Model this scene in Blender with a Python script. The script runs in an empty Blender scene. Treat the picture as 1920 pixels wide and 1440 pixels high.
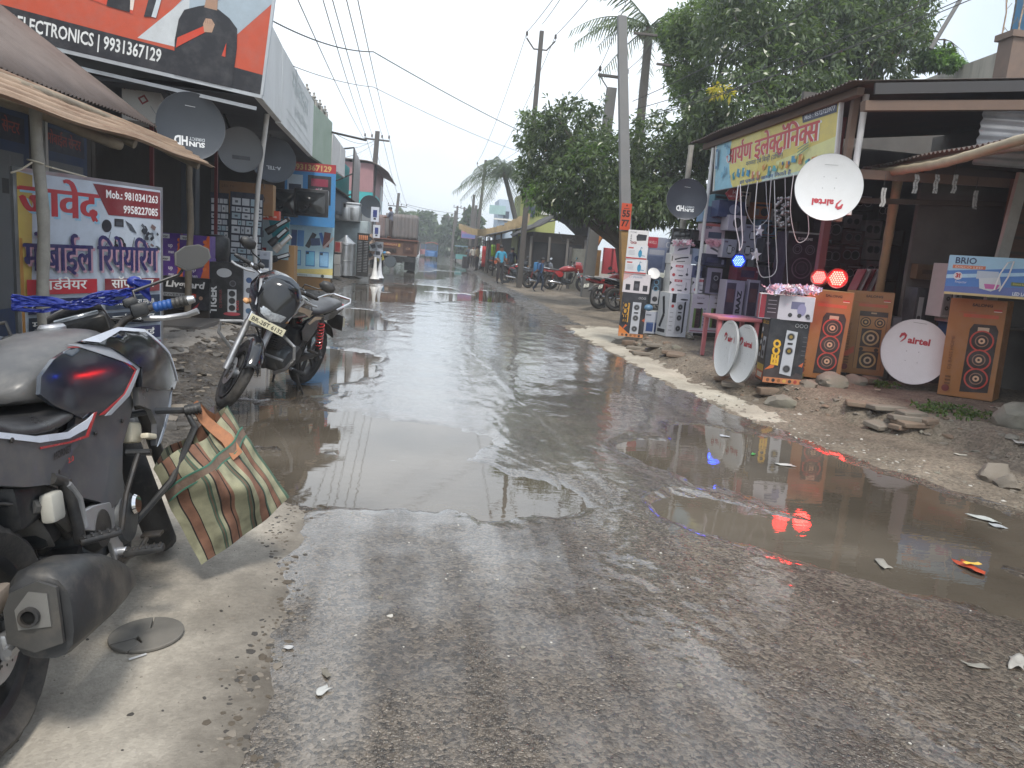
import bpy, bmesh, math, random
import numpy as np
from mathutils import Vector, Matrix, Euler
from mathutils.bvhtree import BVHTree
from math import sin, cos, pi, radians as R_
random.seed(7)
SC = bpy.context.scene
COL = SC.collection
# ------------------------------------------------------------------ camera
FPX, CXP, CYP, CAMH = 1400., 960., 720., 1.4
PSI, THE, ROL = R_(6.893), R_(9.977), R_(4.5)
_r = np.array([cos(PSI), -sin(PSI), 0]); _f = np.array([sin(PSI)*cos(THE), cos(PSI)*cos(THE), -sin(THE)])
_u = np.array([sin(PSI)*sin(THE), cos(PSI)*sin(THE), cos(THE)])
CR = cos(ROL)*_r + sin(ROL)*_u; CU = -sin(ROL)*_r + cos(ROL)*_u; CF = _f
CAMP = np.array([0, 0, CAMH])
cd = bpy.data.cameras.new('camera'); cam = bpy.data.objects.new('camera', cd); COL.objects.link(cam)
cd.sensor_fit = 'HORIZONTAL'; cd.sensor_width = 36; cd.lens = FPX/1920*36; cd.clip_start = .05; cd.clip_end = 3000
mw = Matrix.Identity(4)
for i in range(3):
    mw[i][0] = CR[i]; mw[i][1] = CU[i]; mw[i][2] = -CF[i]; mw[i][3] = CAMP[i]
cam.matrix_world = mw; SC.camera = cam
def ray(px, py): return (px-CXP)/FPX*CR-(py-CYP)/FPX*CU+CF
def G(px, py, z=0.):           # photograph pixel -> point on the level z
    d = ray(px, py); p = CAMP+d*((z-CAMH)/d[2]); return Vector(p)
def PY(px, py, Y):             # photograph pixel -> point at the distance Y along the road
    d = ray(px, py); return Vector(CAMP+d*(Y/d[1]))
def PX(px, py, X):
    d = ray(px, py); return Vector(CAMP+d*(X/d[0]))
def scale_at(p):               # metres per photograph pixel at a point
    return float((np.array(p)-CAMP)@CF)/FPX
# ------------------------------------------------------------------ sky, sun, exposure
SUN_EL, SUN_AZ = R_(58), R_(173)     # azimuth: direction the light comes from, clockwise from +Y
w = bpy.data.worlds.new('World'); SC.world = w; w.use_nodes = True
nt = w.node_tree; nt.nodes.clear(); N = nt.nodes.new; L = nt.links.new
out = N('ShaderNodeOutputWorld'); bg = N('ShaderNodeBackground'); sky = N('ShaderNodeTexSky')
sky.sky_type = 'NISHITA'; sky.sun_disc = False; sky.sun_elevation = SUN_EL; sky.sun_rotation = SUN_AZ
sky.air_density = 1.2; sky.dust_density = 2.5; sky.ozone_density = 1
tc = N('ShaderNodeTexCoord'); mp = N('ShaderNodeMapping'); mp.inputs['Scale'].default_value = (1, 1, 2.2)
nz = N('ShaderNodeTexNoise'); nz.inputs['Scale'].default_value = 1.6; nz.inputs['Detail'].default_value = 6; nz.inputs['Roughness'].default_value = .55
rp = N('ShaderNodeValToRGB'); rp.color_ramp.elements[0].position = .3; rp.color_ramp.elements[0].color = (.66, .66, .66, 1)
rp.color_ramp.elements[1].position = .62; rp.color_ramp.elements[1].color = (1, 1, 1, 1)
# thin cloud opens towards the upper right (the +X side), where the photograph shows blue
sx = N('ShaderNodeSeparateXYZ'); mr = N('ShaderNodeMapRange')
mr.inputs[1].default_value = .42; mr.inputs[2].default_value = .68; mr.inputs[3].default_value = 1.; mr.inputs[4].default_value = .45
mm = N('ShaderNodeMath'); mm.operation = 'MULTIPLY'
mx = N('ShaderNodeMix'); mx.data_type = 'RGBA'
n2 = N('ShaderNodeTexNoise'); n2.inputs['Scale'].default_value = 2.3; n2.inputs['Detail'].default_value = 4
r2 = N('ShaderNodeValToRGB'); r2.color_ramp.elements[0].position = .3; r2.color_ramp.elements[0].color = (5.9, 6.6, 7.35, 1)
r2.color_ramp.elements[1].position = .7; r2.color_ramp.elements[1].color = (8.2, 8.65, 9.1, 1)
L(tc.outputs['Generated'], mp.inputs['Vector']); L(mp.outputs[0], nz.inputs['Vector']); L(mp.outputs[0], n2.inputs['Vector'])
L(nz.outputs['Fac'], rp.inputs[0]); L(n2.outputs['Fac'], r2.inputs[0])
L(tc.outputs['Generated'], sx.inputs[0]); L(sx.outputs['X'], mr.inputs[0]); L(mr.outputs[0], mm.inputs[0]); L(rp.outputs[0], mm.inputs[1])
L(mm.outputs[0], mx.inputs['Factor']); L(sky.outputs[0], mx.inputs[6]); L(r2.outputs[0], mx.inputs[7])
L(mx.outputs[2], bg.inputs['Color']); bg.inputs['Strength'].default_value = .11; L(bg.outputs[0], out.inputs['Surface'])
sl = bpy.data.lights.new('sun', 'SUN'); so = bpy.data.objects.new('sun', sl); COL.objects.link(so)
sl.energy = 2.0; sl.angle = R_(11); sl.color = (1, .95, .87)
sd = Vector((sin(SUN_AZ)*cos(SUN_EL), cos(SUN_AZ)*cos(SUN_EL), sin(SUN_EL)))
so.rotation_euler = sd.to_track_quat('Z', 'Y').to_euler()
SC.view_settings.view_transform = 'Standard'; SC.view_settings.look = 'None'; SC.view_settings.gamma = 1
SC.view_settings.exposure = .74
try:
    SC.cycles.volume_bounces = 1; SC.cycles.max_bounces = 8; SC.cycles.transparent_max_bounces = 12
except Exception: pass
# ------------------------------------------------------------------ materials
MATS = {}
def nodes(name):
    m = bpy.data.materials.new(name); m.use_nodes = True; t = m.node_tree
    return m, t, t.nodes['Principled BSDF'], t.nodes.new, t.links.new
def mat(name, col=(.5, .5, .5), rough=.5, metal=0., var=.12, vs=4., bump=0., bs=60., dirt=None, ds=2.5, da=.5, coat=0., emit=0., ecol=None, rv=.12, spec=.5, sub=0., alpha=1., stretch=None):
    if name in MATS: return MATS[name]
    m, t, b, N, L = nodes(name); MATS[name] = m
    b.inputs['Metallic'].default_value = metal; b.inputs['Coat Weight'].default_value = coat; b.inputs['Coat Roughness'].default_value = .1
    b.inputs['Specular IOR Level'].default_value = spec
    tc = N('ShaderNodeTexCoord'); src = tc.outputs['Object']
    if stretch:
        mp = N('ShaderNodeMapping'); mp.inputs['Scale'].default_value = stretch; L(src, mp.inputs[0]); src = mp.outputs[0]
    n = N('ShaderNodeTexNoise'); n.inputs['Scale'].default_value = vs; n.inputs['Detail'].default_value = 6; n.inputs['Roughness'].default_value = .62; L(src, n.inputs['Vector'])
    rg = N('ShaderNodeMapRange'); rg.inputs[1].default_value = .25; rg.inputs[2].default_value = .75; rg.inputs[3].default_value = 1-var; rg.inputs[4].default_value = 1+var; L(n.outputs['Fac'], rg.inputs[0])
    mul = N('ShaderNodeVectorMath'); mul.operation = 'SCALE'; mul.inputs[0].default_value = col[:3]; L(rg.outputs[0], mul.inputs['Scale']); c = mul.outputs[0]
    if dirt:
        d = N('ShaderNodeTexNoise'); d.inputs['Scale'].default_value = ds; d.inputs['Detail'].default_value = 8; d.inputs['Roughness'].default_value = .7; L(src, d.inputs['Vector'])
        dr = N('ShaderNodeMapRange'); dr.inputs[1].default_value = .45; dr.inputs[2].default_value = .7; dr.inputs[3].default_value = 0; dr.inputs[4].default_value = da; L(d.outputs['Fac'], dr.inputs[0])
        x = N('ShaderNodeMix'); x.data_type = 'RGBA'; x.inputs[7].default_value = (*dirt, 1); L(dr.outputs[0], x.inputs[0]); L(c, x.inputs[6]); c = x.outputs[2]
    L(c, b.inputs['Base Color'])
    rr = N('ShaderNodeMapRange'); rr.inputs[1].default_value = .3; rr.inputs[2].default_value = .7; rr.inputs[3].default_value = max(.02, rough-rv); rr.inputs[4].default_value = min(1, rough+rv); L(n.outputs['Fac'], rr.inputs[0]); L(rr.outputs[0], b.inputs['Roughness'])
    if bump:
        k = N('ShaderNodeTexNoise'); k.inputs['Scale'].default_value = bs; k.inputs['Detail'].default_value = 5; L(src, k.inputs['Vector'])
        bp = N('ShaderNodeBump'); bp.inputs['Strength'].default_value = bump; bp.inputs['Distance'].default_value = .01; L(k.outputs['Fac'], bp.inputs['Height']); L(bp.outputs[0], b.inputs['Normal'])
    if emit: b.inputs['Emission Color'].default_value = (*(ecol or col), 1); b.inputs['Emission Strength'].default_value = emit
    if alpha < 1: b.inputs['Alpha'].default_value = alpha
    return m
def srgb(h):
    if isinstance(h, str): h = [int(h[i:i+2], 16)/255 for i in (0, 2, 4)]
    return tuple((c/12.92 if c <= .04045 else ((c+.055)/1.055)**2.4) for c in h)
def ink(h, rough=.42):         # printed colour given as the hex of the ink itself
    c = tuple(min(.8, x*.95+.004) for x in srgb(h))
    return mat('ink_'+h+('' if rough == .42 else '_%d' % (rough*100)), c, rough, var=.08, vs=9, rv=.1, dirt=tuple(.5*x+.11 for x in c), ds=5, da=.35)
# ------------------------------------------------------------------ mesh builder
class M:
    def __init__(s): s.v = []; s.f = []; s.m = []; s.mats = []; s.T = Matrix.Identity(4)
    def mi(s, m):
        if m not in s.mats: s.mats.append(m)
        return s.mats.index(m)
    def add(s, vs, fs, m):
        o = len(s.v); T = s.T; k = s.mi(m)
        s.v += [tuple(T @ Vector(p)) for p in vs]
        for f in fs: s.f.append([i+o for i in f]); s.m.append(k)
        return s
    def box(s, c, d, m, rot=None, taper=1.):
        x, y, z = d[0]/2, d[1]/2, d[2]/2; t = taper
        P = [(-x, -y, -z), (x, -y, -z), (x, y, -z), (-x, y, -z), (-x*t, -y*t, z), (x*t, -y*t, z), (x*t, y*t, z), (-x*t, y*t, z)]
        q = Euler(rot).to_matrix() if rot is not None and not isinstance(rot, Matrix) else rot
        P = [Vector(p) for p in P]
        if q is not None: P = [q @ p for p in P]
        c = Vector(c)
        return s.add([p+c for p in P], [(0, 3, 2, 1), (4, 5, 6, 7), (0, 1, 5, 4), (1, 2, 6, 5), (2, 3, 7, 6), (3, 0, 4, 7)], m)
    def rbox(s, c, d, m, r=.01, rot=None, seg=2):   # rounded box
        bm = bmesh.new(); bmesh.ops.create_cube(bm, size=1)
        for v in bm.verts: v.co = Vector((v.co.x*d[0], v.co.y*d[1], v.co.z*d[2]))
        bmesh.ops.bevel(bm, geom=list(bm.edges), offset=min(r, min(d)*.45), segments=seg, affect='EDGES', profile=.5)
        q = Euler(rot).to_matrix() if rot is not None and not isinstance(rot, Matrix) else rot
        bm.verts.index_update(); c = Vector(c)
        vs = [((q @ v.co) if q is not None else v.co)+c for v in bm.verts]; fs = [[v.index for v in f.verts] for f in bm.faces]
        bm.free(); return s.add(vs, fs, m)
    def tube(s, pts, r, m, n=8, cap=True, closed=False):
        pts = [Vector(p) for p in pts]; k = len(pts); rs = r if isinstance(r, (list, tuple)) else [r]*k
        up = None; vs = []; fs = []
        for i, p in enumerate(pts):
            a = pts[i-1] if (i > 0 or closed) else p; b = pts[(i+1) % k] if (i < k-1 or closed) else p
            t = (b-a).normalized() if (b-a).length > 1e-9 else Vector((0, 0, 1))
            if up is None: up = t.orthogonal().normalized()
            up = (up-t*up.dot(t)); up = up.normalized() if up.length > 1e-6 else t.orthogonal().normalized()
            q = t.cross(up)
            for j in range(n):
                an = 2*pi*j/n; vs.append(p+(up*cos(an)+q*sin(an))*rs[i])
        for i in range(k if closed else k-1):
            for j in range(n):
                a = i*n+j; b = i*n+(j+1) % n; c = ((i+1) % k)*n+(j+1) % n; d = ((i+1) % k)*n+j
                fs.append((a, b, c, d))
        if cap and not closed: fs.append(tuple(range(n))[::-1]); fs.append(tuple(range((k-1)*n, k*n)))
        return s.add(vs, fs, m)
    def lathe(s, prof, m, n=24, mx=None, close=False, mod=None):   # profile [(r, z)], about local z
        vs = []; fs = []; k = len(prof); mx = mx or Matrix.Identity(4)
        for i, (r, z) in enumerate(prof):
            for j in range(n):
                a = 2*pi*j/n; rr = r+(mod(i, j) if mod else 0)
                vs.append(mx @ Vector((rr*cos(a), rr*sin(a), z)))
        for i in range(k if close else k-1):
            for j in range(n):
                a = i*n+j; b = i*n+(j+1) % n; i2 = (i+1) % k
                fs.append((a, b, i2*n+(j+1) % n, i2*n+j))
        if not close:
            if prof[0][0] > 1e-6: fs.append(tuple(range(n))[::-1])
            if prof[-1][0] > 1e-6: fs.append(tuple(range((k-1)*n, k*n)))
        return s.add(vs, fs, m)
    def loft(s, rings, m, cap=True):    # rings of equal point counts, closed
        n = len(rings[0]); vs = [p for r in rings for p in r]; fs = []
        for i in range(len(rings)-1):
            for j in range(n): fs.append((i*n+j, i*n+(j+1) % n, (i+1)*n+(j+1) % n, (i+1)*n+j))
        if cap: fs.append(tuple(range(n))[::-1]); fs.append(tuple(range((len(rings)-1)*n, len(rings)*n)))
        return s.add(vs, fs, m)
    def prism(s, poly, t, m, mx=None):  # 2D polygon in local xy, thickness along z
        n = len(poly); mx = mx or Matrix.Identity(4)
        vs = [mx @ Vector((x, y, -t/2)) for x, y in poly]+[mx @ Vector((x, y, t/2)) for x, y in poly]
        fs = [tuple(range(n))[::-1], tuple(range(n, 2*n))]+[(i, (i+1) % n, n+(i+1) % n, n+i) for i in range(n)]
        return s.add(vs, fs, m)
    def grid(s, fn, nu, nv, m, flip=False):
        vs = [fn(i/nu, j/nv) for i in range(nu+1) for j in range(nv+1)]
        fs = [((i*(nv+1)+j), ((i+1)*(nv+1)+j), ((i+1)*(nv+1)+j+1), (i*(nv+1)+j+1)) for i in range(nu) for j in range(nv)]
        if flip: fs = [f[::-1] for f in fs]
        return s.add(vs, fs, m)
    def sphere(s, c, r, m, n=12, sc=(1, 1, 1)):
        c = Vector(c); k = n//2
        return s.lathe([(r*sin(pi*i/k), -r*cos(pi*i/k)) for i in range(k+1)], m, n, Matrix.Translation(c) @ Matrix.Diagonal((*sc, 1)))
    def build(s, name, parent=None, loc=None, rot=None, smooth=38, bevel=0, sub=0, solid=0, fixn=True):
        me = bpy.data.meshes.new(name); me.from_pydata(s.v, [], s.f)
        for m in s.mats: me.materials.append(m)
        me.polygons.foreach_set('material_index', s.m)
        if fixn and len(s.f) < 60000:
            bm = bmesh.new(); bm.from_mesh(me); bmesh.ops.recalc_face_normals(bm, faces=bm.faces); bm.to_mesh(me); bm.free()
        if smooth: me.shade_smooth(); me.set_sharp_from_angle(angle=R_(smooth))
        o = bpy.data.objects.new(name, me); COL.objects.link(o)
        if parent: o.parent = parent
        if loc is not None: o.location = loc
        if rot is not None: o.rotation_euler = rot
        if solid: q = o.modifiers.new('solid', 'SOLIDIFY'); q.thickness = solid; q.offset = 0
        if bevel: q = o.modifiers.new('bevel', 'BEVEL'); q.width = bevel; q.segments = 2; q.limit_method = 'ANGLE'; q.angle_limit = R_(40)
        if sub: q = o.modifiers.new('sub', 'SUBSURF'); q.levels = sub; q.render_levels = sub
        return o
def tag(o, label=None, cat=None, group=None, kind=None):
    if label: o['label'] = label
    if cat: o['category'] = cat
    if group: o['group'] = group
    if kind: o['kind'] = kind
    return o
def thing(name, label, cat, loc=(0, 0, 0), rot=(0, 0, 0), group=None):
    o = bpy.data.objects.new(name, None); COL.objects.link(o); o.location = loc; o.rotation_euler = rot
    o.empty_display_size = .1
    return tag(o, label, cat, group)
def kids(o): return [c for c in bpy.data.objects if c.parent == o]
def copy_tree(o, parent=None):
    c = o.copy(); COL.objects.link(c)
    if parent: c.parent = parent
    for ch in kids(o): copy_tree(ch, c)
    return c
def shift(o, v):   # move an unparented mesh's origin note: keeps geometry
    o.location = v; return o
# ------------------------------------------------------------------ lettering
_TC = {}
def glyphs(sx_, bold=0.):
    k = (sx_, bold)
    if k not in _TC:
        c = bpy.data.curves.new('lettering', 'FONT'); c.body = sx_; c.fill_mode = 'FRONT'; c.resolution_u = 2; c.offset = bold
        o = bpy.data.objects.new('lettering', c); me = bpy.data.meshes.new_from_object(o)
        _TC[k] = ([(v.co.x, v.co.y) for v in me.vertices], [tuple(p.vertices) for p in me.polygons])
        bpy.data.meshes.remove(me); bpy.data.objects.remove(o); bpy.data.curves.remove(c)
    return _TC[k]
def adv(ch):
    k = ('adv', ch)
    if k not in _TC:

        def barx(st):
            vs, fs = glyphs(st); c = bpy.data.curves.new('q', 'FONT'); c.body = st; o = bpy.data.objects.new('q', c); c.fill_mode = 'FRONT'
            me = bpy.data.meshes.new_from_object(o); n1 = len(me.vertices); x = max(v.co.x for v in me.vertices)
            bpy.data.meshes.remove(me); bpy.data.objects.remove(o); bpy.data.curves.remove(c); return x
        _TC[k] = barx(ch+'H')-barx('H')
    return _TC[k]
MATRA_L = 'ि'
HALFCUT = {'क': .70, 'फ': .74, 'स': .735, 'र': .6, 'ग': .6, 'ल': .72, 'न': .6, 'म': .6, 'प': .6, 'त': .6}
def deva(st, bold=0.):
    """Devanagari set glyph by glyph: short-i before its consonant, half letters cut before the stem, repha and rakar drawn."""
    V = []; F = []; x = 0.; i = 0; seq = []; gi = 0; bold = 0
    while i < len(st):
        c = st[i]
        if c == 'र' and i+1 < len(st) and st[i+1] == '्' and i+2 < len(st): seq.append(('reph', None)); i += 2; continue
        if i+1 < len(st) and st[i+1] == '्' and i+2 < len(st):
            if st[i+2] == 'र': seq.append(('full', c)); seq.append(('rakar', None)); i += 3; continue
            seq.append(('half', c)); i += 2; continue
        seq.append(('full', c)); i += 1
    # short-i goes before the cluster it follows
    out_ = []
    for k, c in seq:
        if c == MATRA_L:
            j = len(out_)-1
            while j > 0 and (out_[j][0] == 'rakar' or out_[j-1][0] == 'half'): j -= 1
            out_.insert(j, (k, c))
        else: out_.append((k, c))
    reph = False
    def put(vs, fs, dx):
        o = len(V); V.extend((a+dx, b, gi % 7) for a, b in vs); F.extend(tuple(q+o for q in f) for f in fs)
    for k, c in out_:
        gi += 1
        if k == 'reph': reph = True; continue
        if k == 'rakar':
            put([(-.36, -.02), (-.31, .03), (-.20, -.10), (-.20, -.17)], [(0, 1, 2, 3)], x); put([(-.20, -.10), (-.20, -.17), (-.05, -.02), (-.09, .03)], [(0, 1, 2, 3)], x); continue
        gi += 1; vs, fs = glyphs(c, bold) if c.strip() else ([], [])
        a = adv(c) if c.strip() else .26
        if k == 'half':
            lim = a*HALFCUT.get(c, .68); bm = bmesh.new(); bv = [bm.verts.new((p[0], p[1], 0)) for p in vs]
            for f in fs:
                try: bm.faces.new([bv[q] for q in f])
                except ValueError: pass
            bmesh.ops.bisect_plane(bm, geom=list(bm.verts)+list(bm.edges)+list(bm.faces), plane_co=(lim, 0, 0), plane_no=(1, 0, 0), clear_outer=True)
            bm.verts.index_update(); vs = [(v.co.x, v.co.y) for v in bm.verts]; fs = [tuple(v.index for v in f.verts) for f in bm.faces]; bm.free(); a = lim-.01
        put(vs, fs, x)
        x += a
        if reph and c not in MATRA_L:
            pts = [(x-.10, .62), (x-.20, .72), (x-.18, .83), (x-.05, .86), (x-.05, .80), (x-.13, .78), (x-.13, .72), (x-.04, .63)]
            put(pts, [(0, 1, 6, 7), (1, 2, 5, 6), (2, 3, 4, 5)], 0); reph = False
    return V, F
class Print:
    """flat graphics printed on a sheet: local x right, y up; later things lie above earlier ones"""
    def __init__(s, eps=.0005): s.b = M(); s.k = 0; s.e = eps
    def lay(s): s.k += 1; return s.k*s.e
    def poly(s, pts, c, z=None):
        z = s.lay() if z is None else z; pts = [tuple(p) for p in pts]
        a = sum(pts[i][0]*pts[(i+1) % len(pts)][1]-pts[(i+1) % len(pts)][0]*pts[i][1] for i in range(len(pts)))
        if a < 0: pts = pts[::-1]
        s.b.add([(x, y, z) for x, y in pts], [tuple(range(len(pts)))], ink(c) if isinstance(c, str) else c); return s
    def rect(s, x, y, w, h, c, z=None, rot=0):   # centre, size
        P = [(-w/2, -h/2), (w/2, -h/2), (w/2, h/2), (-w/2, h/2)]
        return s.poly([(x+a*cos(rot)-b*sin(rot), y+a*sin(rot)+b*cos(rot)) for a, b in P], c, z)
    def circ(s, x, y, r, c, n=28, ry=None, z=None):
        ry = ry or r
        return s.poly([(x+r*cos(2*pi*i/n), y+ry*sin(2*pi*i/n)) for i in range(n)], c, z)
    def ring(s, x, y, r, r2, c, n=28):
        z = s.lay(); vs = [(x+q*cos(2*pi*i/n), y+q*sin(2*pi*i/n), z) for q in (r2, r) for i in range(n)]
        s.b.add(vs, [(i, (i+1) % n, n+(i+1) % n, n+i)[::-1] for i in range(n)], ink(c)); return s
    def line(s, pts, wd, c):
        z = s.lay()
        for (x0, y0), (x1, y1) in zip(pts, pts[1:]):
            l = math.hypot(x1-x0, y1-y0) or 1; nx, ny = -(y1-y0)/l*wd/2, (x1-x0)/l*wd/2
            s.poly([(x0+nx, y0+ny), (x0-nx, y0-ny), (x1-nx, y1-ny), (x1+nx, y1+ny)], c, z)
        return s
    def text(s, t, x, y, h, c, w=None, al='c', bold=0., rot=0, hindi=None, shear=0., mirror=False):
        """h: capital (or headline) height; w: fit to this width; x, y: anchor on the base line"""
        hindi = any('\u0900' <= q <= '\u097f' for q in t) if hindi is None else hindi
        V, F = deva(t, bold) if hindi else glyphs(t, bold)
        if not V: return s
        x0 = min(p[0] for p in V); x1 = max(p[0] for p in V); k = h/(.62 if hindi else .686); kx = k if w is None else w/(x1-x0)
        W = (x1-x0)*kx; ox = {'c': -W/2, 'l': 0, 'r': -W}[al]; z = s.lay()
        for n_, dx in enumerate((-bold*1.1, bold*1.1, 0.) if hindi and bold else (0,)):
            P = []
            for v in V:
                q = (v[0]+dx-x0)*kx+ox+v[1]*k*shear; r = (v[1]+(.5*bold if n_ == 2 else 0))*k
                P.append((x+q*cos(rot)-r*sin(rot), y+q*sin(rot)+r*cos(rot), z+s.e*((v[2] if hindi else 0)*.045+n_*.33)))
            s.b.add(P, F, ink(c) if isinstance(c, str) else c)
        return s
    def build(s, name, parent, mx): # mx: printed sheet's frame in the parent's space
        o = s.b.build(name, parent, smooth=0, fixn=False); o.matrix_local = mx; return o
def frame(o, xdir, ydir, off=.0):
    x = Vector(xdir).normalized(); y = Vector(ydir); y = (y-x*y.dot(x)).normalized(); z = x.cross(y); p = Vector(o)+z*off
    return Matrix(((x[0], y[0], z[0], p[0]), (x[1], y[1], z[1], p[1]), (x[2], y[2], z[2], p[2]), (0, 0, 0, 1)))
def bvh_of(o):
    dg = bpy.context.evaluated_depsgraph_get(); e = o.evaluated_get(dg); me = e.to_mesh()
    b = BVHTree.FromPolygons([v.co.copy() for v in me.vertices], [tuple(p.vertices) for p in me.polygons]); e.to_mesh_clear(); return b
# ================================================================== ground, road, puddles
def _hash(ix, iy, s): 
    h = (ix*374761393+iy*668265263+s*974634539) & 0xffffffff
    h = ((h ^ (h >> 13))*1274126177) & 0xffffffff
    return ((h ^ (h >> 16)) & 0xffff)/65535.
def vnoise(x, y, s=0):
    ix = np.floor(x).astype(np.int64); iy = np.floor(y).astype(np.int64); fx = x-ix; fy = y-iy
    fx = fx*fx*(3-2*fx); fy = fy*fy*(3-2*fy)
    a = _hash(ix, iy, s); b = _hash(ix+1, iy, s); c = _hash(ix, iy+1, s); d = _hash(ix+1, iy+1, s)
    return (a*(1-fx)+b*fx)*(1-fy)+(c*(1-fx)+d*fx)*fy
def fbm(x, y, s=0, o=4):
    t = 0; a = .5; n = 0
    for i in range(o): t = t+a*vnoise(x*2**i+17.3*i, y*2**i-9.1*i, s+i); n += a; a *= .5
    return t/n
def sstep(a, b, x): t = np.clip((x-a)/(b-a), 0, 1); return t*t*(3-2*t)
def pl(y, pts): return np.interp(y, [p[0] for p in pts], [p[1] for p in pts])
XL = [(0, -.30), (1.8, -.41), (3.76, -.62), (4.6, -.95), (5.6, -1.6), (7.5, -1.85), (12, -2.3), (20, -2.55), (40, -2.6), (200, -2.6)]
XR = [(0, 4.9), (2.5, 4.5), (4.2, 3.92), (5.4, 3.4), (6.6, 3.08), (9, 2.86), (14, 2.75), (30, 2.7), (45, 2.9), (200, 2.9)]
XB = [(0, 6.3), (4, 5.5), (5.5, 4.75), (6.8, 4.05), (7.6, 3.5), (9, 3.35), (12, 3.2), (13.2, 3.6), (14.5, 4.2), (200, 4.2)]
def _capsule(x, y, ax, ay, bx, by, r):
    dx, dy = bx-ax, by-ay; t = np.clip(((x-ax)*dx+(y-ay)*dy)/(dx*dx+dy*dy+1e-9), 0, 1)
    return 1-np.hypot(x-ax-t*dx, y-ay-t*dy)/r
PUD = [(-.75, 4.5, .45, 4.25, .62), (-1.35, 5.7, -.1, 5.3, .75), (-1.35, 7.2, -1.2, 9.2, .8), (.3, 4.6, .7, 4.1, .35),
       (2.75, 5.7, 3.6, 3.4, .62), (2.1, 5.2, 2.9, 3.9, .7), (1.75, 4.0, 3.3, 2.55, .45), (2.45, 6.1, 2.2, 5.4, .4),
       (-1.2, 19.5, .6, 22.5, 1.6), (-1.6, 23, -.2, 26, 1.4), (1.9, 21.5, 2.3, 26, .75), (-.6, 33, 1.2, 44, 1.3), (1.4, 48, .4, 60, 1.2), (-.9, 12.6, -1.4, 15.5, .5)]
def pud(x, y):
    q = np.full(np.shape(x), -1.)
    for a in PUD: q = np.maximum(q, _capsule(x, y, *a))
    wob = (fbm(x*1.7, y*1.1, 31)-.5)*1.0+(fbm(x*7, y*5, 37)-.5)*.45
    return q+wob*.75
def height(x, y):
    xl = pl(y, XL); xr = pl(y, XR); xb = pl(y, XB)
    road = (fbm(x*3, y*3, 3)-.5)*.010+(fbm(x*14, y*9, 5)-.5)*.006
    road = road-.034*sstep(0, .55, pud(x, y))
    # worn edge of an older surfacing layer that runs diagonally across the lane
    edge = 1.10-.085*(y-5)+(fbm(y*2.1, y*0+3, 8)-.5)*.12
    road = road+.005*sstep(-.03, .03, x-edge)*sstep(3.6, 4.6, y)*(1-sstep(9, 12, y))
    right = .02+.18*sstep(0, .5, x-xb+(fbm(x*2, y*2, 11)-.5)*.5)*(1-.55*sstep(13, 15, y))
    right = right+(fbm(x*2.2, y*2.2, 12)-.5)*.06+(fbm(x*11, y*11, 13)-.5)*.035+(fbm(x*30, y*30, 14)-.5)*.012
    left = .03+.09*sstep(0, .9, xl-x)+(fbm(x*3, y*3, 15)-.5)*.06+(fbm(x*13, y*13, 16)-.5)*.05+(fbm(x*40, y*40, 19)-.5)*.012
    pad = .012+(fbm(x*2, y*2, 17)-.5)*.008
    lft = np.where((y < 4.6), pad, left)
    wr = sstep(-.12, .25, x-xr); wl = sstep(-.06, .14, xl-x)
    h = road*(1-wr)+right*wr
    return h*(1-wl)+lft*wl
def hz(x, y): return float(height(np.array([x*1.]), np.array([y*1.]))[0])
WATER = -.011
_ys = np.concatenate([[.2, .6], np.exp(np.linspace(np.log(1.0), np.log(170), 560))])
_xs = np.sinh(np.linspace(-np.arcsinh(14/1.1), np.arcsinh(16/1.1), 640))*1.1
GX, GY = np.meshgrid(_xs, _ys)
# rows are stretched so that one column follows each road edge
_jl, _jr = int(np.argmin(abs(_xs+1.1))), int(np.argmin(abs(_xs-3.0)))
for _i, _y in enumerate(_ys):
    _a = np.array([_y]); _w = float((fbm(_a*2.3, _a*0+4, 41)-.5)[0]*.20+(fbm(_a*9, _a*0+9, 43)-.5)[0]*.028+(fbm(_a*31, _a*0+2, 45)-.5)[0]*.03)
    _l = float(pl(_a, XL)[0])+_w; _r = float(pl(_a, XR)[0])-_w*1.6
    GX[_i] = np.interp(_xs, [_xs[0], _xs[_jl], _xs[_jr], _xs[-1]], [_xs[0], _l, _r, _xs[-1]])
GZ = height(GX, GY); _jj = np.broadcast_to(np.arange(len(_xs)-1), (len(_ys)-1, len(_xs)-1))
cx = (GX[:-1, :-1]+GX[1:, 1:])/2; cy = (GY[:-1, :-1]+GY[1:, 1:])/2
wb = (fbm(cx*4, cy*4, 21)-.5)*.22+(fbm(cx*17, cy*17, 22)-.5)*.08
xl_, xr_, xb_ = pl(cy, XL), pl(cy, XR), pl(cy, XB)
reg = np.zeros(cx.shape, int)                                   # 0 road
reg[_jj < _jl] = 1                                       # left verge
reg[(_jj < _jl) & (cy < 4.6+wb)] = 2                       # concrete pad under the near motorcycle
reg[_jj >= _jr] = 3                                          # right verge
ramp = (cx > xr_+.04+wb*1.2) & (cx < xr_+.42+wb*1.6+.25*sstep(12, 14, cy)) & (cy > 6.6+wb) & (cy < 14.6+wb*2)
ramp |= (cx > 3.3+wb) & (cx < 4.6) & (cy > 13.0+wb) & (cy < 15.2+wb*3)
reg[ramp & (reg == 3)] = 4                                      # pale screed strip
mud = ((np.abs(cx-xr_-.1-wb*2) < .35) & (cy > 15)) | ((cx > xl_-.75+wb*3) & (cx < xl_+.1+wb*2) & (cy > 5.2) & (cy < 34))
reg[mud & (reg != 2) & (reg != 4)] = 5
apron = (cx < -2.55+wb*1.5) & (cx > -4.2) & (cy > 7.2) & (cy < 12.4+wb*4)
reg[apron] = 6

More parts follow.
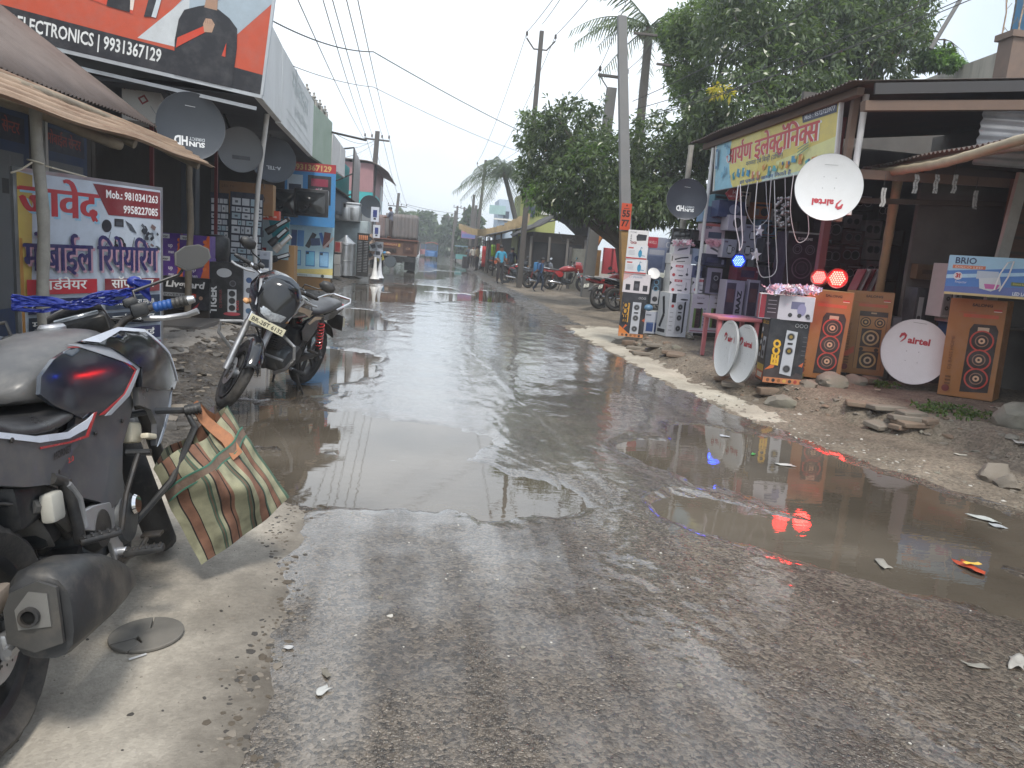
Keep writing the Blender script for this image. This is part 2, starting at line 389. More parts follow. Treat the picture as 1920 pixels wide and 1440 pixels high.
def earth(name, ca, cb, rough=.9, wet=None, s=1.3, bump=.5, bs=45, grain=.35, cell=-.6):
    m, t, b, N, L = nodes(name); MATS[name] = m
    tc = N('ShaderNodeTexCoord'); P = tc.outputs['Object']
    n = N('ShaderNodeTexNoise'); n.inputs['Scale'].default_value = s; n.inputs['Detail'].default_value = 9; n.inputs['Roughness'].default_value = .66; L(P, n.inputs['Vector'])
    r = N('ShaderNodeValToRGB'); r.color_ramp.elements[0].position = .33; r.color_ramp.elements[1].position = .66
    r.color_ramp.elements[0].color = (*ca, 1); r.color_ramp.elements[1].color = (*cb, 1); L(n.outputs['Fac'], r.inputs[0])
    v = N('ShaderNodeTexVoronoi'); v.inputs['Scale'].default_value = bs; L(P, v.inputs['Vector'])
    mr = N('ShaderNodeMapRange'); mr.inputs[3].default_value = 1-grain; mr.inputs[4].default_value = 1+grain
    sp = N('ShaderNodeSeparateColor'); L(v.outputs['Color'], sp.inputs[0]); L(sp.outputs[0], mr.inputs[0])
    k = N('ShaderNodeVectorMath'); k.operation = 'SCALE'; L(r.outputs[0], k.inputs[0]); L(mr.outputs[0], k.inputs['Scale']); L(k.outputs[0], b.inputs['Base Color'])
    f = N('ShaderNodeTexNoise'); f.inputs['Scale'].default_value = bs*1.6; f.inputs['Detail'].default_value = 6; L(P, f.inputs['Vector'])
    ad = N('ShaderNodeMath'); ad.operation = 'MULTIPLY_ADD'; ad.inputs[1].default_value = cell; L(v.outputs['Distance'], ad.inputs[0]); L(f.outputs['Fac'], ad.inputs[2])
    bp = N('ShaderNodeBump'); bp.inputs['Strength'].default_value = bump; bp.inputs['Distance'].default_value = .02; L(ad.outputs[0], bp.inputs['Height']); L(bp.outputs[0], b.inputs['Normal'])
    if wet:
        w_ = N('ShaderNodeMapRange'); w_.inputs[1].default_value = .35; w_.inputs[2].default_value = .62; w_.inputs[3].default_value = wet[0]; w_.inputs[4].default_value = wet[1]; L(n.outputs['Fac'], w_.inputs[0]); L(w_.outputs[0], b.inputs['Roughness'])
    else: b.inputs['Roughness'].default_value = rough
    return m
def asphalt():
    m, t, b, N, L = nodes('wet_asphalt')
    tc = N('ShaderNodeTexCoord'); P = tc.outputs['Object']; sp = N('ShaderNodeSeparateXYZ'); L(P, sp.inputs[0])
    n = N('ShaderNodeTexNoise'); n.inputs['Scale'].default_value = .9; n.inputs['Detail'].default_value = 8; n.inputs['Roughness'].default_value = .6; L(P, n.inputs['Vector'])
    # long streaks where tyres run
    mp = N('ShaderNodeMapping'); mp.inputs['Scale'].default_value = (2.6, .16, 1); L(P, mp.inputs[0])
    st = N('ShaderNodeTexNoise'); st.inputs['Scale'].default_value = 1.2; st.inputs['Detail'].default_value = 5; L(mp.outputs[0], st.inputs['Vector'])
    mixf = N('ShaderNodeMath'); mixf.operation = 'ADD'; L(n.outputs['Fac'], mixf.inputs[0]); L(st.outputs['Fac'], mixf.inputs[1])
    r = N('ShaderNodeValToRGB'); e = r.color_ramp.elements; e[0].position = .80; e[1].position = 1.2
    h_ = N('ShaderNodeMath'); h_.operation = 'MULTIPLY'; h_.inputs[1].default_value = .5; L(mixf.outputs[0], h_.inputs[0]); e[0].position = .38; e[1].position = .62
    e[0].color = (.046, .036, .027, 1); e[1].color = (.112, .094, .074, 1); L(h_.outputs[0], r.inputs[0])
    v = N('ShaderNodeTexVoronoi'); v.inputs['Scale'].default_value = 75; L(P, v.inputs['Vector'])
    wn_ = N('ShaderNodeTexNoise'); wn_.inputs['Scale'].default_value = 60; L(P, wn_.inputs['Vector']); wv_ = N('ShaderNodeVectorMath'); wv_.operation = 'MULTIPLY_ADD'; wv_.inputs[1].default_value = (.022, .022, .022); L(wn_.outputs['Color'], wv_.inputs[0]); L(P, wv_.inputs[2]); L(wv_.outputs[0], v.inputs['Vector'])
    v2 = N('ShaderNodeTexVoronoi'); v2.inputs['Scale'].default_value = 150; L(P, v2.inputs['Vector'])
    sc_ = N('ShaderNodeSeparateColor'); L(v.outputs['Color'], sc_.inputs[0])
    mr = N('ShaderNodeMapRange'); mr.inputs[3].default_value = .42; mr.inputs[4].default_value = 1.75; L(sc_.outputs[0], mr.inputs[0])
    k = N('ShaderNodeVectorMath'); k.operation = 'SCALE'; L(r.outputs[0], k.inputs[0]); L(mr.outputs[0], k.inputs['Scale'])
    # wetness: low spots, and a film left in irregular patches
    wn = N('ShaderNodeTexNoise'); wn.inputs['Scale'].default_value = 1.7; wn.inputs['Detail'].default_value = 7; wn.inputs['Roughness'].default_value = .65; L(P, wn.inputs['Vector'])
    low = N('ShaderNodeMapRange'); low.inputs[1].default_value = .004; low.inputs[2].default_value = -.010; low.inputs[3].default_value = 0; low.inputs[4].default_value = 1; L(sp.outputs['Z'], low.inputs[0])
    film = N('ShaderNodeMapRange'); film.inputs[1].default_value = .42; film.inputs[2].default_value = .57; film.inputs[3].default_value = .12; film.inputs[4].default_value = .72; fa_ = N('ShaderNodeMix'); fa_.inputs[0].default_value = .55; L(wn.outputs['Fac'], fa_.inputs[2]); L(st.outputs['Fac'], fa_.inputs[3]); L(fa_.outputs[0], film.inputs[0])
    # film is thicker along the far middle of the lane
    far = N('ShaderNodeMapRange'); far.inputs[1].default_value = 2.2; far.inputs[2].default_value = 6.5; far.inputs[3].default_value = 0; far.inputs[4].default_value = .75; L(sp.outputs['Y'], far.inputs[0])
    lane = N('ShaderNodeMapRange'); lane.inputs[1].default_value = 1.6; lane.inputs[2].default_value = .5; lane.inputs[3].default_value = .42; lane.inputs[4].default_value = 1; L(sp.outputs['X'], lane.inputs[0])
    fl = N('ShaderNodeMath'); fl.operation = 'MULTIPLY'; L(far.outputs[0], fl.inputs[0]); L(lane.outputs[0], fl.inputs[1])
    a1 = N('ShaderNodeMath'); a1.operation = 'ADD'; L(film.outputs[0], a1.inputs[0]); L(fl.outputs[0], a1.inputs[1])
    wet = N('ShaderNodeMath'); wet.operation = 'MAXIMUM'; wet.use_clamp = True; L(low.outputs[0], wet.inputs[0]); L(a1.outputs[0], wet.inputs[1])
    dk = N('ShaderNodeMapRange'); dk.inputs[3].default_value = 1.25; dk.inputs[4].default_value = 1.05; L(wet.outputs[0], dk.inputs[0])
    k2 = N('ShaderNodeVectorMath'); k2.operation = 'SCALE'; L(k.outputs[0], k2.inputs[0]); L(dk.outputs[0], k2.inputs['Scale']); L(k2.outputs[0], b.inputs['Base Color'])
    ro = N('ShaderNodeMapRange'); ro.inputs[3].default_value = .34; ro.inputs[4].default_value = .08; L(wet.outputs[0], ro.inputs[0]); L(ro.outputs[0], b.inputs['Roughness'])
    b.inputs['Specular IOR Level'].default_value = .55
    cw_ = N('ShaderNodeMapRange'); cw_.inputs[1].default_value = .25; cw_.inputs[2].default_value = .8; cw_.inputs[3].default_value = .12; cw_.inputs[4].default_value = 1; L(wet.outputs[0], cw_.inputs[0]); L(cw_.outputs[0], b.inputs['Coat Weight']); b.inputs['Coat IOR'].default_value = 1.65
    b.inputs['Coat Roughness'].default_value = .07; wf = N('ShaderNodeTexNoise'); wf.inputs['Scale'].default_value = 16; wf.inputs['Detail'].default_value = 2.5; wf.inputs['Roughness'].default_value = .45; L(P, wf.inputs['Vector']); cb = N('ShaderNodeBump'); cb.inputs['Strength'].default_value = .10; cb.inputs['Distance'].default_value = .02; L(wf.outputs['Fac'], cb.inputs['Height']); L(cb.outputs[0], b.inputs['Coat Normal'])
    f = N('ShaderNodeTexNoise'); f.inputs['Scale'].default_value = 38; f.inputs['Detail'].default_value = 6; L(P, f.inputs['Vector'])
    ad = N('ShaderNodeMath'); ad.operation = 'MULTIPLY_ADD'; ad.inputs[1].default_value = -1.0; L(v.outputs['Distance'], ad.inputs[0]); L(f.outputs['Fac'], ad.inputs[2])
    ad2 = N('ShaderNodeMath'); ad2.operation = 'MULTIPLY_ADD'; ad2.inputs[1].default_value = -.5; L(v2.outputs['Distance'], ad2.inputs[0]); L(ad.outputs[0], ad2.inputs[2])
    bs = N('ShaderNodeMapRange'); bs.inputs[3].default_value = .85; bs.inputs[4].default_value = .16; L(wet.outputs[0], bs.inputs[0])
    bp = N('ShaderNodeBump'); bp.inputs['Distance'].default_value = .016; L(bs.outputs[0], bp.inputs['Strength']); L(ad2.outputs[0], bp.inputs['Height']); L(bp.outputs[0], b.inputs['Normal'])
    return m
def concrete(name, ca, cb, rough=.85, damp=None):
    m = earth(name, ca, cb, rough, s=1.6, bump=.3, bs=80, grain=.10, cell=-.12)
    if damp:      # damp mud soaked into the slab's worn edge
        t = m.node_tree; N = t.nodes.new; L = t.links.new; b = t.nodes['Principled BSDF']; src = b.inputs['Base Color'].links[0].from_socket
        tc = N('ShaderNodeTexCoord'); s = N('ShaderNodeSeparateXYZ'); L(tc.outputs['Object'], s.inputs[0]); n = N('ShaderNodeTexNoise'); n.inputs['Scale'].default_value = 5; n.inputs['Detail'].default_value = 9; n.inputs['Roughness'].default_value = .7; L(tc.outputs['Object'], n.inputs['Vector'])
        a = N('ShaderNodeMath'); a.operation = 'MULTIPLY_ADD'; a.inputs[1].default_value = .55; L(n.outputs['Fac'], a.inputs[0]); L(s.outputs['X'], a.inputs[2])
        r = N('ShaderNodeMapRange'); r.inputs[1].default_value = damp[0]; r.inputs[2].default_value = damp[1]; L(a.outputs[0], r.inputs[0])
        x = N('ShaderNodeMix'); x.data_type = 'RGBA'; x.inputs[7].default_value = (.085, .072, .058, 1); L(r.outputs[0], x.inputs[0]); L(src, x.inputs[6]); L(x.outputs[2], b.inputs['Base Color'])
    return m
_gm = [asphalt(), earth('wet_rubble_earth', (.034, .028, .022), (.10, .088, .073), wet=(.35, .95), s=2.2, bump=.8, bs=34),
       concrete('worn_concrete', (.19, .172, .144), (.42, .38, .32), damp=(-.52, -.10)), earth('dry_earth', (.095, .077, .057), (.21, .175, .135), s=1.1, bump=.55, bs=55),
       concrete('pale_screed', (.27, .24, .195), (.44, .40, .33)), earth('wet_mud', (.028, .023, .018), (.085, .072, .058), wet=(.12, .8), s=3.5, bump=.9, bs=24),
       concrete('apron_concrete', (.15, .14, .128), (.27, .25, .225))]
_names = ['road', 'dirt_verge', 'concrete_pad', 'dirt_verge', 'concrete_strip', 'mud', 'concrete_apron']
_nx = len(_xs)
for k in range(7):
    ii, jj = np.nonzero(reg == k); q = np.stack([ii*_nx+jj, ii*_nx+jj+1, (ii+1)*_nx+jj+1, (ii+1)*_nx+jj], 1)
    u, inv = np.unique(q, return_inverse=True); inv = inv.reshape(q.shape)
    co = np.stack([GX.ravel()[u], GY.ravel()[u], GZ.ravel()[u]], 1)
    me = bpy.data.meshes.new(_names[k]); me.vertices.add(len(co)); me.vertices.foreach_set('co', co.ravel())
    me.loops.add(inv.size); me.loops.foreach_set('vertex_index', inv.ravel().astype(np.int32))
    me.polygons.add(len(inv)); me.polygons.foreach_set('loop_start', np.arange(0, inv.size, 4, dtype=np.int32)); me.update(calc_edges=True); me.validate()
    me.shade_smooth(); me.materials.append(_gm[k])
    tag(bpy.data.objects.new(_names[k], me), kind='structure'); 
    ob = [x for x in bpy.data.objects if x.data == me][0]; COL.objects.link(ob)
b = M(); b.add([(-318, -78, -.07), (318, -78, -.07), (318, 738, -.07), (-318, 738, -.07)], [(0, 1, 2, 3)], earth('far_ground', (.10, .095, .06), (.16, .15, .10), s=.05, bs=2))
tag(b.build('ground', smooth=0), kind='structure')
def water_mat():
    m, t, b, N, L = nodes('muddy_water')
    tc = N('ShaderNodeTexCoord'); n = N('ShaderNodeTexNoise'); n.inputs['Scale'].default_value = .8; n.inputs['Detail'].default_value = 5; L(tc.outputs['Object'], n.inputs['Vector'])
    r = N('ShaderNodeValToRGB'); r.color_ramp.elements[0].color = (.066, .055, .042, 1); r.color_ramp.elements[1].color = (.135, .115, .09, 1); r.color_ramp.elements[0].position = .35; r.color_ramp.elements[1].position = .65
    L(n.outputs['Fac'], r.inputs[0]); L(r.outputs[0], b.inputs['Base Color'])
    b.inputs['Roughness'].default_value = .015; b.inputs['IOR'].default_value = 1.75
    mp = N('ShaderNodeMapping'); mp.inputs['Scale'].default_value = (3, 7, 1); L(tc.outputs['Object'], mp.inputs[0])
    k = N('ShaderNodeTexNoise'); k.inputs['Scale'].default_value = 2.2; k.inputs['Detail'].default_value = 3; L(mp.outputs[0], k.inputs['Vector'])
    bp = N('ShaderNodeBump'); bp.inputs['Strength'].default_value = .05; bp.inputs['Distance'].default_value = .01; L(k.outputs['Fac'], bp.inputs['Height']); L(bp.outputs[0], b.inputs['Normal'])
    return m
_wm = water_mat()
_pm = pud(GX, GY) > -.12
_pf = (_pm[:-1, :-1] | _pm[1:, 1:] | _pm[1:, :-1] | _pm[:-1, 1:]) & (cx > xl_-.05) & (cx < xr_+.25)
for (x0, x1, y0, y1) in ((-3, 1.35, 1, 11), (1.35, 6, 1, 11), (-4, 5, 11, 80)):
    ii, jj = np.nonzero(_pf & (cx > x0) & (cx <= x1) & (cy > y0) & (cy <= y1))
    q = np.stack([ii*_nx+jj, ii*_nx+jj+1, (ii+1)*_nx+jj+1, (ii+1)*_nx+jj], 1); u, inv = np.unique(q, return_inverse=True); inv = inv.reshape(q.shape)
    me = bpy.data.meshes.new('puddle_water'); me.from_pydata(np.stack([GX.ravel()[u], GY.ravel()[u], np.full(len(u), WATER)], 1).tolist(), [], inv.tolist()); me.materials.append(_wm)
    ob = tag(bpy.data.objects.new('puddle_water', me), kind='structure'); COL.objects.link(ob)
# ================================================================== motorcycles
# local frame: x forward from the rear axle, y left, z up; W = wheelbase
RUB = mat('tyre_rubber', (.022, .022, .023), .78, var=.3, vs=9, bump=.25, bs=120, dirt=(.16, .14, .115), ds=5, da=.55)
BLK = mat('black_plastic', (.016, .017, .019), .46, var=.3, vs=6, dirt=(.13, .117, .10), ds=7, da=.36, bump=.06, bs=150)
GBK = mat('gloss_black_paint', (.007, .008, .011), .16, var=.2, coat=.7, dirt=(.09, .085, .075), ds=9, da=.07, rv=.08)
GRY = mat('grey_bodywork', (.072, .075, .084), .36, var=.2, vs=3, coat=.35, dirt=(.17, .155, .13), ds=4.5, da=.6, rv=.12)
TKT = mat('dusty_tank_top', (.072, .072, .074), .38, var=.25, vs=5, dirt=(.19, .18, .165), ds=4, da=.6, rv=.15)
DBL = mat('blue_black_paint', (.012, .018, .030), .18, var=.2, coat=.7, dirt=(.09, .09, .09), ds=9, da=.12, rv=.08)
ALU = mat('cast_aluminium', (.42, .43, .45), .42, .75, var=.2, dirt=(.16, .14, .11), ds=5, da=.6, bump=.06, bs=90)
CHR = mat('chrome', (.72, .72, .73), .14, 1., var=.08, dirt=(.22, .19, .15), ds=6, da=.35)
STL = mat('dark_steel', (.05, .05, .052), .45, .6, var=.25, dirt=(.15, .12, .09), ds=6, da=.6, bump=.06)
ENG = mat('engine_grey', (.058, .064, .070), .5, .35, var=.3, dirt=(.17, .145, .11), ds=4, da=.6, bump=.1, bs=60)
VIN = mat('seat_vinyl', (.030, .030, .033), .36, var=.25, vs=7, bump=.1, bs=220, dirt=(.12, .117, .11), ds=5, da=.5)
RED = mat('red_paint', (.42, .022, .024), .25, coat=.6, var=.12, dirt=(.12, .1, .09), da=.3)
LNS = mat('headlamp_lens', (.50, .53, .56), .16, .7, var=.55, vs=55, coat=1, bump=.5, bs=70)
MIR = mat('mirror_glass', (.62, .63, .64), .03, 1., var=.05)
MBK = mat('mirror_shell', (.06, .06, .058), .5, var=.2, dirt=(.2, .19, .17), da=.5)
AMB = mat('amber_lens', (.62, .34, .16), .2, var=.1, coat=.6)
TAIL = mat('red_lens', (.35, .015, .015), .15, coat=.8)
BLU = mat('blue_grip_rubber', (.012, .07, .26), .55, var=.2)
CRM = mat('cream_plastic', (.55, .50, .38), .5, var=.1, dirt=(.2, .17, .13), da=.5)
BTAB = [(-.5, .04), (-.25, .075), (0, .105), (.2, .13), (.4, .135), (.5, .15), (.6, .175), (.75, .205), (.95, .228), (1.1, .228), (1.3, .205)]
_bx = np.linspace(-.6, 1.4, 201); _by = np.convolve(np.pad(np.interp(_bx, *zip(*BTAB)), 12, 'edge'), np.hanning(25)/np.hanning(25).sum(), 'valid')
def ybody(x, z, k=1.):
    d = z-.85; return float(np.interp(x, _bx, _by))*max(.62, 1-(5.5 if d > 0 else 2.8)*d*d)*k
def panel(poly, yf, th, m, side, b=None, cuts=3):
    """sheet cut to an outline in the side view and bent over the flank"""
    bm = bmesh.new(); vs = [bm.verts.new((x, 0, z)) for x, z in poly]; f = bm.faces.new(vs); f.normal_update()
    bmesh.ops.triangulate(bm, faces=[f], ngon_method='EAR_CLIP')
    for _ in range(cuts):
        long = [e for e in bm.edges if e.calc_length() > .05]
        if not long: break
        bmesh.ops.subdivide_edges(bm, edges=long, cuts=1); bmesh.ops.triangulate(bm, faces=list(bm.faces))
    bm.verts.index_update()
    P = [(v.co.x, v.co.z) for v in bm.verts]; n = len(P)
    out_ = [Vector((x, side*yf(x, z), z)) for x, z in P]; inn = [Vector((x, side*(yf(x, z)-th), z)) for x, z in P]
    F = [[v.index for v in f.verts] for f in bm.faces]; E = [(e.verts[0].index, e.verts[1].index) for e in bm.edges if len(e.link_faces) == 1]; bm.free()
    b = b or M(); b.add(out_+inn, F+[[i+n for i in f[::-1]] for f in F]+[(a, c, c+n, a+n) for a, c in E], m); return b
def wheel(parent, name, R, wd, at, steer=None, spokes=5, disc=1, brake_side=-1, rimm=None, det=1):
    rimm = rimm or BLK; X = Matrix.Translation(Vector(at)) @ Matrix.Rotation(pi/2, 4, 'X')
    if steer is not None: X = steer @ X
    b = M(); b.T = X; n = 40 if det else 20
    rr = R-.085
    b.lathe([(rr-.028, -.03), (rr-.012, -.042), (rr+.006, -.042), (rr-.004, 0), (rr+.006, .042), (rr-.012, .042), (rr-.028, .03), (rr-.034, 0)], rimm, n, close=True)
    b.lathe([(.0, -.055), (.032, -.055), (.045, -.03), (.045, .03), (.032, .055), (0, .055)], ALU, 18)
    for i in range(spokes):
        a = 2*pi*i/spokes
        for da in (-.16, .16):
            p0 = (.04*cos(a), .04*sin(a), 0); p1 = ((rr-.02)*cos(a+da), (rr-.02)*sin(a+da), 0)
            b.tube([p0, ((p0[0]+p1[0])/2, (p0[1]+p1[1])/2, 0), p1], [.016, .013, .012], rimm, 6)
    w_ = b.build(name, parent)
    t = M(); t.T = X; h = wd/2
    prof = [(rr-.006, -h*.55), (rr+.015, -h*.8), (rr+.045, -h), (R-.022, -h*.88), (R-.006, -h*.5), (R, 0), (R-.006, h*.5), (R-.022, h*.88), (rr+.045, h), (rr+.015, h*.8), (rr-.006, h*.55), (rr+.004, 0)]
    nn = 120 if det else 24
    def tread(i, j):
        if not det: return 0
        return -.0045 if ((i in (4, 6) and (j % 6) in (0, 1)) or (i in (3, 7) and (j % 6) in (2, 3)) or (i == 5 and j % 12 == 5)) else 0
    t.lathe(prof, RUB, nn, close=True, mod=tread); t.build('tyre', w_)
    if disc:
        d = M(); d.T = X; z = -brake_side*.062
        d.lathe([(.065, z-.002), (.115, z-.002), (.115, z+.002), (.065, z+.002)], ALU, 32, close=True)
        for i in range(6):
            a = 2*pi*i/6; d.tube([(.03*cos(a), .03*sin(a), z), (.075*cos(a+.3), .075*sin(a+.3), z)], .008, STL, 6)
        if det:
            for i in range(24):
                a = 2*pi*i/24; q = .085+.012*(i % 3-1)
                d.lathe([(0, 0), (.004, 0)], BLK, 8, Matrix.Translation((q*cos(a), q*sin(a), z+(.0024 if z > 0 else -.0024))))
        d.build('brake_disc', w_)
    return w_
def make_bike(name, label, style, loc, head, lean, st, body=None, stripe=None, plate=None, det=1, group=None, front_y=None, guard=True):
    """head: turn of the nose counter-clockwise from +Y (degrees)"""
    B = thing(name, label, 'motorcycle', loc, (0, 0, 0), group)
    B.rotation_mode = 'QUATERNION'
    B.rotation_quaternion = (Matrix.Rotation(R_(head+90), 4, 'Z') @ Matrix.Rotation(R_(-lean), 4, 'X')).to_quaternion()
    nk = style == 'naked'; Wb = 1.33 if nk else 1.27; RR = .31 if nk else .302; body = body or GBK
    H = Vector((Wb-.30, 0, .84)); ax = Vector((-sin(R_(25)), 0, cos(R_(25))))
    S = Matrix.Translation(H) @ Matrix.Rotation(R_(st), 4, ax) @ Matrix.Translation(-H)
    n8 = 10 if det else 6
    wheel(B, 'rear_wheel', RR, .145 if nk else .10, (0, 0, RR), None, disc=1 if nk else 0, rimm=BLK, det=det)
    wheel(B, 'front_wheel', RR, .11 if nk else .085, (Wb, 0, RR), S, disc=1, brake_side=1 if nk else -1, det=det)
    # ---- chassis
    b = M()
    b.tube([(Wb-.33, 0, .90), (Wb-.45, 0, .80), (.55, 0, .76), (.42, 0, .60), (.45, 0, .36)], .028, STL, n8)
    b.tube([(Wb-.28, 0, .78), (Wb-.36, 0, .5), (Wb-.46, 0, .28)], .022, STL, n8)
    for s in (1, -1):
        b.tube([(.5, .06*s, .74), (.2, .09*s, .76), (-.15, .085*s, .80), (-.28, .05*s, .82)], .014, STL, n8)
        b.tube([(.42, .08*s, .42), (.18, .09*s, .74)], .014, STL, n8)
    b.build('frame', B)
    b = M()
    for s in (1, -1):
        b.rbox((.22, .10*s, .335), (.50, .03, .055), STL if not nk else BLK, .012, rot=(0, .06, 0))
        b.rbox((.0, .105*s, .31), (.11, .028, .075), ALU if nk else STL, .012)
    b.tube([(.44, -.1, .35), (.44, .1, .35)], .03, STL, n8)
    b.tube([(0, -.135, .31), (0, .135, .31)], .012, ALU, 8); b.tube([(0, -.15, .31), (0, -.125, .31)], .02, ALU, 6)
    b.tube([(-.05, -.125, .31), (-.075, -.125, .31)], .012, ALU, 6)
    b.build('swingarm', B)
    # ---- engine
    b = M()
    b.rbox((.62, 0, .36), (.36, .24, .20), ENG, .05, seg=3)
    b.lathe([(0, -.16), (.085, -.155), (.10, -.13), (.10, .13), (.085, .155), (0, .16)], ENG, 24, Matrix.Translation((.70, 0, .37)) @ Matrix.Rotation(pi/2, 4, 'X'))
    b.lathe([(0, -.15), (.06, -.145), (.075, -.12), (.075, .12), (.06, .145), (0, .15)], BLK, 24, Matrix.Translation((.52, 0, .40)) @ Matrix.Rotation(pi/2, 4, 'X'))
    cyl = Matrix.Translation((.74, 0, .46)) @ Matrix.Rotation(R_(14), 4, 'Y'); b.T = cyl
    b.rbox((0, 0, .10), (.11, .12, .20), ENG, .01)
    for i in range(8): b.rbox((0, 0, .02+i*.021), (.165, .185, .008), STL, .003, seg=1)
    b.rbox((0, 0, .225), (.14, .16, .075), ENG, .02)
    b.T = Matrix.Identity(4)
    b.rbox((.40, 0, .52), (.2, .16, .2), BLK, .03)
    b.tube([(.84, -.02, .58), (.90, -.05, .52), (.86, -.09, .33), (.70, -.12, .225), (.45, -.135, .24)], .019, STL, n8)
    b.lathe([(0, 0), (.03, 0), (.036, .01), (.03, .02), (0, .02)], CHR, 16, Matrix.Translation((.74, -.158, .40)) @ Matrix.Rotation(pi/2, 4, 'X'))
    b.build('engine', B)
    # ---- muffler
    b = M()
    if nk:
        sec = [(-.07, .39, .09, .10), (-.05, .395, .098, .108), (.08, .375, .098, .106), (.24, .33, .08, .088), (.36, .285, .055, .06), (.46, .245, .028, .03)]
        rings = []
        for x, z, ry, rz in sec:
            ring = []
            for k in range(20):
                a = 2*pi*k/20; c_, s_ = cos(a), sin(a); q = (abs(c_)**3.2+abs(s_)**3.2)**(-1/3.2)
                ring.append((x+.18*(s_*q*rz), -.215-c_*q*ry*.8, z+s_*q*rz-.12*c_*q*ry))
            rings.append(ring)
        b.loft(rings, mat('dusty_muffler', (.035, .036, .038), .5, .3, var=.25, dirt=(.19, .165, .135), ds=3.2, da=.75, bump=.05)); mf = b.build('muffler', B, smooth=50)
        e = M(); e.T = Matrix.Translation((-.085, -.205, .405)) @ Matrix.Rotation(R_(-80), 4, 'Y')
        e.prism([(-.075, -.066), (.062, -.062), (.082, -.02), (.06, .045), (.02, .062), (-.06, .06), (-.09, .0)], .012, mat('dusty_cap', (.075, .073, .07), .5, .5, var=.25, dirt=(.2, .17, .14), da=.6)); e.prism([(-.03, -.045), (.05, -.042), (.06, .0), (.02, .034), (-.03, .03)], .022, mat('dull_alu', (.2, .195, .185), .55, .6, var=.2))
        e.lathe([(.016, .012), (.024, .012), (.024, .024), (.017, .024), (.016, .014)], STL, 20)
        e.lathe([(0, .016), (.017, .016)], mat('soot', (.006, .006, .006), .9), 20)
        e.build('end_cap', mf)
    else:
        b.lathe([(.02, 0), (.045, .06), (.048, .45), (.04, .50), (.018, .50)], CHR if st > 0 else BLK, 16, Matrix.Translation((.42, -.17, .26)) @ Matrix.Rotation(R_(-84), 4, 'Y'))
        b.build('muffler', B)
    # ---- foot controls
    for s in (1, -1):
        b = M()
        if nk: b.prism([(.38, .50), (.48, .49), (.60, .46), (.66, .41), (.64, .33), (.655, .26), (.58, .25), (.56, .33), (.47, .41), (.40, .44)], .016, ALU, Matrix.Translation((0, .135*s, 0)) @ Matrix.Rotation(pi/2, 4, 'X'))
        b.tube([(.60, .13*s, .285), (.60, .17*s, .285)], .015, ALU, 8)
        b.build('peg_bracket', B, bevel=.003)
        b = M(); b.T = Matrix.Translation((.60, .225*s, .28)) @ Matrix.Rotation(.12, 4, 'Z')
        b.rbox((0, 0, 0), (.042, .125, .024), BLK, .008)
        for k in range(6): b.rbox((0, -.05+k*.02, .013), (.036, .007, .006), STL, .002, seg=1)
        b.build('footpeg', B)
        b = M(); b.T = Matrix.Translation((.36, .20*s, .43)) @ Matrix.Rotation((.55 if s < 0 else -.1), 4, 'Z')
        b.rbox((0, 0, 0), (.038, .115, .022), STL, .008)
        for k in range(5): b.rbox((0, -.045+k*.022, .012), (.034, .008, .006), BLK, .002, seg=1)
        b.build('passenger_footpeg', B)
    b = M(); b.tube([(.58, -.15, .26), (.70, -.165, .235), (.78, -.17, .255)], .009, STL, 8); b.rbox((.80, -.185, .262), (.045, .07, .012), STL, .004); b.build('brake_pedal', B)
    b = M(); b.tube([(.52, .14, .27), (.42, .24, .03)], .010, STL, 8); b.rbox((.42, .25, .012), (.06, .04, .01), STL, .003); b.build('side_stand', B)
    if nk or det:
        b = M(); b.tube([(.60, -.165, .36), (.63, -.185, .47), (.70, -.205, .56), (.73, -.21, .585)], .009, STL, 8); b.tube([(.73, -.17, .59), (.73, -.25, .585)], .011, BLK, 8); b.build('kick_starter', B)
    # ---- bodywork
    if nk:
        st_ = [(.31, .075, .90, .86), (.36, .115, .94, .85), (.46, .155, .985, .83), (.58, .176, 1.02, .81), (.70, .186, 1.035, .79), (.80, .178, 1.025, .80), (.89, .14, .995, .83), (.95, .085, .965, .87)]
        prof = [(0, 1), (.42, .995), (.72, .95), (.90, .84), (.985, .62), (1, .35), (.93, .08), (.7, 0)]
    else:
        st_ = [(.28, .07, .80, .73), (.36, .105, .86, .72), (.48, .135, .925, .72), (.62, .152, .955, .73), (.76, .150, .95, .74), (.86, .125, .92, .76), (.93, .08, .88, .79)]
        prof = [(0, 1), (.4, .99), (.72, .93), (.92, .78), (1, .55), (.98, .3), (.88, .06), (.6, 0)]
    rings = []
    for x, hw, zt, zb in st_:
        half = [(x, hw*a*(.93 if nk else 1), zb+(zt-zb)*c) for a, c in prof]
        rings.append(half+[(p[0], -p[1], p[2]) for p in reversed(half[1:])])
    b = M(); b.loft(rings, TKT if nk else body); tk = b.build('fuel_tank', B, smooth=60, sub=1 if det else 0)
    b = M(); cx_ = .74 if nk else .66; b.lathe([(0, .012), (.035, .012), (.042, .004), (.042, -.01)], CHR if not nk else ALU, 20, Matrix.Translation((cx_, 0, 1.033 if nk else .957))); b.build('fuel_cap', tk)
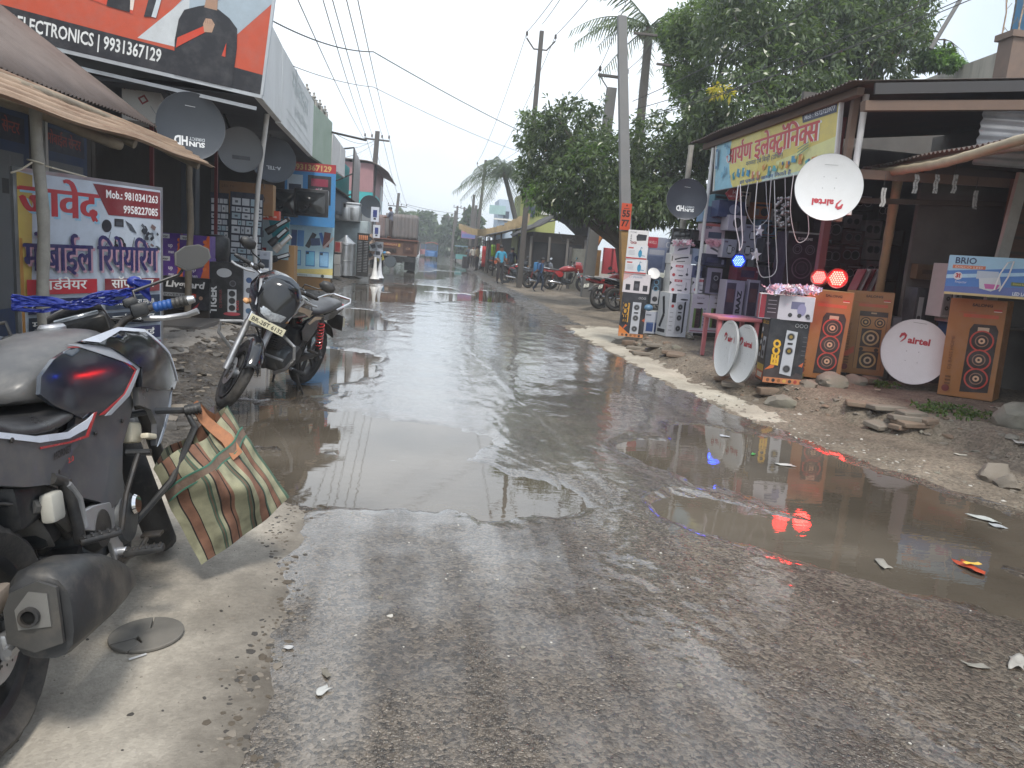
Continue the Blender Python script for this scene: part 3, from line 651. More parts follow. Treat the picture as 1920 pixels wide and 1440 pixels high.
    for s in (1, -1):
        if nk:
            o_ = panel([(.30, .885), (.33, .93), (.42, .965), (.52, .985), (.66, .965), (.80, .86), (.72, .80), (.60, .765), (.50, .765), (.44, .80), (.36, .84)], lambda x, z: ybody(x, z, .985)+.004, .012, DBL, s).build('tank_side_panel', B, smooth=75)
            panel([(.50, .992), (.66, .972), (.815, .862), (.72, .795), (.60, .755), (.575, .758), (.715, .796), (.807, .86), (.657, .966), (.51, .988)], lambda x, z: ybody(x, z)+.0035, .003, mat('red_pinstripe', (.36, .03, .035), .3, coat=.5), s).build('red_pinstripe', o_)
            panel([(.50, 1.0), (.60, .985), (.70, .955), (.84, .862), (.745, .785), (.63, .745), (.60, .75), (.72, .795), (.822, .862), (.672, .974), (.55, .985)], lambda x, z: ybody(x, z)+.0048, .003, mat('pale_grey_decal', (.33, .35, .39), .32, coat=.4, dirt=(.2, .19, .17), da=.3), s).build('grey_swoosh', o_)
            o_ = panel([(.56, .998), (.78, 1.006), (.94, .98), (1.11, .875), (1.22, .745), (1.17, .725), (.98, .755), (.82, .80), (.842, .862), (.70, .957)], lambda x, z: ybody(x, z)+.012, .022, GBK, s).build('tank_shroud', B, smooth=75)
            panel([(.56, 1.002), (.78, 1.018), (.95, .99), (1.12, .88), (1.225, .75), (1.218, .748), (1.112, .872), (.944, .980), (.78, 1.006), (.64, .984)], lambda x, z: ybody(x, z)+.0165, .003, mat('white_decal', (.62, .66, .74), .28, coat=.5), s).build('white_stripe', o_)
            o_ = panel([(.83, .80), (.97, .765), (1.16, .72), (1.10, .66), (.94, .57), (.90, .565), (.93, .64), (.90, .70), (.82, .735)], lambda x, z: ybody(x, .8, .97), .02, GRY, s).build('radiator_shroud', B)
            panel([(1.165, .72), (1.10, .665), (.935, .567), (.90, .56), (1.08, .675), (1.13, .715)], lambda x, z: ybody(x, .8, .97)+.0022, .003, mat('pale_edge', (.30, .34, .40), .3, coat=.3), s).build('pale_edge', o_)
            sp = panel([(.50, .77), (.62, .755), (.83, .80), (.84, .735), (.79, .68), (.73, .62), (.70, .53), (.69, .44), (.60, .435), (.55, .48), (.42, .55), (.30, .625), (.36, .66), (.46, .70)], lambda x, z: ybody(x, .8, .82)+.02*max(0, z-.6), .02, GRY, s).build('side_panel', B, smooth=75)
            ta = panel([(-.34, .90), (-.1, .865), (.08, .825), (.22, .775), (.38, .745), (.48, .755), (.46, .70), (.36, .66), (.29, .625), (.16, .66), (-.1, .76), (-.34, .86)], lambda x, z: ybody(x, .83)+.004+.05*(z-.75), .02, GRY, s).build('tail_panel', B)
            panel([(-.34, .905), (-.1, .872), (.08, .832), (.22, .784), (.40, .75), (.50, .762), (.54, .775), (.495, .735), (.40, .730), (.24, .760), (.08, .816), (-.1, .855), (-.34, .891)], lambda x, z: ybody(x, .83)+.0085+.05*(z-.75), .003, mat('white_decal'), s).build('white_stripe', ta)
            panel([(.535, .775), (.55, .775), (.495, .708), (.40, .715), (.24, .742), (.24, .748), (.40, .721), (.488, .716)], lambda x, z: ybody(x, .83)+.009+.05*(z-.75), .003, mat('red_pinstripe'), s).build('red_pinstripe', ta)
            if s < 0:
                P = Print(); P.text('HORNET', 0, 0, .020, '0c0c0e', w=.105, bold=.02, shear=.25); P.text('2.0', .035, -.028, .014, 'b02018', w=.035, bold=.02, shear=.25)
                P.build('lettering', ta, frame((.355, -ybody(.33, .83)-.006, .69), (1, -.03, -.03), (0, .05, 1)))
        else:
            o_ = panel([(.10, .735), (.30, .745), (.44, .70), (.50, .62), (.44, .52), (.32, .50), (.22, .60), (.08, .70)], lambda x, z: .115, .02, body, s).build('side_panel', B, smooth=75)
            ta = panel([(-.38, .79), (.0, .75), (.10, .735), (.09, .68), (-.1, .68), (-.36, .745)], lambda x, z: .11+.1*min(0, x), .02, body, s).build('tail_panel', B)
            if stripe:
                panel([(.38, .79), (.60, .84), (.80, .88), (.84, .84), (.62, .80), (.46, .745)], lambda x, z: float(np.interp(x, [.28, .36, .48, .62, .76, .86], [.074, .108, .138, .155, .153, .13])), .006, stripe, s).build('tank_stripe', tk)
                panel([(.12, .72), (.30, .73), (.42, .68), (.38, .665), (.28, .70), (.12, .70)], lambda x, z: .1175, .003, stripe, s).build('panel_stripe', o_)
    # ---- seat
    if nk: sec = [(-.36, .07, .935, .90), (-.26, .10, .945, .88), (-.08, .115, .935, .86), (.06, .12, .905, .83), (.13, .13, .86, .79), (.24, .142, .828, .765), (.38, .15, .825, .755), (.50, .145, .838, .765), (.57, .12, .845, .78), (.62, .07, .835, .79)]
    else: sec = [(-.34, .06, .83, .79), (-.28, .11, .85, .78), (-.05, .13, .845, .75), (.10, .135, .815, .74), (.24, .125, .80, .735), (.36, .10, .81, .74), (.42, .06, .82, .77)]
    rings = []
    for x, hw, zt, zb in sec:
        half = [(x, 0, zt), (x, hw*.6, zt-.004), (x, hw*.9, zt-.02), (x, hw, (zt+zb)/2-.01), (x, hw*.92, zb)]
        rings.append(half+[(p[0], -p[1], p[2]) for p in reversed(half[1:])])
    b = M(); b.loft(rings, VIN); b.build('seat', B, smooth=60, sub=1 if det else 0)
    # ---- rear end
    b = M(); b.tube([(-.34, .08, .86), (-.46, .06, .90), (-.46, -.06, .90), (-.34, -.08, .86)] if nk else [(-.05, .14, .78), (-.35, .13, .83), (-.45, .09, .85), (-.45, -.09, .85), (-.35, -.13, .83), (-.05, -.14, .78)], .012, ALU if nk else CHR, 8); b.build('grab_rail', B)
    b = M(); b.rbox((-.37, 0, .83 if nk else .77), (.05, .15, .06), TAIL, .018); b.build('tail_light', B)
    b = M()

    b.grid(lambda u, v: ((RR+.05)*cos(R_(40+110*u)), (v-.5)*.15, RR+(RR+.05)*sin(R_(40+110*u))-.04*abs(v-.5)), 12, 4, BLK); o_ = b.build('rear_fender', B, solid=.006)
    b = M(); b.rbox((-.42, 0, .60), (.012, .17, .17), BLK, .004, rot=(0, .35, 0)); pl_ = b.build('plate_holder', B)
    P = Print(); P.rect(0, 0, .2, .1, 'd9d6c8'); P.text('BR', 0, .012, .026, '1a1a1a', w=.07, bold=.02); P.text('6132' if det else '4417', 0, -.036, .032, '1a1a1a', w=.11, bold=.02)
    P.build('number_plate', pl_, frame((-.43, 0, .61), (0, -1, 0), (.33, 0, 1), .004))
    # ---- springs
    b = M()
    for s in ((0,) if nk else (1, -1)):
        p0 = Vector((.06 if not nk else .36, .115*s, .36)); p1 = Vector((.16 if not nk else .30, .115*s, .72)); d = p1-p0
        b.tube([p0, p1], .018, STL, 8); e1 = d.normalized().orthogonal().normalized(); e2 = d.normalized().cross(e1)
        b.tube([p0+d*(.15+.7*k/72)+(e1*cos(k*.7)+e2*sin(k*.7))*.03 for k in range(73)], .006, RED if not nk else STL, 5)
    b.build('rear_shock', B)
    # ---- steering assembly
    off = .10 if nk else .095
    for s in (1, -1):
        b = M(); b.T = S
        top = Vector((Wb-.35, off*s, .955)); bot = Vector((Wb-.015, off*s, RR-.01)); d = bot-top
        b.tube([top, top+d*.45], .019, CHR if not nk else ALU, n8); b.tube([top+d*.42, bot], .026, ALU if not nk else BLK, n8)
        b.build('fork_leg', B)
    b = M(); b.T = S; b.rbox((Wb-.33, 0, .935), (.09, .26, .03), ALU if nk else BLK, .012, rot=(0, R_(25), 0)); b.rbox((Wb-.265, 0, .80), (.09, .25, .035), BLK, .012, rot=(0, R_(25), 0)); b.build('fork_clamp', B)
    b = M(); b.T = S; b.lathe([(0, .03), (.02, .03), (.02, .022), (.032, .022), (.032, 0), (0, 0)], CHR, 18, Matrix.Translation((Wb-.335, -.0, .955)) @ Matrix.Rotation(R_(-25), 4, 'Y')); b.build('ignition_lock', B)
    b = M(); b.T = S
    b.grid(lambda u, v: (Wb+(RR+.045)*cos(R_(34+92*u)), (v-.5)*(.15 if nk else .13), RR+(RR+.045)*sin(R_(34+92*u))-.05*(2*abs(v-.5))**2), 14, 6, BLK if nk else body); fe = b.build('front_fender', B, solid=.006)
    HBz = 1.0 if nk else 1.02; hx = Wb-.40 if nk else Wb-.42
    b = M(); b.T = S
    b.tube([(hx-.10, .37, HBz+.015), (hx-.06, .24, HBz+.02), (hx-.005, .15, HBz+.0), (hx+.01, .08, HBz-.045), (hx+.01, 0, HBz-.05), (hx+.01, -.08, HBz-.045), (hx-.005, -.15, HBz), (hx-.06, -.24, HBz+.02), (hx-.10, -.37, HBz+.015)], .0135, STL if nk else CHR, n8)
    if nk: b.rbox((hx+.01, 0, HBz-.05), (.06, .13, .03), ALU, .008)
    for s in (1, -1):
        for q in (.045,):
            b.lathe([(0, .012), (.009, .012), (.009, 0), (0, 0)], CHR, 8, Matrix.Translation((hx+.01, q*s, HBz-.036)))
    hb = b.build('handlebar', B)
    for s in (1, -1):
        b = M(); b.T = S; p0 = Vector((hx-.065, .25*s, HBz+.019)); p1 = Vector((hx-.10, .365*s, HBz+.015)); d = p1-p0
        pts = []; rs = []
        for k in range(25): pts.append(p0+d*(k/24)); rs.append(.0165+(.0028 if k % 3 else 0))
        b.tube(pts[:14], rs[:14], BLU if (nk and s < 0) else BLK, 12); b.tube(pts[13:], rs[13:], BLK, 12)
        b.tube([p1, p1+d.normalized()*.022], [.017, .013], ALU if nk else BLK, 10); b.build('grip', B)
        b = M(); b.T = S; q = p0-d.normalized()*.05
        b.rbox(q+Vector((.005, 0, .002)), (.055, .06, .05), BLK, .012); b.rbox(q+Vector((.04, .01*s, -.0)), (.04, .045, .035), STL, .01)
        if s < 0: b.rbox(q+Vector((.03, .02, .035)), (.06, .05, .035), BLK, .012)
        b.build('switch_pod', B)
        b = M(); b.T = S; b.tube([q+Vector((.05, 0, -.03)), q+Vector((.05, .07*s, -.05)), q+Vector((.025, .15*s, -.06)), q+Vector((.01, .19*s, -.055))], [.011, .010, .0105, .012], ALU, 8); b.build('lever', B)
        # mirror: rod and shell, glass as a sub-part
        mp0 = q+Vector((.01, 0, .02)); c_ = Vector((hx+.05 if nk else hx-.0, (.44 if nk else .36)*s, HBz+(.16 if nk else .17)))
        b = M(); b.T = S; b.tube([mp0, mp0+Vector((.01, .0, .05)), c_+Vector((.02, -.06*s, -.05)), c_+Vector((.012, 0, 0))], .006, STL, 8)
        F_ = Matrix.Translation(c_) @ Matrix.Rotation(R_(-8*s), 4, 'Z') @ Matrix.Rotation(R_(6), 4, 'Y')
        out2 = [(-.062, -.012), (-.048, .032), (-.008, .048), (.042, .043), (.070, .018), (.066, -.016), (.026, -.043), (-.03, -.044)]
        out2 = [(x*s*1.05, y*1.0) for x, y in out2]
        def ringm(k, xx): return [F_ @ Vector((xx, x*k, y*k)) for x, y in out2]
        b.loft([ringm(1, -.004), ringm(1.03, .004), ringm(.86, .026), ringm(.45, .04)], MBK if nk else BLK); mo = b.build('mirror', B, smooth=50)
        g = M(); g.T = S; g.loft([ringm(.93, -.006), ringm(.93, -.0045)], MIR if not nk else mat('dusty_glass_dark_reflection', (.045, .043, .040), .4, .1, var=.2)); g.build('mirror_glass', mo)  # dusty glass; its dark colour also paints in a reflection of unbuilt buildings
        b = M(); b.T = S; zi = .80 if nk else .80; xi = Wb-.13 if nk else Wb-.20
        b.tube([(xi-.08, .08*s, zi), (xi-.08, .15*s, zi)], .008, BLK, 6); b.sphere((xi-.07, .175*s, zi), .034, AMB if not nk else mat('smoke_lens', (.3, .3, .3), .2), 10, (1.2, .9, .7)); b.build('indicator', B)
    # ---- nose
    if nk:
        b = M(); b.T = S
        b.loft([[(Wb-.18, .10*a, .93+.10*c) for a, c in ((-1, -1), (1, -1), (1.1, .2), (.6, 1), (-.6, 1), (-1.1, .2))], [(Wb-.06, .09*a, .90+.09*c) for a, c in ((-1, -1), (1, -1), (1.1, .2), (.6, 1), (-.6, 1), (-1.1, .2))], [(Wb-.0, .07*a, .86+.06*c) for a, c in ((-1, -1), (1, -1), (1.1, .2), (.6, 1), (-.6, 1), (-1.1, .2))]], BLK); hd = b.build('headlamp_shell', B, bevel=.008)
        g = M(); g.T = S; g.rbox((Wb+.008, 0, .86), (.02, .12, .09), LNS, .009, rot=(0, -.4, 0)); g.build('lens', hd)
        b = M(); b.T = S; b.rbox((Wb-.27, 0, 1.01), (.05, .19, .10), BLK, .02, rot=(0, R_(-42), 0)); ins = b.build('instrument_panel', B)
        g = M(); g.T = S; g.rbox((Wb-.287, 0, 1.027), (.012, .15, .075), mat('display_glass', (.30, .32, .34), .08, .5, coat=1), .005, rot=(0, R_(-42), 0)); g.build('display', ins)
        b = M(); b.T = S; b.grid(lambda u, v: (Wb-.30+.09*u*0+.0+(.16*(1-u)), (v-.5)*(.26-.08*u), .95+.14*u-.02*(2*abs(v-.5))**2), 6, 6, GRY); b.build('fly_screen', B, solid=.005)
        # rear caliper, reservoir, hoses
        b = M(); b.rbox((-.03, -.10, .43), (.10, .045, .06), mat('dusty_caliper', (.24, .20, .165), .65, .3, var=.2, dirt=(.25, .2, .15), da=.6), .014); b.lathe([(0, .03), (.024, .03), (.026, .02), (.026, -.01), (0, -.01)], mat('dusty_caliper'), 14, Matrix.Translation((.0, -.12, .41)) @ Matrix.Rotation(pi/2, 4, 'X'))
        b.tube([(.02, -.11, .44), (.10, -.12, .43)], .01, mat('dusty_caliper'), 8); b.build('brake_caliper', B)
        b = M(); b.rbox((.27, -.125, .565), (.075, .04, .085), mat('reservoir_plastic', (.36, .35, .31), .55, var=.15, dirt=(.2, .17, .13), da=.6), .012, rot=(0, .1, 0)); b.build('brake_reservoir', B)
        b = M(); b.tube([(.28, -.13, .645), (.33, -.135, .62), (.35, -.14, .55), (.35, -.145, .47), (.36, -.14, .42)], .017, BLK, 10); b.tube([(.33, -.15, .61), (.37, -.155, .55), (.375, -.155, .46)], .010, ALU, 8); b.build('brake_hose', B)
        b = M(); b.grid(lambda u, v: ((RR+.035)*cos(R_(20+120*u)), (v-.5)*.17, RR+(RR+.035)*sin(R_(20+120*u))), 14, 4, mat('dusty_hugger', (.09, .085, .08), .7, var=.2, dirt=(.22, .2, .17), da=.8)); b.tube([(.22, -.09, .585), (.30, -.10, .56), (.40, -.10, .46)], .02, mat('dusty_hugger'), 8); b.build('tyre_hugger', B, solid=.006)
        b = M(); b.rbox((.30, 0, .60), (.30, .20, .14), BLK, .03); b.build('air_box', B)
        b = M()
        for s in (1, -1):
            b.tube([(.80, .10*s, .70), (.93, .20*s, .69), (1.01, .30*s, .665), (.99, .33*s, .60), (.92, .24*s, .42), (.80, .10*s, .28)], .013, BLK, 8)
        b.tube([(1.005, -.30, .665), (1.015, -.355, .672)], .020, BLK, 12)
        for k in range(4): b.tube([(1.006+k*.003, -.312-k*.012, .6665), (1.007+k*.003, -.317-k*.012, .6668)], .0225, BLK, 12)
        b.build('crash_guard', B)
        b = M()
        for x, z in ((.58, .70), (.74, .70), (.66, .48), (.62, .45), (.40, .60), (.33, .65), (.86, .78), (1.12, .735), (.12, .80)):
            for s in (1, -1): y_ = ybody(x, z)*(.84 if z < .71 and .5 < x < .8 else 1)+.012; b.sphere((x, s*y_, z), .008, STL, 8, (1, .6, 1))
        b.build('bolt', B)
        b = M()
        for k, (ye, ze) in enumerate(((-.22, HBz), (-.20, HBz-.02), (.20, HBz))): b.tube([S @ Vector((hx-.02, ye, ze)), S @ Vector((hx+.10, ye*.55, ze+.01+.02*k)), Vector((1.10, ye*.5, .90)), Vector((1.02, ye*.35, .74))], .006, BLK, 6)
        b.build('control_cable', B)
        b = M(); b.rbox((.90, -.20, .60), (.14, .03, .02), CRM, .006, rot=(0, .3, 0)); b.rbox((.86, -.15, .63), (.10, .04, .075), CRM, .012, rot=(0, .25, 0)); b.build('horn_cover', B)
    else:
        S2 = S; kc = Matrix.Translation((Wb-.13, 0, .93)); S = S @ kc @ Matrix.Diagonal((1.15, 1.32, 1.28, 1)) @ kc.inverted()
        b = M(); b.T = S
        def fr(x, ks, dz=0): return [(x+.03*(z-.9)*0-abs(y)*.35, y*ks, z*1.0+dz) for y, z in ((-.15, .93), (-.13, 1.01), (-.075, 1.075), (0, 1.09), (.075, 1.075), (.13, 1.01), (.15, .93), (.115, .84), (.06, .78), (0, .765), (-.06, .78), (-.115, .84))]
        b.loft([[(p[0]-.10, p[1]*.9, p[2]) for p in fr(Wb-.20, 1.1)], fr(Wb-.17, 1.1), [(p[0]+.02*(1.09-p[2])/.3, p[1], .90+(p[2]-.90)*.93) for p in fr(Wb-.10, .95)], [(p[0]+.05*(1.09-p[2])/.3, p[1]*.88, .89+(p[2]-.89)*.80) for p in fr(Wb-.075, .9)]], body); cw = b.build('headlamp_cowl', B, smooth=45, bevel=.004)
        g = M(); g.T = S
        def face(k, pts): return [(Wb-.055+k-abs(y)*.32-(z-.86)*.42, y, z) for y, z in pts]
        q = [(-.105, .985), (0, .972), (.105, .985), (.10, .905), (.065, .845), (0, .83), (-.065, .845), (-.10, .905)]
        g.loft([face(-.01, q), face(.012, q), [(p[0]+.008, p[1]*.8, .91+(p[2]-.91)*.8) for p in face(.012, q)]], LNS); g.build('headlamp_lens', cw, smooth=60)
        g = M(); g.T = S; q = [(-.118, 1.005), (0, .992), (.118, 1.005), (.108, 1.045), (.062, 1.095), (0, 1.112), (-.062, 1.095), (-.108, 1.045)]
        g.loft([face(.0, q), face(.012, q)], mat('dark_visor', (.055, .068, .09), .2, coat=.7)); g.build('visor', cw)
        g = M(); g.T = S; q = [(-.122, 1.008), (0, .995), (.122, 1.008), (.12, .988), (0, .975), (-.12, .988)]
        g.loft([face(.004, q), face(.016, q)], mat('pale_blue_stripe', (.45, .55, .72), .25, coat=.5)); g.build('stripe', cw)
        for s in (1, -1):
            g = M(); g.T = S; g.loft([face(-.012, [(.128*s, .95), (.15*s, 1.01), (.14*s, 1.02), (.118*s, .97), (.105*s, .87), (.112*s, .87)]), face(.008, [(.128*s, .95), (.15*s, 1.01), (.14*s, 1.02), (.118*s, .97), (.105*s, .87), (.112*s, .87)])], ALU); g.build('side_accent', cw)
        S = S2
        if plate:
            b = M(); b.T = S; b.rbox((Wb-.015, 0, .765), (.006, .30, .062), mat('plate_backing', (.55, .53, .42), .5, var=.1), .006, rot=(0, R_(-12), 0)); npo = b.build('front_number_plate', B)
            P = Print(); P.rect(0, 0, .29, .055, 'd8d2b4'); P.text(plate, 0, -.016, .032, '15130f', w=.26, bold=.02)
            P.build('lettering', npo, S @ frame((Wb-.0105, 0, .765), (0, 1, 0), (-sin(R_(12)), 0, cos(R_(12))), .001))
        if guard:
            b = M()
            for s in (1, -1): b.tube([(.86, .06*s, .62), (.98, .20*s, .64), (1.04, .34*s, .60), (1.02, .35*s, .50), (.92, .25*s, .36), (.80, .10*s, .26)], .014, ALU, 8)
            b.tube([(1.0, -.25, .45), (1.0, .25, .45)], .012, ALU, 8); b.build('crash_guard', B)
        b = M()
        for s in (1, -1): b.tube([(.40, .09*s, .34), (.32, .13*s, .02), (.26, .15*s, .012)], .012, STL, 8)
        b.build('centre_stand', B)
    return B
near = make_bike('motorcycle', 'grey and black motorcycle with pale stripes parked in front, blue cloth tied across its handlebar', 'naked', (-1.06, 1.88, .012), 2, 8, 24)
g2 = G(405, 765, .0)
make_bike('motorcycle', 'black motorcycle with clear headlamp and front plate, standing at the edge of the puddle', 'commuter', (-1.17, 7.28, .0), 162, 13, 42, body=GBK, stripe=mat('tan_stripe', (.42, .32, .22), .35, coat=.4), plate='BR-28T 6132')
# blue cloth tied over the bar
def bikept(o, p): return (Matrix.Translation(o.location) @ o.rotation_quaternion.to_matrix().to_4x4()) @ Vector(p)
BLC = mat('blue_plastic_cloth', (.010, .022, .19), .35, var=.35, vs=14, bump=.4, bs=30)
b = M()
A_ = [PY(22, 566, 2.72), PY(90, 558, 2.80), PY(150, 552, 2.86), PY(205, 545, 2.92), PY(240, 537, 2.98), PY(268, 532, 3.02)]
def ribbon(b, w0, dz, sd):
    n = 60
    def fn(u, v):
        q = u*(len(A_)-1); i = min(int(q), len(A_)-2); p = A_[i].lerp(A_[i+1], q-i); w = w0*(.75+.35*sin(u*9+sd))*(1-.55*u**3)
        tw = .5*sin(u*6+sd*2); z = (v-.5)*w
        return p+Vector((.0, z*sin(tw)+.006*sin(v*20+u*30+sd), z*cos(tw)+dz+.012*sin(u*11+sd)-.02*sin(pi*u)+.004*sin(v*26+u*14)))
    b.grid(fn, n, 12, BLC)
ribbon(b, .034, -.012, 0); ribbon(b, .024, -.002, 1.7); ribbon(b, .018, -.022, 3.1)
b.sphere(A_[-1]+Vector((-.03, 0, .005)), .024, BLC, 10, (1.2, 1, .9))
b.grid(lambda u, v: PY(250, 530, 2.97).lerp(PY(282, 546, 3.02), u)+Vector((0, .01*sin(9*v), (v-.5)*.055*(.5+u))), 10, 8, BLC)
tag(b.build('cloth_tie', smooth=70, solid=.002), 'blue plastic cloth strip stretched across the handlebar of the grey motorcycle', 'cloth')
# striped shopping bag hanging from the crash guard
def bag_mat():
    m, t, b, N, L = nodes('striped_bag_cloth')
    uv = N('ShaderNodeTexCoord'); sp = N('ShaderNodeSeparateXYZ'); L(uv.outputs['UV'], sp.inputs[0])
    r = N('ShaderNodeValToRGB'); r.color_ramp.interpolation = 'CONSTANT'; e = r.color_ramp.elements
    BE, OR, GN, BK, BR = (.33, .31, .22), (.24, .115, .08), (.07, .12, .09), (.018, .015, .014), (.16, .105, .075)
    seq = [(0, BE), (.07, BK), (.08, OR), (.15, BK), (.157, BE), (.26, GN), (.272, BR), (.285, GN), (.30, BE), (.33, BK), (.345, OR), (.42, BK), (.432, OR), (.46, BE), (.56, GN), (.572, BR), (.59, GN), (.60, BK), (.612, BE), (.66, OR), (.735, BK), (.75, GN), (.765, BE), (.84, BK), (.85, OR), (.90, GN), (.91, BE), (.97, GN)]
    while len(e) < len(seq): e.new(1.)
    for el, (p, c) in zip(e, seq): el.position = p; el.color = (*c, 1)
    L(sp.outputs[0], r.inputs[0])
    wv = N('ShaderNodeTexWave'); wv.inputs['Scale'].default_value = 60; wv.bands_direction = 'X'; L(uv.outputs['UV'], wv.inputs['Vector'])
    x = N('ShaderNodeMix'); x.data_type = 'RGBA'; x.blend_type = 'MULTIPLY'; L(wv.outputs['Fac'], x.inputs[0]); L(r.outputs[0], x.inputs[6]); x.inputs[7].default_value = (.62, .68, .55, 1)
    dn = N('ShaderNodeTexNoise'); dn.inputs['Scale'].default_value = 7; dn.inputs['Detail'].default_value = 8; L(uv.outputs['UV'], dn.inputs['Vector']); dm_ = N('ShaderNodeMapRange'); dm_.inputs[1].default_value = .3; dm_.inputs[2].default_value = .7; dm_.inputs[3].default_value = .55; dm_.inputs[4].default_value = 1.2; L(dn.outputs['Fac'], dm_.inputs[0]); dv_ = N('ShaderNodeVectorMath'); dv_.operation = 'SCALE'; L(x.outputs[2], dv_.inputs[0]); L(dm_.outputs[0], dv_.inputs['Scale']); L(dv_.outputs[0], b.inputs['Base Color']); b.inputs['Roughness'].default_value = .82
    n = N('ShaderNodeTexNoise'); n.inputs['Scale'].default_value = 120; L(uv.outputs['UV'], n.inputs['Vector']); bp = N('ShaderNodeBump'); bp.inputs['Strength'].default_value = .25; bp.inputs['Distance'].default_value = .003; L(n.outputs['Fac'], bp.inputs['Height']); L(bp.outputs[0], b.inputs['Normal'])
    return m
bg_m = bag_mat()
Yb = 2.92
corner = [PY(288, 884, Yb-.10), PY(428, 768, Yb+.13), PY(541, 930, Yb+.10), PY(375, 1057, Yb-.06)]   # left, top, right, bottom
nrm = ((corner[1]-corner[0]).cross(corner[3]-corner[0])).normalized()
if nrm.y > 0: nrm = -nrm
def bagpt(u, v, s):
    p = corner[0].lerp(corner[1], u).lerp(corner[3].lerp(corner[2], u), v)
    bul = (sin(pi*u)**.9)*(sin(pi*min(1, v*.8+.2))**.9)
    fold = .016*sin(u*15+v*5+2*sin(v*4))+.026*sin(u*7-v*6+1)+.010*sin(v*13-u*9)+.006*sin(v*23+u*5)
    edge = .035*sin(pi*u)*(v-.35)-.02*sin(pi*u*2.2+.6)*(1-v)+.012*sin(v*9)*(abs(u-.5)*2)**3
    return p+nrm*(s*.125*bul+fold*(.4+.6*bul))+(corner[3]-corner[0]).normalized()*edge
b = M(); nu = nv = 34
vs = []; fs = []; uvs = []
for s in (1, -1):
    o0 = len(vs)
    for i in range(nu+1):
        for j in range(nv+1): vs.append(bagpt(i/nu, j/nv, s))
    for i in range(nu):
        for j in range(nv): f = (o0+i*(nv+1)+j, o0+(i+1)*(nv+1)+j, o0+(i+1)*(nv+1)+j+1, o0+i*(nv+1)+j+1); fs.append(f if s > 0 else f[::-1])
b.add(vs, fs, bg_m); bo = b.build('shopping_bag', smooth=70, fixn=False)
ul = bo.data.uv_layers.new(name='UVMap'); npts = (nu+1)*(nv+1)
for lp in bo.data.loops: k = lp.vertex_index % npts; ul.data[lp.index].uv = ((k//(nv+1))/nu, (k % (nv+1))/nv)
tag(bo, 'striped beige, orange and green cloth shopping bag hanging from the motorcycle crash guard', 'bag')
wb_ = mat('woven_strap', (.17, .12, .09), .8, var=.3, vs=30, bump=.3); wg = mat('strap_green_edge', (.06, .17, .12), .8)
def band(b, fn, n, w, m):
    pts = [fn(i/n) for i in range(n+1)]; b.loft([[p-q*w+nrm*.003, p+q*w+nrm*.003, p+q*w-nrm*.003, p-q*w-nrm*.003] for p, q in pts], m)
dv = (corner[3]-corner[0]).normalized()
b = M(); band(b, lambda t: (bagpt(t, .27-.06*sin(t*3), 1)+nrm*.006, dv), 24, .021, wb_)
for q in (-.019, 0.019): band(b, lambda t: (bagpt(t, .27-.06*sin(t*3), 1)+nrm*.008+dv*q, dv), 24, .003, wg)
b.build('woven_band', bo)
hk = bikept(near, (1.012, -.33, .668))
b = M(); ou = (corner[1]-corner[0]).normalized()
b.loft([[p-ou*w-nrm*.004, p+ou*w-nrm*.004, p+ou*w+nrm*.004, p-ou*w+nrm*.004] for p, w in ((bagpt(.72, .30, 1)+nrm*.01, .024), (bagpt(.73, .12, 1)+nrm*.012, .024), (bagpt(.70, .0, 1)+nrm*.012, .022), (hk.lerp(bagpt(.7, 0, 1), .5), .020), (hk+Vector((0, 0, .022)), .016), (hk.lerp(bagpt(.82, 0, -1), .5)+Vector((.0, .02, 0)), .018), (bagpt(.86, .05, -1)-nrm*.012, .02))], mat('orange_strap', (.34, .15, .075), .8, var=.25, vs=40))
b.build('handle', bo, smooth=60)
# ================================================================== shared shop pieces
CARD = mat('brown_card', (.30, .175, .075), .8, var=.14, vs=5, dirt=(.2, .13, .07), da=.4)
BAM = mat('bamboo', (.27, .225, .16), .6, var=.25, vs=7, dirt=(.16, .14, .12), ds=4, da=.7, stretch=(1, 1, .25), bump=.12)
WOODD = mat('dark_wood', (.055, .042, .032), .8, var=.3, vs=8, bump=.3, bs=30)
RUSTY = mat('rusty_sheet', (.44, .32, .225), .62, .25, var=.25, vs=3, dirt=(.17, .075, .035), ds=3.2, da=.9, rv=.12, bump=.08, stretch=(5, .35, 5))
OLDSH = mat('weathered_sheet', (.165, .135, .122), .68, .25, var=.22, vs=3, dirt=(.10, .075, .06), ds=2, da=.7, bump=.1)
DKSH = mat('dark_sheet', (.06, .055, .055), .65, .3, var=.3, vs=3, dirt=(.14, .09, .06), ds=2.5, da=.5)
GALV = mat('galvanised_sheet', (.46, .48, .50), .38, .85, var=.15, vs=5, dirt=(.3, .3, .29), ds=3, da=.6, rv=.1)
SHADE = mat('shade_wall', (.085, .078, .072), .9, var=.3, vs=3, dirt=(.09, .08, .07), da=.5)  # dark base colour stands in for the shade inside stalls and shops
WHP = mat('white_paint', (.66, .66, .63), .55, var=.08, vs=3, dirt=(.36, .34, .30), ds=2, da=.6)
WPL = mat('white_plastic', (.70, .70, .69), .4, var=.05, dirt=(.5, .48, .44), da=.3)
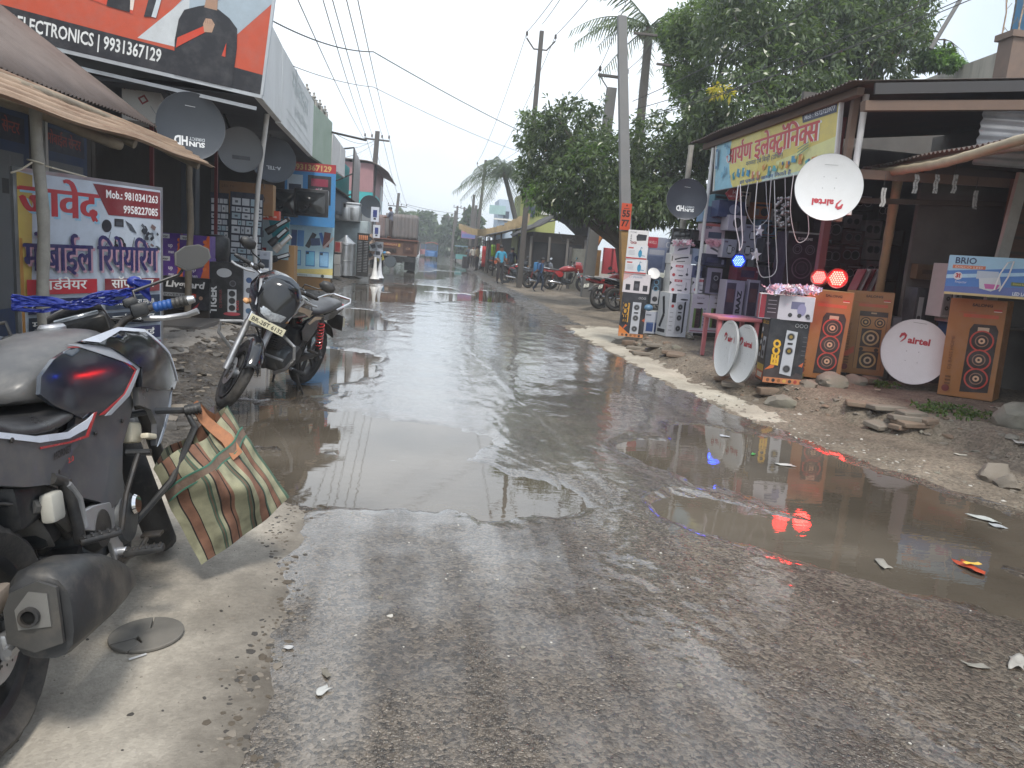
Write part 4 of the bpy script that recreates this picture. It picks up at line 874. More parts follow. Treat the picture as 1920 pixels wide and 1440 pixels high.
def sheet(b, o, across, down, m, pitch=.076, amp=.011, per=8, ragged=0):
    """corrugated sheet: ridges run along 'down', wave across"""
    o = Vector(o); A = Vector(across); D = Vector(down); n = A.cross(D).normalized(); Ln = A.length; k = max(4, int(Ln/pitch*per))
    rnd = random.Random(int(Ln*100)); rag = [rnd.uniform(-ragged, ragged) for _ in range(int(Ln/.75)+2)]
    def fn(u, v):
        r = rag[int(u*Ln/.75)]
        return o+A*u+D*(v*(1+r))+n*(amp*sin(2*pi*u*Ln/pitch)+.012*sin(u*7+v*3)+.008*sin(u*23))
    return b.grid(fn, k, 6, m)
def bamboo(b, p0, p1, r=.04, m=None, bend=.02, n=10):
    p0 = Vector(p0); p1 = Vector(p1); d = p1-p0; k = max(3, int(d.length/.11)); pts = []; rs = []; q = d.normalized().orthogonal()
    for i in range(k+1):
        t = i/k; pts.append(p0+d*t+q*(bend*sin(pi*t)+.006*sin(t*13))); rs.append(r*(1.08-.18*t)*(1.12 if i % 3 == 0 else 1))
    return b.tube(pts, rs, m or BAM, n)
def place(cx, cy, w, h, Y):
    p = PY(cx, cy, Y); k = scale_at(p); return p, w*k, h*k
def carton(name, label, cat, cx, cy, w, h, Y, dep, m, front=None, side=None, yaw=0, tilt=0, group=None, z0=None, bev=.004, rside=None, top=None):
    """a printed box whose front is centred at a photograph pixel at distance Y; stands on z0 when given"""
    p, w, h = place(cx, cy, w, h, Y)
    z = p.z-h/2 if z0 is None else z0; hs = sum(map(ord, label)); yaw += (hs % 9-4)*.8; tilt += (hs % 7-3)*.22
    b = M(); b.rbox((0, dep/2, h/2), (w, dep, h), m, bev, seg=1)
    o = b.build(name, None, (p.x, p.y, z), (0, R_(tilt), R_(yaw))); tag(o, label, cat, group)
    for fn, F in ((front, frame((0, -.001, h/2), (1, 0, 0), (0, 0, 1))), (side, frame((-w/2-.001, dep/2, h/2), (0, -1, 0), (0, 0, 1))), (rside, frame((w/2+.001, dep/2, h/2), (0, 1, 0), (0, 0, 1)))):
        if fn: P = Print(); fn(P, w if fn is front else dep, h); P.build('printed_face', o, F)
    return o
def dish(label, c, R, facing, m, fn=None, roll=0, name='dish_antenna', arm=True, mount=None):
    """shallow offset dish, hollow side towards 'facing'; print follows the bowl"""
    f = Vector(facing).normalized(); x = Vector((0, 0, 1)).cross(f).normalized(); y = f.cross(x)
    x2 = x*cos(R_(roll))+y*sin(R_(roll)); y2 = f.cross(x2)
    X = Matrix(((x2[0], y2[0], f[0], c[0]), (x2[1], y2[1], f[1], c[1]), (x2[2], y2[2], f[2], c[2]), (0, 0, 0, 1)))
    D = R*.14; t = thing(name, label, 'satellite dish'); t.matrix_world = X
    b = M(); b.lathe([(R*k/12, D*(k/12)**2) for k in range(13)]+[(R*1.012, D+.002), (R*1.012, D-.012), (R*.985, D-.014)]+[(R*k/12*.985, D*(k/12)**2-.006) for k in range(11, -1, -1)], m, 56)
    o = b.build('reflector', t, smooth=50)
    b = M(); b.lathe([(R*1.0, D-.004), (R*1.02, D), (R*1.02, D-.02), (R*.99, D-.022)], mat('dish_rim', (.28, .29, .30), .5, .3), 56, close=True); b.build('rim', o, smooth=50)
    b = M(); b.rbox((0, 0, -.05), (.14, .2, .08), STL, .01); b.tube([(0, -.05, -.08), (0, -.3*R, -.14)], .02, STL, 8); b.build('bracket', t)
    if mount: b = M(); b.tube([Vector((0, 0, -.09)), X.inverted() @ Vector(mount)], .02, STL, 8); b.build('mounting_pole', t)
    if fn:
        P = Print(eps=.0008); fn(P, R); ob = P.build('lettering', o, Matrix.Translation((0, 0, .0022)))
        for v in ob.data.vertices: v.co.z += D*(v.co.x**2+v.co.y**2)/R**2
    return t
# ------------------------------------------------------------------ repair stall with the Hindi banner
st = thing('market_stall', 'low phone repair stall with rusty corrugated roof on bamboo posts', 'stall', (-3.3, 6.5, .1))
def at(b, name, **k): o = b.build(name, None, **k); o.parent = st; o.matrix_parent_inverse = Matrix.Translation(-st.location); return o
b = M(); sheet(b, (-3.04, -1.0, 2.30), (-.16, 10.35, .19), (-3.5, 0, 2.42), OLDSH, ragged=.0); at(b, 'roof_sheet', solid=.004)
b = M()
o_, A_, D_ = Vector((-3.0, -1.0, 2.35)), Vector((-.06, 10.6, .02)), Vector((.40, .12, -.27))
b.grid(lambda u, v: o_+A_*u+D_*v+Vector((.3, 0, .95)).normalized()*(.020*sin(2*pi*v*.48/.09)+.02*sin(u*9)*v+.012*sin(u*31+v*3)*v), 80, 64, RUSTY); at(b, 'awning_sheet', solid=.004)
b = M()
bamboo(b, (-2.90, 6.0, .05), (-2.90, 6.02, 2.24), .043, mat('grey_bamboo', (.30, .285, .25), .6, var=.2, vs=9, dirt=(.19, .18, .16), ds=6, da=.7, bump=.15)); at(b, 'bamboo_post')
b = M(); bamboo(b, (-3.30, 10.75, .08), (-3.22, 10.6, 2.32), .042, mat('brown_bamboo', (.20, .165, .12), .65, var=.25, vs=9, dirt=(.12, .1, .08), da=.7, bump=.15)); at(b, 'bamboo_post')
b = M(); bamboo(b, (-2.85, 2.9, .05), (-2.88, 2.95, 2.24), .043); at(b, 'bamboo_post')
for y, dz in ((4.6, .05), (7.4, .0), (9.3, 0)):
    b = M(); bamboo(b, (-2.72, y, 2.10+dz), (-4.2, y+.15, 2.75+dz), .035); at(b, 'rafter')
b = M(); bamboo(b, (-2.98, 2.6, 2.26), (-3.0, 9.6, 2.30), .04); bamboo(b, (-3.5, 5.2, 2.30), (-2.78, 7.2, 2.06), .05); at(b, 'bamboo_purlin')
b = M(); b.box((-4.15, 4.4, 1.5), (.08, 11, 3.0), SHADE); at(b, 'back_wall')
for y0, y1 in ((5.6, 7.0), (7.15, 8.3), (8.5, 9.6)):
    b = M(); yc = (y0+y1)/2; wd = y1-y0; b.box((-4.085, yc, 1.35), (.03, wd, 2.3), mat('blue_door_paint', (.045, .075, .16), .55, var=.2, dirt=(.1, .1, .1), da=.4)); pn = at(b, 'shutter_panel')
    P = Print(.0006); P.rect(0, -.12, wd*.8, 1.5, '6f7478'); P.rect(0, .85, wd*.86, .24, '20263e')
    P.text('मोबाईल सेन्टर', 0, .81, .10, 'a2382c', w=wd*.7, bold=.02); P.rect(.1*wd, .3, .12, .14, '2a2c30'); P.line([(-wd*.1, -.85), (-wd*.1, .6)], .02, '6b7076'); P.line([(wd*.18, -.85), (wd*.18, .6)], .015, '7b8086')
    P.build('painted_front', pn, frame((-4.068, yc, 1.35), (0, 1, 0), (0, 0, 1)))
for y in (5.55, 7.08, 8.42): b = M(); b.box((-3.98, y, 1.25), (.05, .05, 2.3), WHP); at(b, 'steel_upright')
b = M(); b.box((-3.10, 5.35, 1.05), (.06, .10, 2.0), mat('worn_plank', (.20, .17, .13), .8, var=.25, bump=.2)); b.box((-3.75, 5.40, 1.1), (1.2, .04, 2.2), SHADE); at(b, 'plank_and_shade_sheet')  # real plank, plus a dark sheet standing in for the unlit interior
# banner
w_, h_ = 1.47, 1.66
bl, br = Vector((-3.04, 5.98, 1.72)), Vector((-2.47, 7.34, 1.72))
ub = (br-bl).normalized(); cb = (bl+br)/2-Vector((0, 0, h_/2))
bn = thing('banner_sign', 'white Hindi phone repair banner with red and navy lettering in a metal frame', 'sign', cb)
F = frame((0, 0, 0), ub, (0, 0, 1))
b = M(); b.T = F; b.box((0, 0, -.012), (w_, h_, .008), mat('vinyl_back', (.5, .5, .5), .6))
for x, y, a, c in ((w_/2, 0, .028, h_+.03), (-w_/2, 0, .028, h_+.03)): b.box((x, y, -.014), (a, c, .028), GALV)
for y in (h_/2, -h_/2): b.box((0, y, -.014), (w_-.028, .028, .024), GALV)
b.box((w_/2, -h_/2-.05, -.014), (.028, .12, .024), GALV); b.build('frame', bn)
P = Print(); U = lambda u: (u-.5)*w_; V_ = lambda v: (.5-v)*h_
P.rect(0, 0, w_-.03, h_-.03, 'b9c3cf'); P.poly([(U(.01), V_(.01)), (U(.10), V_(.02)), (U(.07), V_(.6)), (U(.01), V_(.62))], 'b9a25a'); P.poly([(U(.012), V_(.3)), (U(.03), V_(.3)), (U(.03), V_(.98)), (U(.012), V_(.98))], 'a8783e')
P.text('जावेद', U(.035), V_(.205), .20, '8fc0d8', w=.49*w_, al='l', bold=.04); P.text('जावेद', U(.02), V_(.195), .20, 'b03a40', w=.49*w_, al='l', bold=.04)
P.poly([(U(.475), V_(.02)), (U(.985), V_(.02)), (U(.985), V_(.165)), (U(.58), V_(.165))], '7a2a30')
P.text('Mob.: 9810341263', U(.965), V_(.08), .062, 'eef0f0', w=.40*w_, al='r', bold=.025); P.text('9958227085', U(.965), V_(.148), .062, 'eef0f0', w=.275*w_, al='r', bold=.025)
rnd = random.Random(4)
P.circ(U(.565), V_(.22), .052, '22252c'); P.rect(U(.655), V_(.2), .10, .065, '22252c'); P.rect(U(.655), V_(.205), .07, .03, '3a4049'); P.poly([(U(.70), V_(.185)), (U(.75), V_(.205)), (U(.79), V_(.25)), (U(.74), V_(.235))], '444b55')
P.ring(U(.655), V_(.305), .055, .038, '23262d'); P.circ(U(.63), V_(.325), .026, '23262d', ry=.03); P.circ(U(.69), V_(.315), .02, '23262d', ry=.026)
P.line([(U(.54), V_(.33)), (U(.57), V_(.30)), (U(.59), V_(.25))], .006, '50565e'); P.line([(U(.55), V_(.335)), (U(.60), V_(.325))], .006, '50565e'); P.line([(U(.72), V_(.335)), (U(.75), V_(.325)), (U(.77), V_(.27))], .006, '50565e'); P.line([(U(.77), V_(.34)), (U(.79), V_(.28))], .008, '30343b')
for _ in range(26):
    x, y = rnd.uniform(.83, .96), rnd.uniform(.2, .36); P.rect(U(x), V_(y), rnd.uniform(.02, .06), rnd.uniform(.012, .05), rnd.choice(['22252c', '30343c', '50565e', '6d5a58', '2b2f38']), rot=rnd.uniform(-1, 1))
P.text('मोबाईल रिपेयरिंग', U(.035), V_(.455), .20, 'b08a98', w=.92*w_, al='l', bold=.03); P.text('मोबाईल रिपेयरिंग', U(.022), V_(.445), .20, '28265a', w=.92*w_, al='l', bold=.03)
rows = [(.485, 'b4303a', '7a2a30', 'हार्डवेयर', 'सॉफ्टवेयर', .075), (.575, '24284e', '24344a', 'टच एण्ड डिस्पले (कोम्बो)', 'ग्लास गार्ड (बड़ा ग्लास)', .045), (.66, '26303e', '26303e', 'मोबाईल कवर', 'चार्जर हेडफोन', .05), (.745, '5a2838', '24284e', 'माईक स्पीकर', 'मेमोरी कार्ड', .05), (.83, '7c3a2e', '8a2c56', 'बैटरी', 'डाटा केबल', .05)]
for v, c1, c2, t1, t2, hh in rows:
    P.rect(U(.255), V_(v+.035), .47*w_-.04, .07*h_, c1); P.text(t1, U(.255), V_(v+.048), hh*.9, 'e6e6e2', w=min(.42, .30 if hh > .06 else .40)*w_, bold=.02)
    P.rect(U(.745), V_(v+.035), .43*w_, .07*h_, c2); P.text(t2, U(.745), V_(v+.048), hh*.9, 'e6e6e2', w=.33*w_, bold=.02)
P.rect(U(.73), V_(.94), .4*w_, .03, 'c06a3a')
P.build('printed_banner', bn, F)
b = M(); pp = Vector((-2.90, 6.0, 1.77))
b.tube([pp+Vector((.05*cos(a), .05*sin(a), .02*sin(a*.5))) for a in np.linspace(0, 7, 16)]+[pp+Vector((.1, .02, -.02)), pp+Vector((.2, .35, -.05))], .006, mat('old_rope', (.5, .45, .36), .8), 6)
b.tube([pp+Vector((0, -.05, 0)), pp+Vector((-.04, -.12, -.06)), pp+Vector((-.10, -.14, -.09))], .007, mat('old_rope'), 6)
tag(b.build('rope'), 'pale rope tied round the bamboo post above the banner', 'rope')
# ------------------------------------------------------------------ electronics shop row
sh = thing('shop_row', 'long row of shops with pale fascia boards over a dark canopy', 'shop', (-3.5, 16, .1))
def ats(b, name, **k): o = b.build(name, None, **k); o.parent = sh; o.matrix_parent_inverse = Matrix.Translation(-sh.location); return o
FX = lambda y: -2.15-.065*(y-10)
FASC = mat('faded_fascia', (.70, .72, .72), .6, var=.07, vs=2, dirt=(.48, .50, .49), ds=1.6, da=.5, stretch=(1, 1, .3))
def fboard(y0, y1, z0, z1, m, th=.09):
    x0, x1 = FX(y0), FX(y1); b = M()
    z00, z01 = (z0 if isinstance(z0, tuple) else (z0, z0)); z10, z11 = (z1 if isinstance(z1, tuple) else (z1, z1))
    b.loft([[(x0, y0, z00), (x0, y0, z10), (x0-th, y0, z10), (x0-th, y0, z00)], [(x1, y1, z01), (x1, y1, z11), (x1-th, y1, z11), (x1-th, y1, z01)]], m)
    return ats(b, 'fascia_board', bevel=.006), frame(((x0+x1)/2, (y0+y1)/2, (z00+z01+z10+z11)/4), (x1-x0, y1-y0, 0), (0, 0, 1), .004)
fboard(9.75, 11.62, 3.0, 4.03, FASC)
o_, F = fboard(11.65, 16.7, (2.98, 3.05), (4.03, 4.16), FASC)
P = Print(.0006); P.text('मोबाइल', 0, .12, .28, 'a9b4b4', w=2.6, bold=.03); P.text('इलेक्ट्रॉनिक्स', .2, -.18, .12, 'b4bdbc', w=2.2); P.line([(-2.0, -.28), (2.1, -.32)], .012, 'aeb6b4'); P.line([(-2.0, -.42), (2.1, -.46)], .012, 'aeb6b4')
ob = P.build('faded_lettering', o_, Matrix.Translation(-Vector(sh.location)*0) @ F)
GRNF = mat('green_fascia', (.28, .38, .28), .6, var=.08, vs=2, dirt=(.22, .28, .22), da=.4)
fboard(16.73, 22.6, (3.05, 3.33), (4.12, 4.62), GRNF)
fboard(22.9, 27.0, (3.38, 3.6), (4.38, 4.6), mat('grey_fascia', (.58, .56, .55), .6, var=.08, dirt=(.36, .33, .32), da=.5))
fboard(27.2, 30.6, (3.6, 3.75), (4.6, 4.76), mat('grey_fascia'))
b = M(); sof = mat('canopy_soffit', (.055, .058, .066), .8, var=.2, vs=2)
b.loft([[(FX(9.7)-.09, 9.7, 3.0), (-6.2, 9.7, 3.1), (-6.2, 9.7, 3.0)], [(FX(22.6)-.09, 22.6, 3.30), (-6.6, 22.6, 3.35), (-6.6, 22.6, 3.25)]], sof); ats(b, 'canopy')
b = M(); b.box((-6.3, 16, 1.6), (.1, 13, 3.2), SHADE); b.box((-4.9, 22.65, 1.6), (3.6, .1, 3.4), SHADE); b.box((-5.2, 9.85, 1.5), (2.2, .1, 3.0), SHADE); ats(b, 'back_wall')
b = M(); b.loft([[(FX(9.75)-.1, 9.85, 3.1), (FX(9.75)-.1, 9.85, 3.95), (-6.3, 9.85, 3.95), (-6.3, 9.85, 3.1)], [(FX(22.6)-.1, 22.6, 3.4), (FX(22.6)-.1, 22.6, 4.1), (-6.6, 22.6, 4.1), (-6.6, 22.6, 3.4)]], mat('shade_plaster', (.05, .05, .05), .85, var=.15)); ats(b, 'parapet')  # coloured dark to stand in for the shade beneath the billboard
for k, y in enumerate((17.2, 18.9, 20.6, 22.3)):     # baluster knobs on the green parapet
    b = M(); x = FX(y)-.2; z = 4.22+(y-17)*.082; b.rbox((x, y, z-.02), (.16, .22, .36), mat('dull_plaster', (.30, .29, .27), .85, var=.15), .02); b.lathe([(.0, .34), (.03, .31), (.02, .27), (.06, .22), (.03, .18), (.09, .16), (.09, .14), (0, .14)], mat('dull_plaster', (.30, .29, .27), .85, var=.15), 12, Matrix.Translation((x, y, z+.03))); ats(b, 'finial')
b = M(); b.tube([(FX(17.2)-.2, 17.2, 4.4), (FX(22.3)-.2, 22.3, 4.83)], .035, mat('dull_plaster', (.30, .29, .27), .85, var=.15), 8); ats(b, 'parapet_rail')
b = M(); b.tube([(FX(22.4), 22.4, 4.33), (FX(22.4)+1.0, 22.0, 4.15)], .03, STL, 8); ats(b, 'drain_spout')
b = M(); b.box((-4.3, 16, .09), (2.9, 12.4, .14), mat('shop_floor', (.13, .12, .11), .8)); ats(b, 'floor_slab')
for y in (10.4, 12.6): b = M(); b.box((-3.62 if y < 11 else -3.42, y, 1.5), (.045, .045, 3.0), mat('maroon_post', (.16, .03, .035), .5)); ats(b, 'steel_post')
b = M(); b.box((-3.9, 12.9, 1.55), (.22, .22, 3.0), mat('grey_pillar', (.10, .11, .125), .7)); ats(b, 'pillar')
# billboard
bR = Vector((-2.07, 9.52, 2.99)); bL = bR-4.69*Vector((1, .03, -.125)).normalized()
ud = (bR-bL).normalized(); wl = (bR-bL).length; hb_ = 1.75
up_ = Vector((.10, -.08, 1)).normalized(); cb = (bL+bR)/2+up_*hb_/2
bb = thing('billboard', 'orange and black electronics billboard with a man in a black sweater', 'billboard', cb)
F = frame((0, 0, 0), ud, up_)
b = M(); b.T = F; b.box((0, 0, -.03), (wl, hb_, .04), mat('vinyl_back')); b.box((0, -hb_/2-.02, -.03), (wl+.04, .04, .06), mat('alu_edge', (.5, .53, .56), .4, .6)); b.box((wl/2+.015, 0, -.03), (.03, hb_, .06), mat('alu_edge'))
b.build('frame', bb)
b = M(); b.T = F; b.box((0, -hb_/2-.16, -.10), (wl*.98, .04, .05), mat('alu_edge')); b.tube([(-wl*.3, -hb_/2, -.06), (-wl*.3, hb_/2, -.5)], .02, STL, 6); b.tube([(wl*.3, -hb_/2, -.06), (wl*.3, hb_/2, -.5)], .02, STL, 6); b.build('bracket_rail', bb)
P = Print(.0006); W2, H2 = wl/2, hb_/2; bot = -H2
O_, K_, GYb = 'bf5238', '22242b', '9fb0bd'
P.rect(0, 0, wl, hb_, O_); P.poly([(1.0, -H2+.3), (1.45, .02), (1.32, H2), (W2, H2), (W2, .12), (2.0, -.30), (1.6, -H2+.3)], 'a4b4c0'); P.poly([(.95, -H2+.30), (1.46, .0), (1.5, -H2+.30)], 'c6ccd0')
P.poly([(-W2, bot), (W2, bot), (W2, bot+.22), (1.0, bot+.27), (-W2, bot+.36)], K_)
P.text('CHOUDHARY ELECTRONICS | 9931367129', 1.22, bot+.10, .135, 'dfe2e2', w=2.35, al='r', bold=.02)
P.rect(-.75, .25, 1.0, .75, '26262b'); P.rect(-.7, -.05, .34, .02, '6a6a70'); P.rect(-.02, .3, .42, .6, '2c2b30'); P.rect(.02, .02, .34, .06, 'd2452c')
P.poly([(.28, -.28), (.88, -.34), (.92, .36), (.32, .40)], 'cf4a30'); P.text('LIVFAST', .60, .12, .085, 'f0e8e4', w=.40, bold=.05, shear=.2); P.poly([(.88, -.3), (.90, .0), (.70, -.3)], 'e0d4cc'); P.circ(.72, -.05, .035, 'a88670'); P.poly([(.60, -.32), (.62, -.14), (.68, -.09), (.78, -.09), (.84, -.14), (.85, -.33)], '1e1e24'); P.poly([(1.0, -.34), (1.08, -.32), (1.26, .6), (1.16, .6)], '2a2c33'); P.poly([(1.08, -.32), (1.13, -.32), (1.30, .6), (1.26, .6)], 'c9d2d8')
class Man:      # shifts and scales the figure's drawing
    def __init__(s, P, cx, y0, k, x0): s.P, s.cx, s.y0, s.k, s.x0 = P, cx, y0, k, x0
    def t(s, x, y): return (s.cx+(x-s.x0)*s.k, s.y0+(y-s.y0)*s.k)
    def poly(s, p, c): s.P.poly([s.t(*q) for q in p], c)
    def circ(s, x, y, r, c, ry=None): s.P.circ(*s.t(x, y), r*s.k, c, ry=(ry or r)*s.k)
    def rect(s, x, y, w, h, c): s.P.rect(*s.t(x, y), w*s.k, h*s.k, c)
    def line(s, p, w, c): s.P.line([s.t(*q) for q in p], w*s.k, c)
# the man: sweater, neck, face, fist
mx_ = 1.13
Q = P; P = Man(Q, 1.70, bot, .70, 1.13)
P.poly([(mx_-.46, bot), (mx_-.50, -.35), (mx_-.47, -.02), (mx_-.40, .14), (mx_-.2, .24), (mx_-.10, .28), (mx_+.12, .27), (mx_+.30, .18), (mx_+.44, .05), (mx_+.47, -.25), (mx_+.46, bot)], K_)
P.poly([(mx_-.10, .25), (mx_+.10, .25), (mx_+.09, .46), (mx_-.08, .46)], 'a88670'); P.circ(mx_+.01, .58, .145, 'b8957e', ry=.2); P.poly([(mx_-.13, .56), (mx_-.10, .44), (mx_+.01, .39), (mx_+.12, .44), (mx_+.15, .56), (mx_+.09, .50), (mx_+.01, .485), (mx_-.07, .50)], '2a2220'); P.rect(mx_+.01, .505, .09, .018, '7a4a44'); P.poly([(mx_-.14, .64), (mx_-.12, .78), (mx_+.14, .79), (mx_+.16, .64), (mx_+.11, .71), (mx_-.09, .71)], '1d1817')
P.rect(mx_-.05, .625, .045, .014, '2a2220'); P.rect(mx_+.07, .625, .045, .014, '2a2220')
P.poly([(mx_-.47, -.46), (mx_-.40, -.40), (mx_-.02, -.10), (mx_-.06, -.02), (mx_-.46, -.30)], 'c8432a'); P.poly([(mx_-.06, -.12), (mx_+.06, -.10), (mx_+.09, .03), (mx_+.03, .10), (mx_-.06, .09), (mx_-.09, .0)], 'b8957e')
for k in range(4): P.line([(mx_-.06+.035*k, .095-.01*k), (mx_-.055+.035*k, .02)], .006, '8a6a58')
P.poly([(mx_+.25, -.42), (mx_+.31, -.42), (mx_+.30, -.2)], 'c8432a')
P = Q
P.build('printed_sheet', bb, F)
# white leaning pipe and lamp
b = M(); q = [PY(504, 190, 11.2), PY(494, 270, 11.5), PY(484, 350, 11.8), PY(478, 440, 12.1)]; q.append(Vector((q[-1].x-.03, 12.35, .1))); b.tube(q, .035, WPL, 12); b.tube([q[2]+Vector((.03, 0, .1)), q[2]+Vector((.08, -.02, .06)), q[2]+Vector((.10, -.03, -.02))], .006, STL, 6)
tag(b.build('pipe_pole'), 'tall white plastic pipe leaning in front of the electronics shop', 'pole')
lb = thing('light_bulb', 'small lit white bulb under the dark canopy', 'lamp', PY(507, 293, 14)); b = M(); b.sphere((0, 0, 0), .055, mat('lit_bulb', (1, 1, .95), emit=9, ecol=(1, .98, .92)), 12); b.build('bulb', lb); b = M(); b.lathe([(.03, .04), (.03, .11), (0, .11)], WPL, 12); b.tube([(0, 0, .1), (0, 0, .5)], .006, BLK, 5); b.build('holder', lb)
# dishes under the canopy
DKD = mat('dark_dish_paint', (.050, .058, .070), .42, .3, var=.1, vs=4, rv=.08)
def sunface(P, R):
    # read upside down: HD sits at the viewer's left
    P.text('HD', -.08*R, -.33*R, .26*R, 'd8dcdf', w=.40*R, al='l', bold=.04, rot=pi)
    P.text('SUN', .42*R, -.46*R, .14*R, 'd8dcdf', w=.46*R, al='l', bold=.04, rot=pi); P.text('DIRECT', .42*R, -.33*R, .09*R, 'aab2b8', w=.46*R, al='l', bold=.03, rot=pi); P.rect(-.02*R, .60*R, .3*R, .016*R, 'c0c4c8', rot=-.05)
def dishtv(P, R): P.rect(.05*R, -.35*R, .8*R, .17*R, '2e3034'); P.text('dish TV', .40*R, -.30*R, .09*R, '9a9ea2', w=.62*R, al='l', rot=pi)
def atel(P, R): P.text('A-TEL', .36*R, -.28*R, .15*R, 'c8ccd0', w=.66*R, al='l', bold=.03, rot=pi)
fc = Vector((.45, -1, -.02))
dish('dark dish reading upside down, hanging beside the white carton under the canopy', PY(357, 237, 9.6), .375, fc, DKD, sunface, mount=(-3.3, 10.0, 3.0))
dish('plain grey dish with a dark strip, second hanging under the canopy', PY(450, 281, 11.4), .305, fc, mat('grey_dish_paint', (.15, .155, .16), .5, .3, var=.1), dishtv, mount=(-3.1, 11.8, 3.05))
dish('dark hanging dish beside the lit bulb behind the white pipe', PY(512, 300, 13.6), .37, fc, DKD, atel, mount=(-3.0, 14.0, 3.08))
# goods of the electronics shop
carton('carton', 'white appliance carton with red mark lying above the rusty roof', 'carton', 265, 196, 66, 62, 10.2, .5, mat('white_card', (.62, .62, .60), .7, var=.06), lambda P, w, h: (P.rect(0, 0, w*.98, h*.98, 'd6d4cf'), P.text('LIVPURE', -w*.3, h*.38, .04, '8a2a2a', w=w*.3), P.rect(.02, h*.15, .09, .09, '9a3034', rot=.6), P.rect(.02, h*.15, .05, .05, 'd6d4cf', rot=.6), P.line([(.1, 0), (.18, -.12), (.2, -.3)], .006, '8a8f94')), yaw=14)
def wyper(P, w, h):
    P.rect(0, 0, w, h, '5b3a8c'); P.poly([(w*.18, -h/2), (w*.5, -h/2), (w*.5, h*.5), (w*.42, h*.5)], 'd8652a')
    P.rect(-w*.28, h*.36, w*.4, h*.2, 'cfd0d2'); P.text('wypr', -w*.28, h*.31, h*.10, '4a4a50', w=w*.26, bold=.03); P.circ(w*.34, h*.22, h*.085, 'e0763a'); P.circ(w*.34, 0, h*.085, 'e0763a'); P.text('up', -w*.05, -h*.12, h*.18, 'e8e2ee', w=w*.2, bold=.02); P.text('man', -w*.02, -h*.40, h*.14, 'e8e2ee', w=w*.24, bold=.02)
for i, (cx, cy) in enumerate(((322, 458), (365, 462), (322, 500), (365, 504))):
    carton('carton', ['purple and orange carton, upper left of four behind the bamboo post', 'purple and orange carton, upper right of four behind the bamboo post', 'purple and orange carton, lower left of four behind the bamboo post', 'purple and orange carton, lower right of four behind the bamboo post'][i], 'carton', cx, cy, 40 if i % 2 == 0 else 54, 41, 10.9, .3, ink('5b3a8c'), wyper, group='purple and orange cartons')
def livg(P, w, h):
    P.rect(0, 0, w, h, '14141a'); P.text('Livguard', -w*.02, h*.18, h*.2, 'd8d8d8', w=w*.8, bold=.03, shear=.15); P.rect(-w*.2, -.06*h, w*.55, h*.12, '8a8c90'); P.text('INVERTER', -w*.2, -.10*h, h*.07, '2a2a2e', w=w*.5); P.rect(w*.12, -.06*h, w*.2, h*.12, 'b8402c'); P.poly([(w*.15, -h*.5), (w*.45, -h*.5), (w*.42, -h*.25), (w*.3, -h*.18), (w*.2, -h*.3)], '26242c'); P.circ(w*.32, -h*.12, h*.06, 'a88670'); P.poly([(w*.12, -h*.5), (w*.22, -h*.5), (w*.3, -h*.25)], 'a03038')
carton('battery_carton', 'black inverter battery carton with white lettering under the purple cartons', 'carton', 348, 550, 84, 60, 10.8, .35, ink('14141a'), livg)
carton('crate', 'dark low plinth under the black battery carton', 'crate', 350, 592, 80, 22, 10.85, .35, WOODD)
def tiger(P, w, h):
    P.rect(0, 0, w, h, '101014'); P.circ(-.05*w, h*.33, .22*w, 'b8babc', ry=.075*h); P.text('TIGER', -w*.28, -h*.12, w*.2, 'd4d4d4', w=h*.46, rot=pi/2, bold=.04); P.text('DJ SPEAKER', -w*.12, -h*.1, w*.07, '8a3034', w=h*.3, rot=pi/2)
    P.rect(w*.18, -h*.13, w*.26, h*.38, 'b4b8bc')
    for k in (-.25, -.13, -.01): P.circ(w*.18, h*k, w*.085, '16161a'); P.ring(w*.18, h*k, w*.1, w*.085, '4a4c50')
    P.circ(w*.18, -h*.35, w*.25, '9a3a44', ry=.03*h); P.circ(w*.2, h*.16, w*.09, '2c2c30'); P.ring(w*.2, h*.16, w*.1, w*.07, '5a5a60'); P.text('BASS', w*.38, -h*.2, w*.08, 'b03838', w=h*.16, rot=pi/2)
carton('speaker_carton', 'black tower speaker carton with white vertical lettering behind the parked motorcycle', 'carton', 424, 549, 60, 112, 10.95, .3, ink('101014'), tiger, yaw=8)
carton('speaker_carton', 'white speaker carton with round icons beside the black speaker carton', 'carton', 478, 560, 44, 112, 11.2, .3, mat('white_card'), lambda P, w, h: (P.rect(0, 0, w*.98, h*.98, 'c9cdd4'), [P.circ(-w*.25, h*(.3-.17*k), w*.12, c) for k, c in enumerate(('3a5a8a', '5a5a62', '8a4a4a', '4a6a8a', '3c3c44'))], P.rect(w*.15, -.05*h, w*.3, h*.6, '26262c')), yaw=8)
def switches(rows, cols, seed):
    def fn(P, w, h):
        P.rect(0, 0, w, h, '20263a'); rnd = random.Random(seed); y = h*.45
        while y > -h*.42:
            hh = rnd.choice([.05, .06, .075, .05])*h; x = -w*.46
            while x < w*.42:
                ww = min(rnd.choice([.12, .2, .26, .3])*w, w*.48-x); P.rect(x+ww/2, y-hh/2, ww*.86, hh*.86, rnd.choice(['c4c9cf', 'b4bac2', 'cdd0d4', '9fb4bf'])) 
                if rnd.random() < .5: P.rect(x+ww/2, y-hh/2, ww*.3, hh*.3, '5a606a')
                x += ww
            y -= hh*1.12
        if cols > 1: P.rect(0, -h*.22, w*.5, h*.12, 'b8b4ac'); P.text('REO', 0, -h*.215, h*.045, '3a3a40', w=w*.34, bold=.03); P.text('HAVELLS', 0, -h*.265, h*.025, 'a03a30', w=w*.4)
    return fn
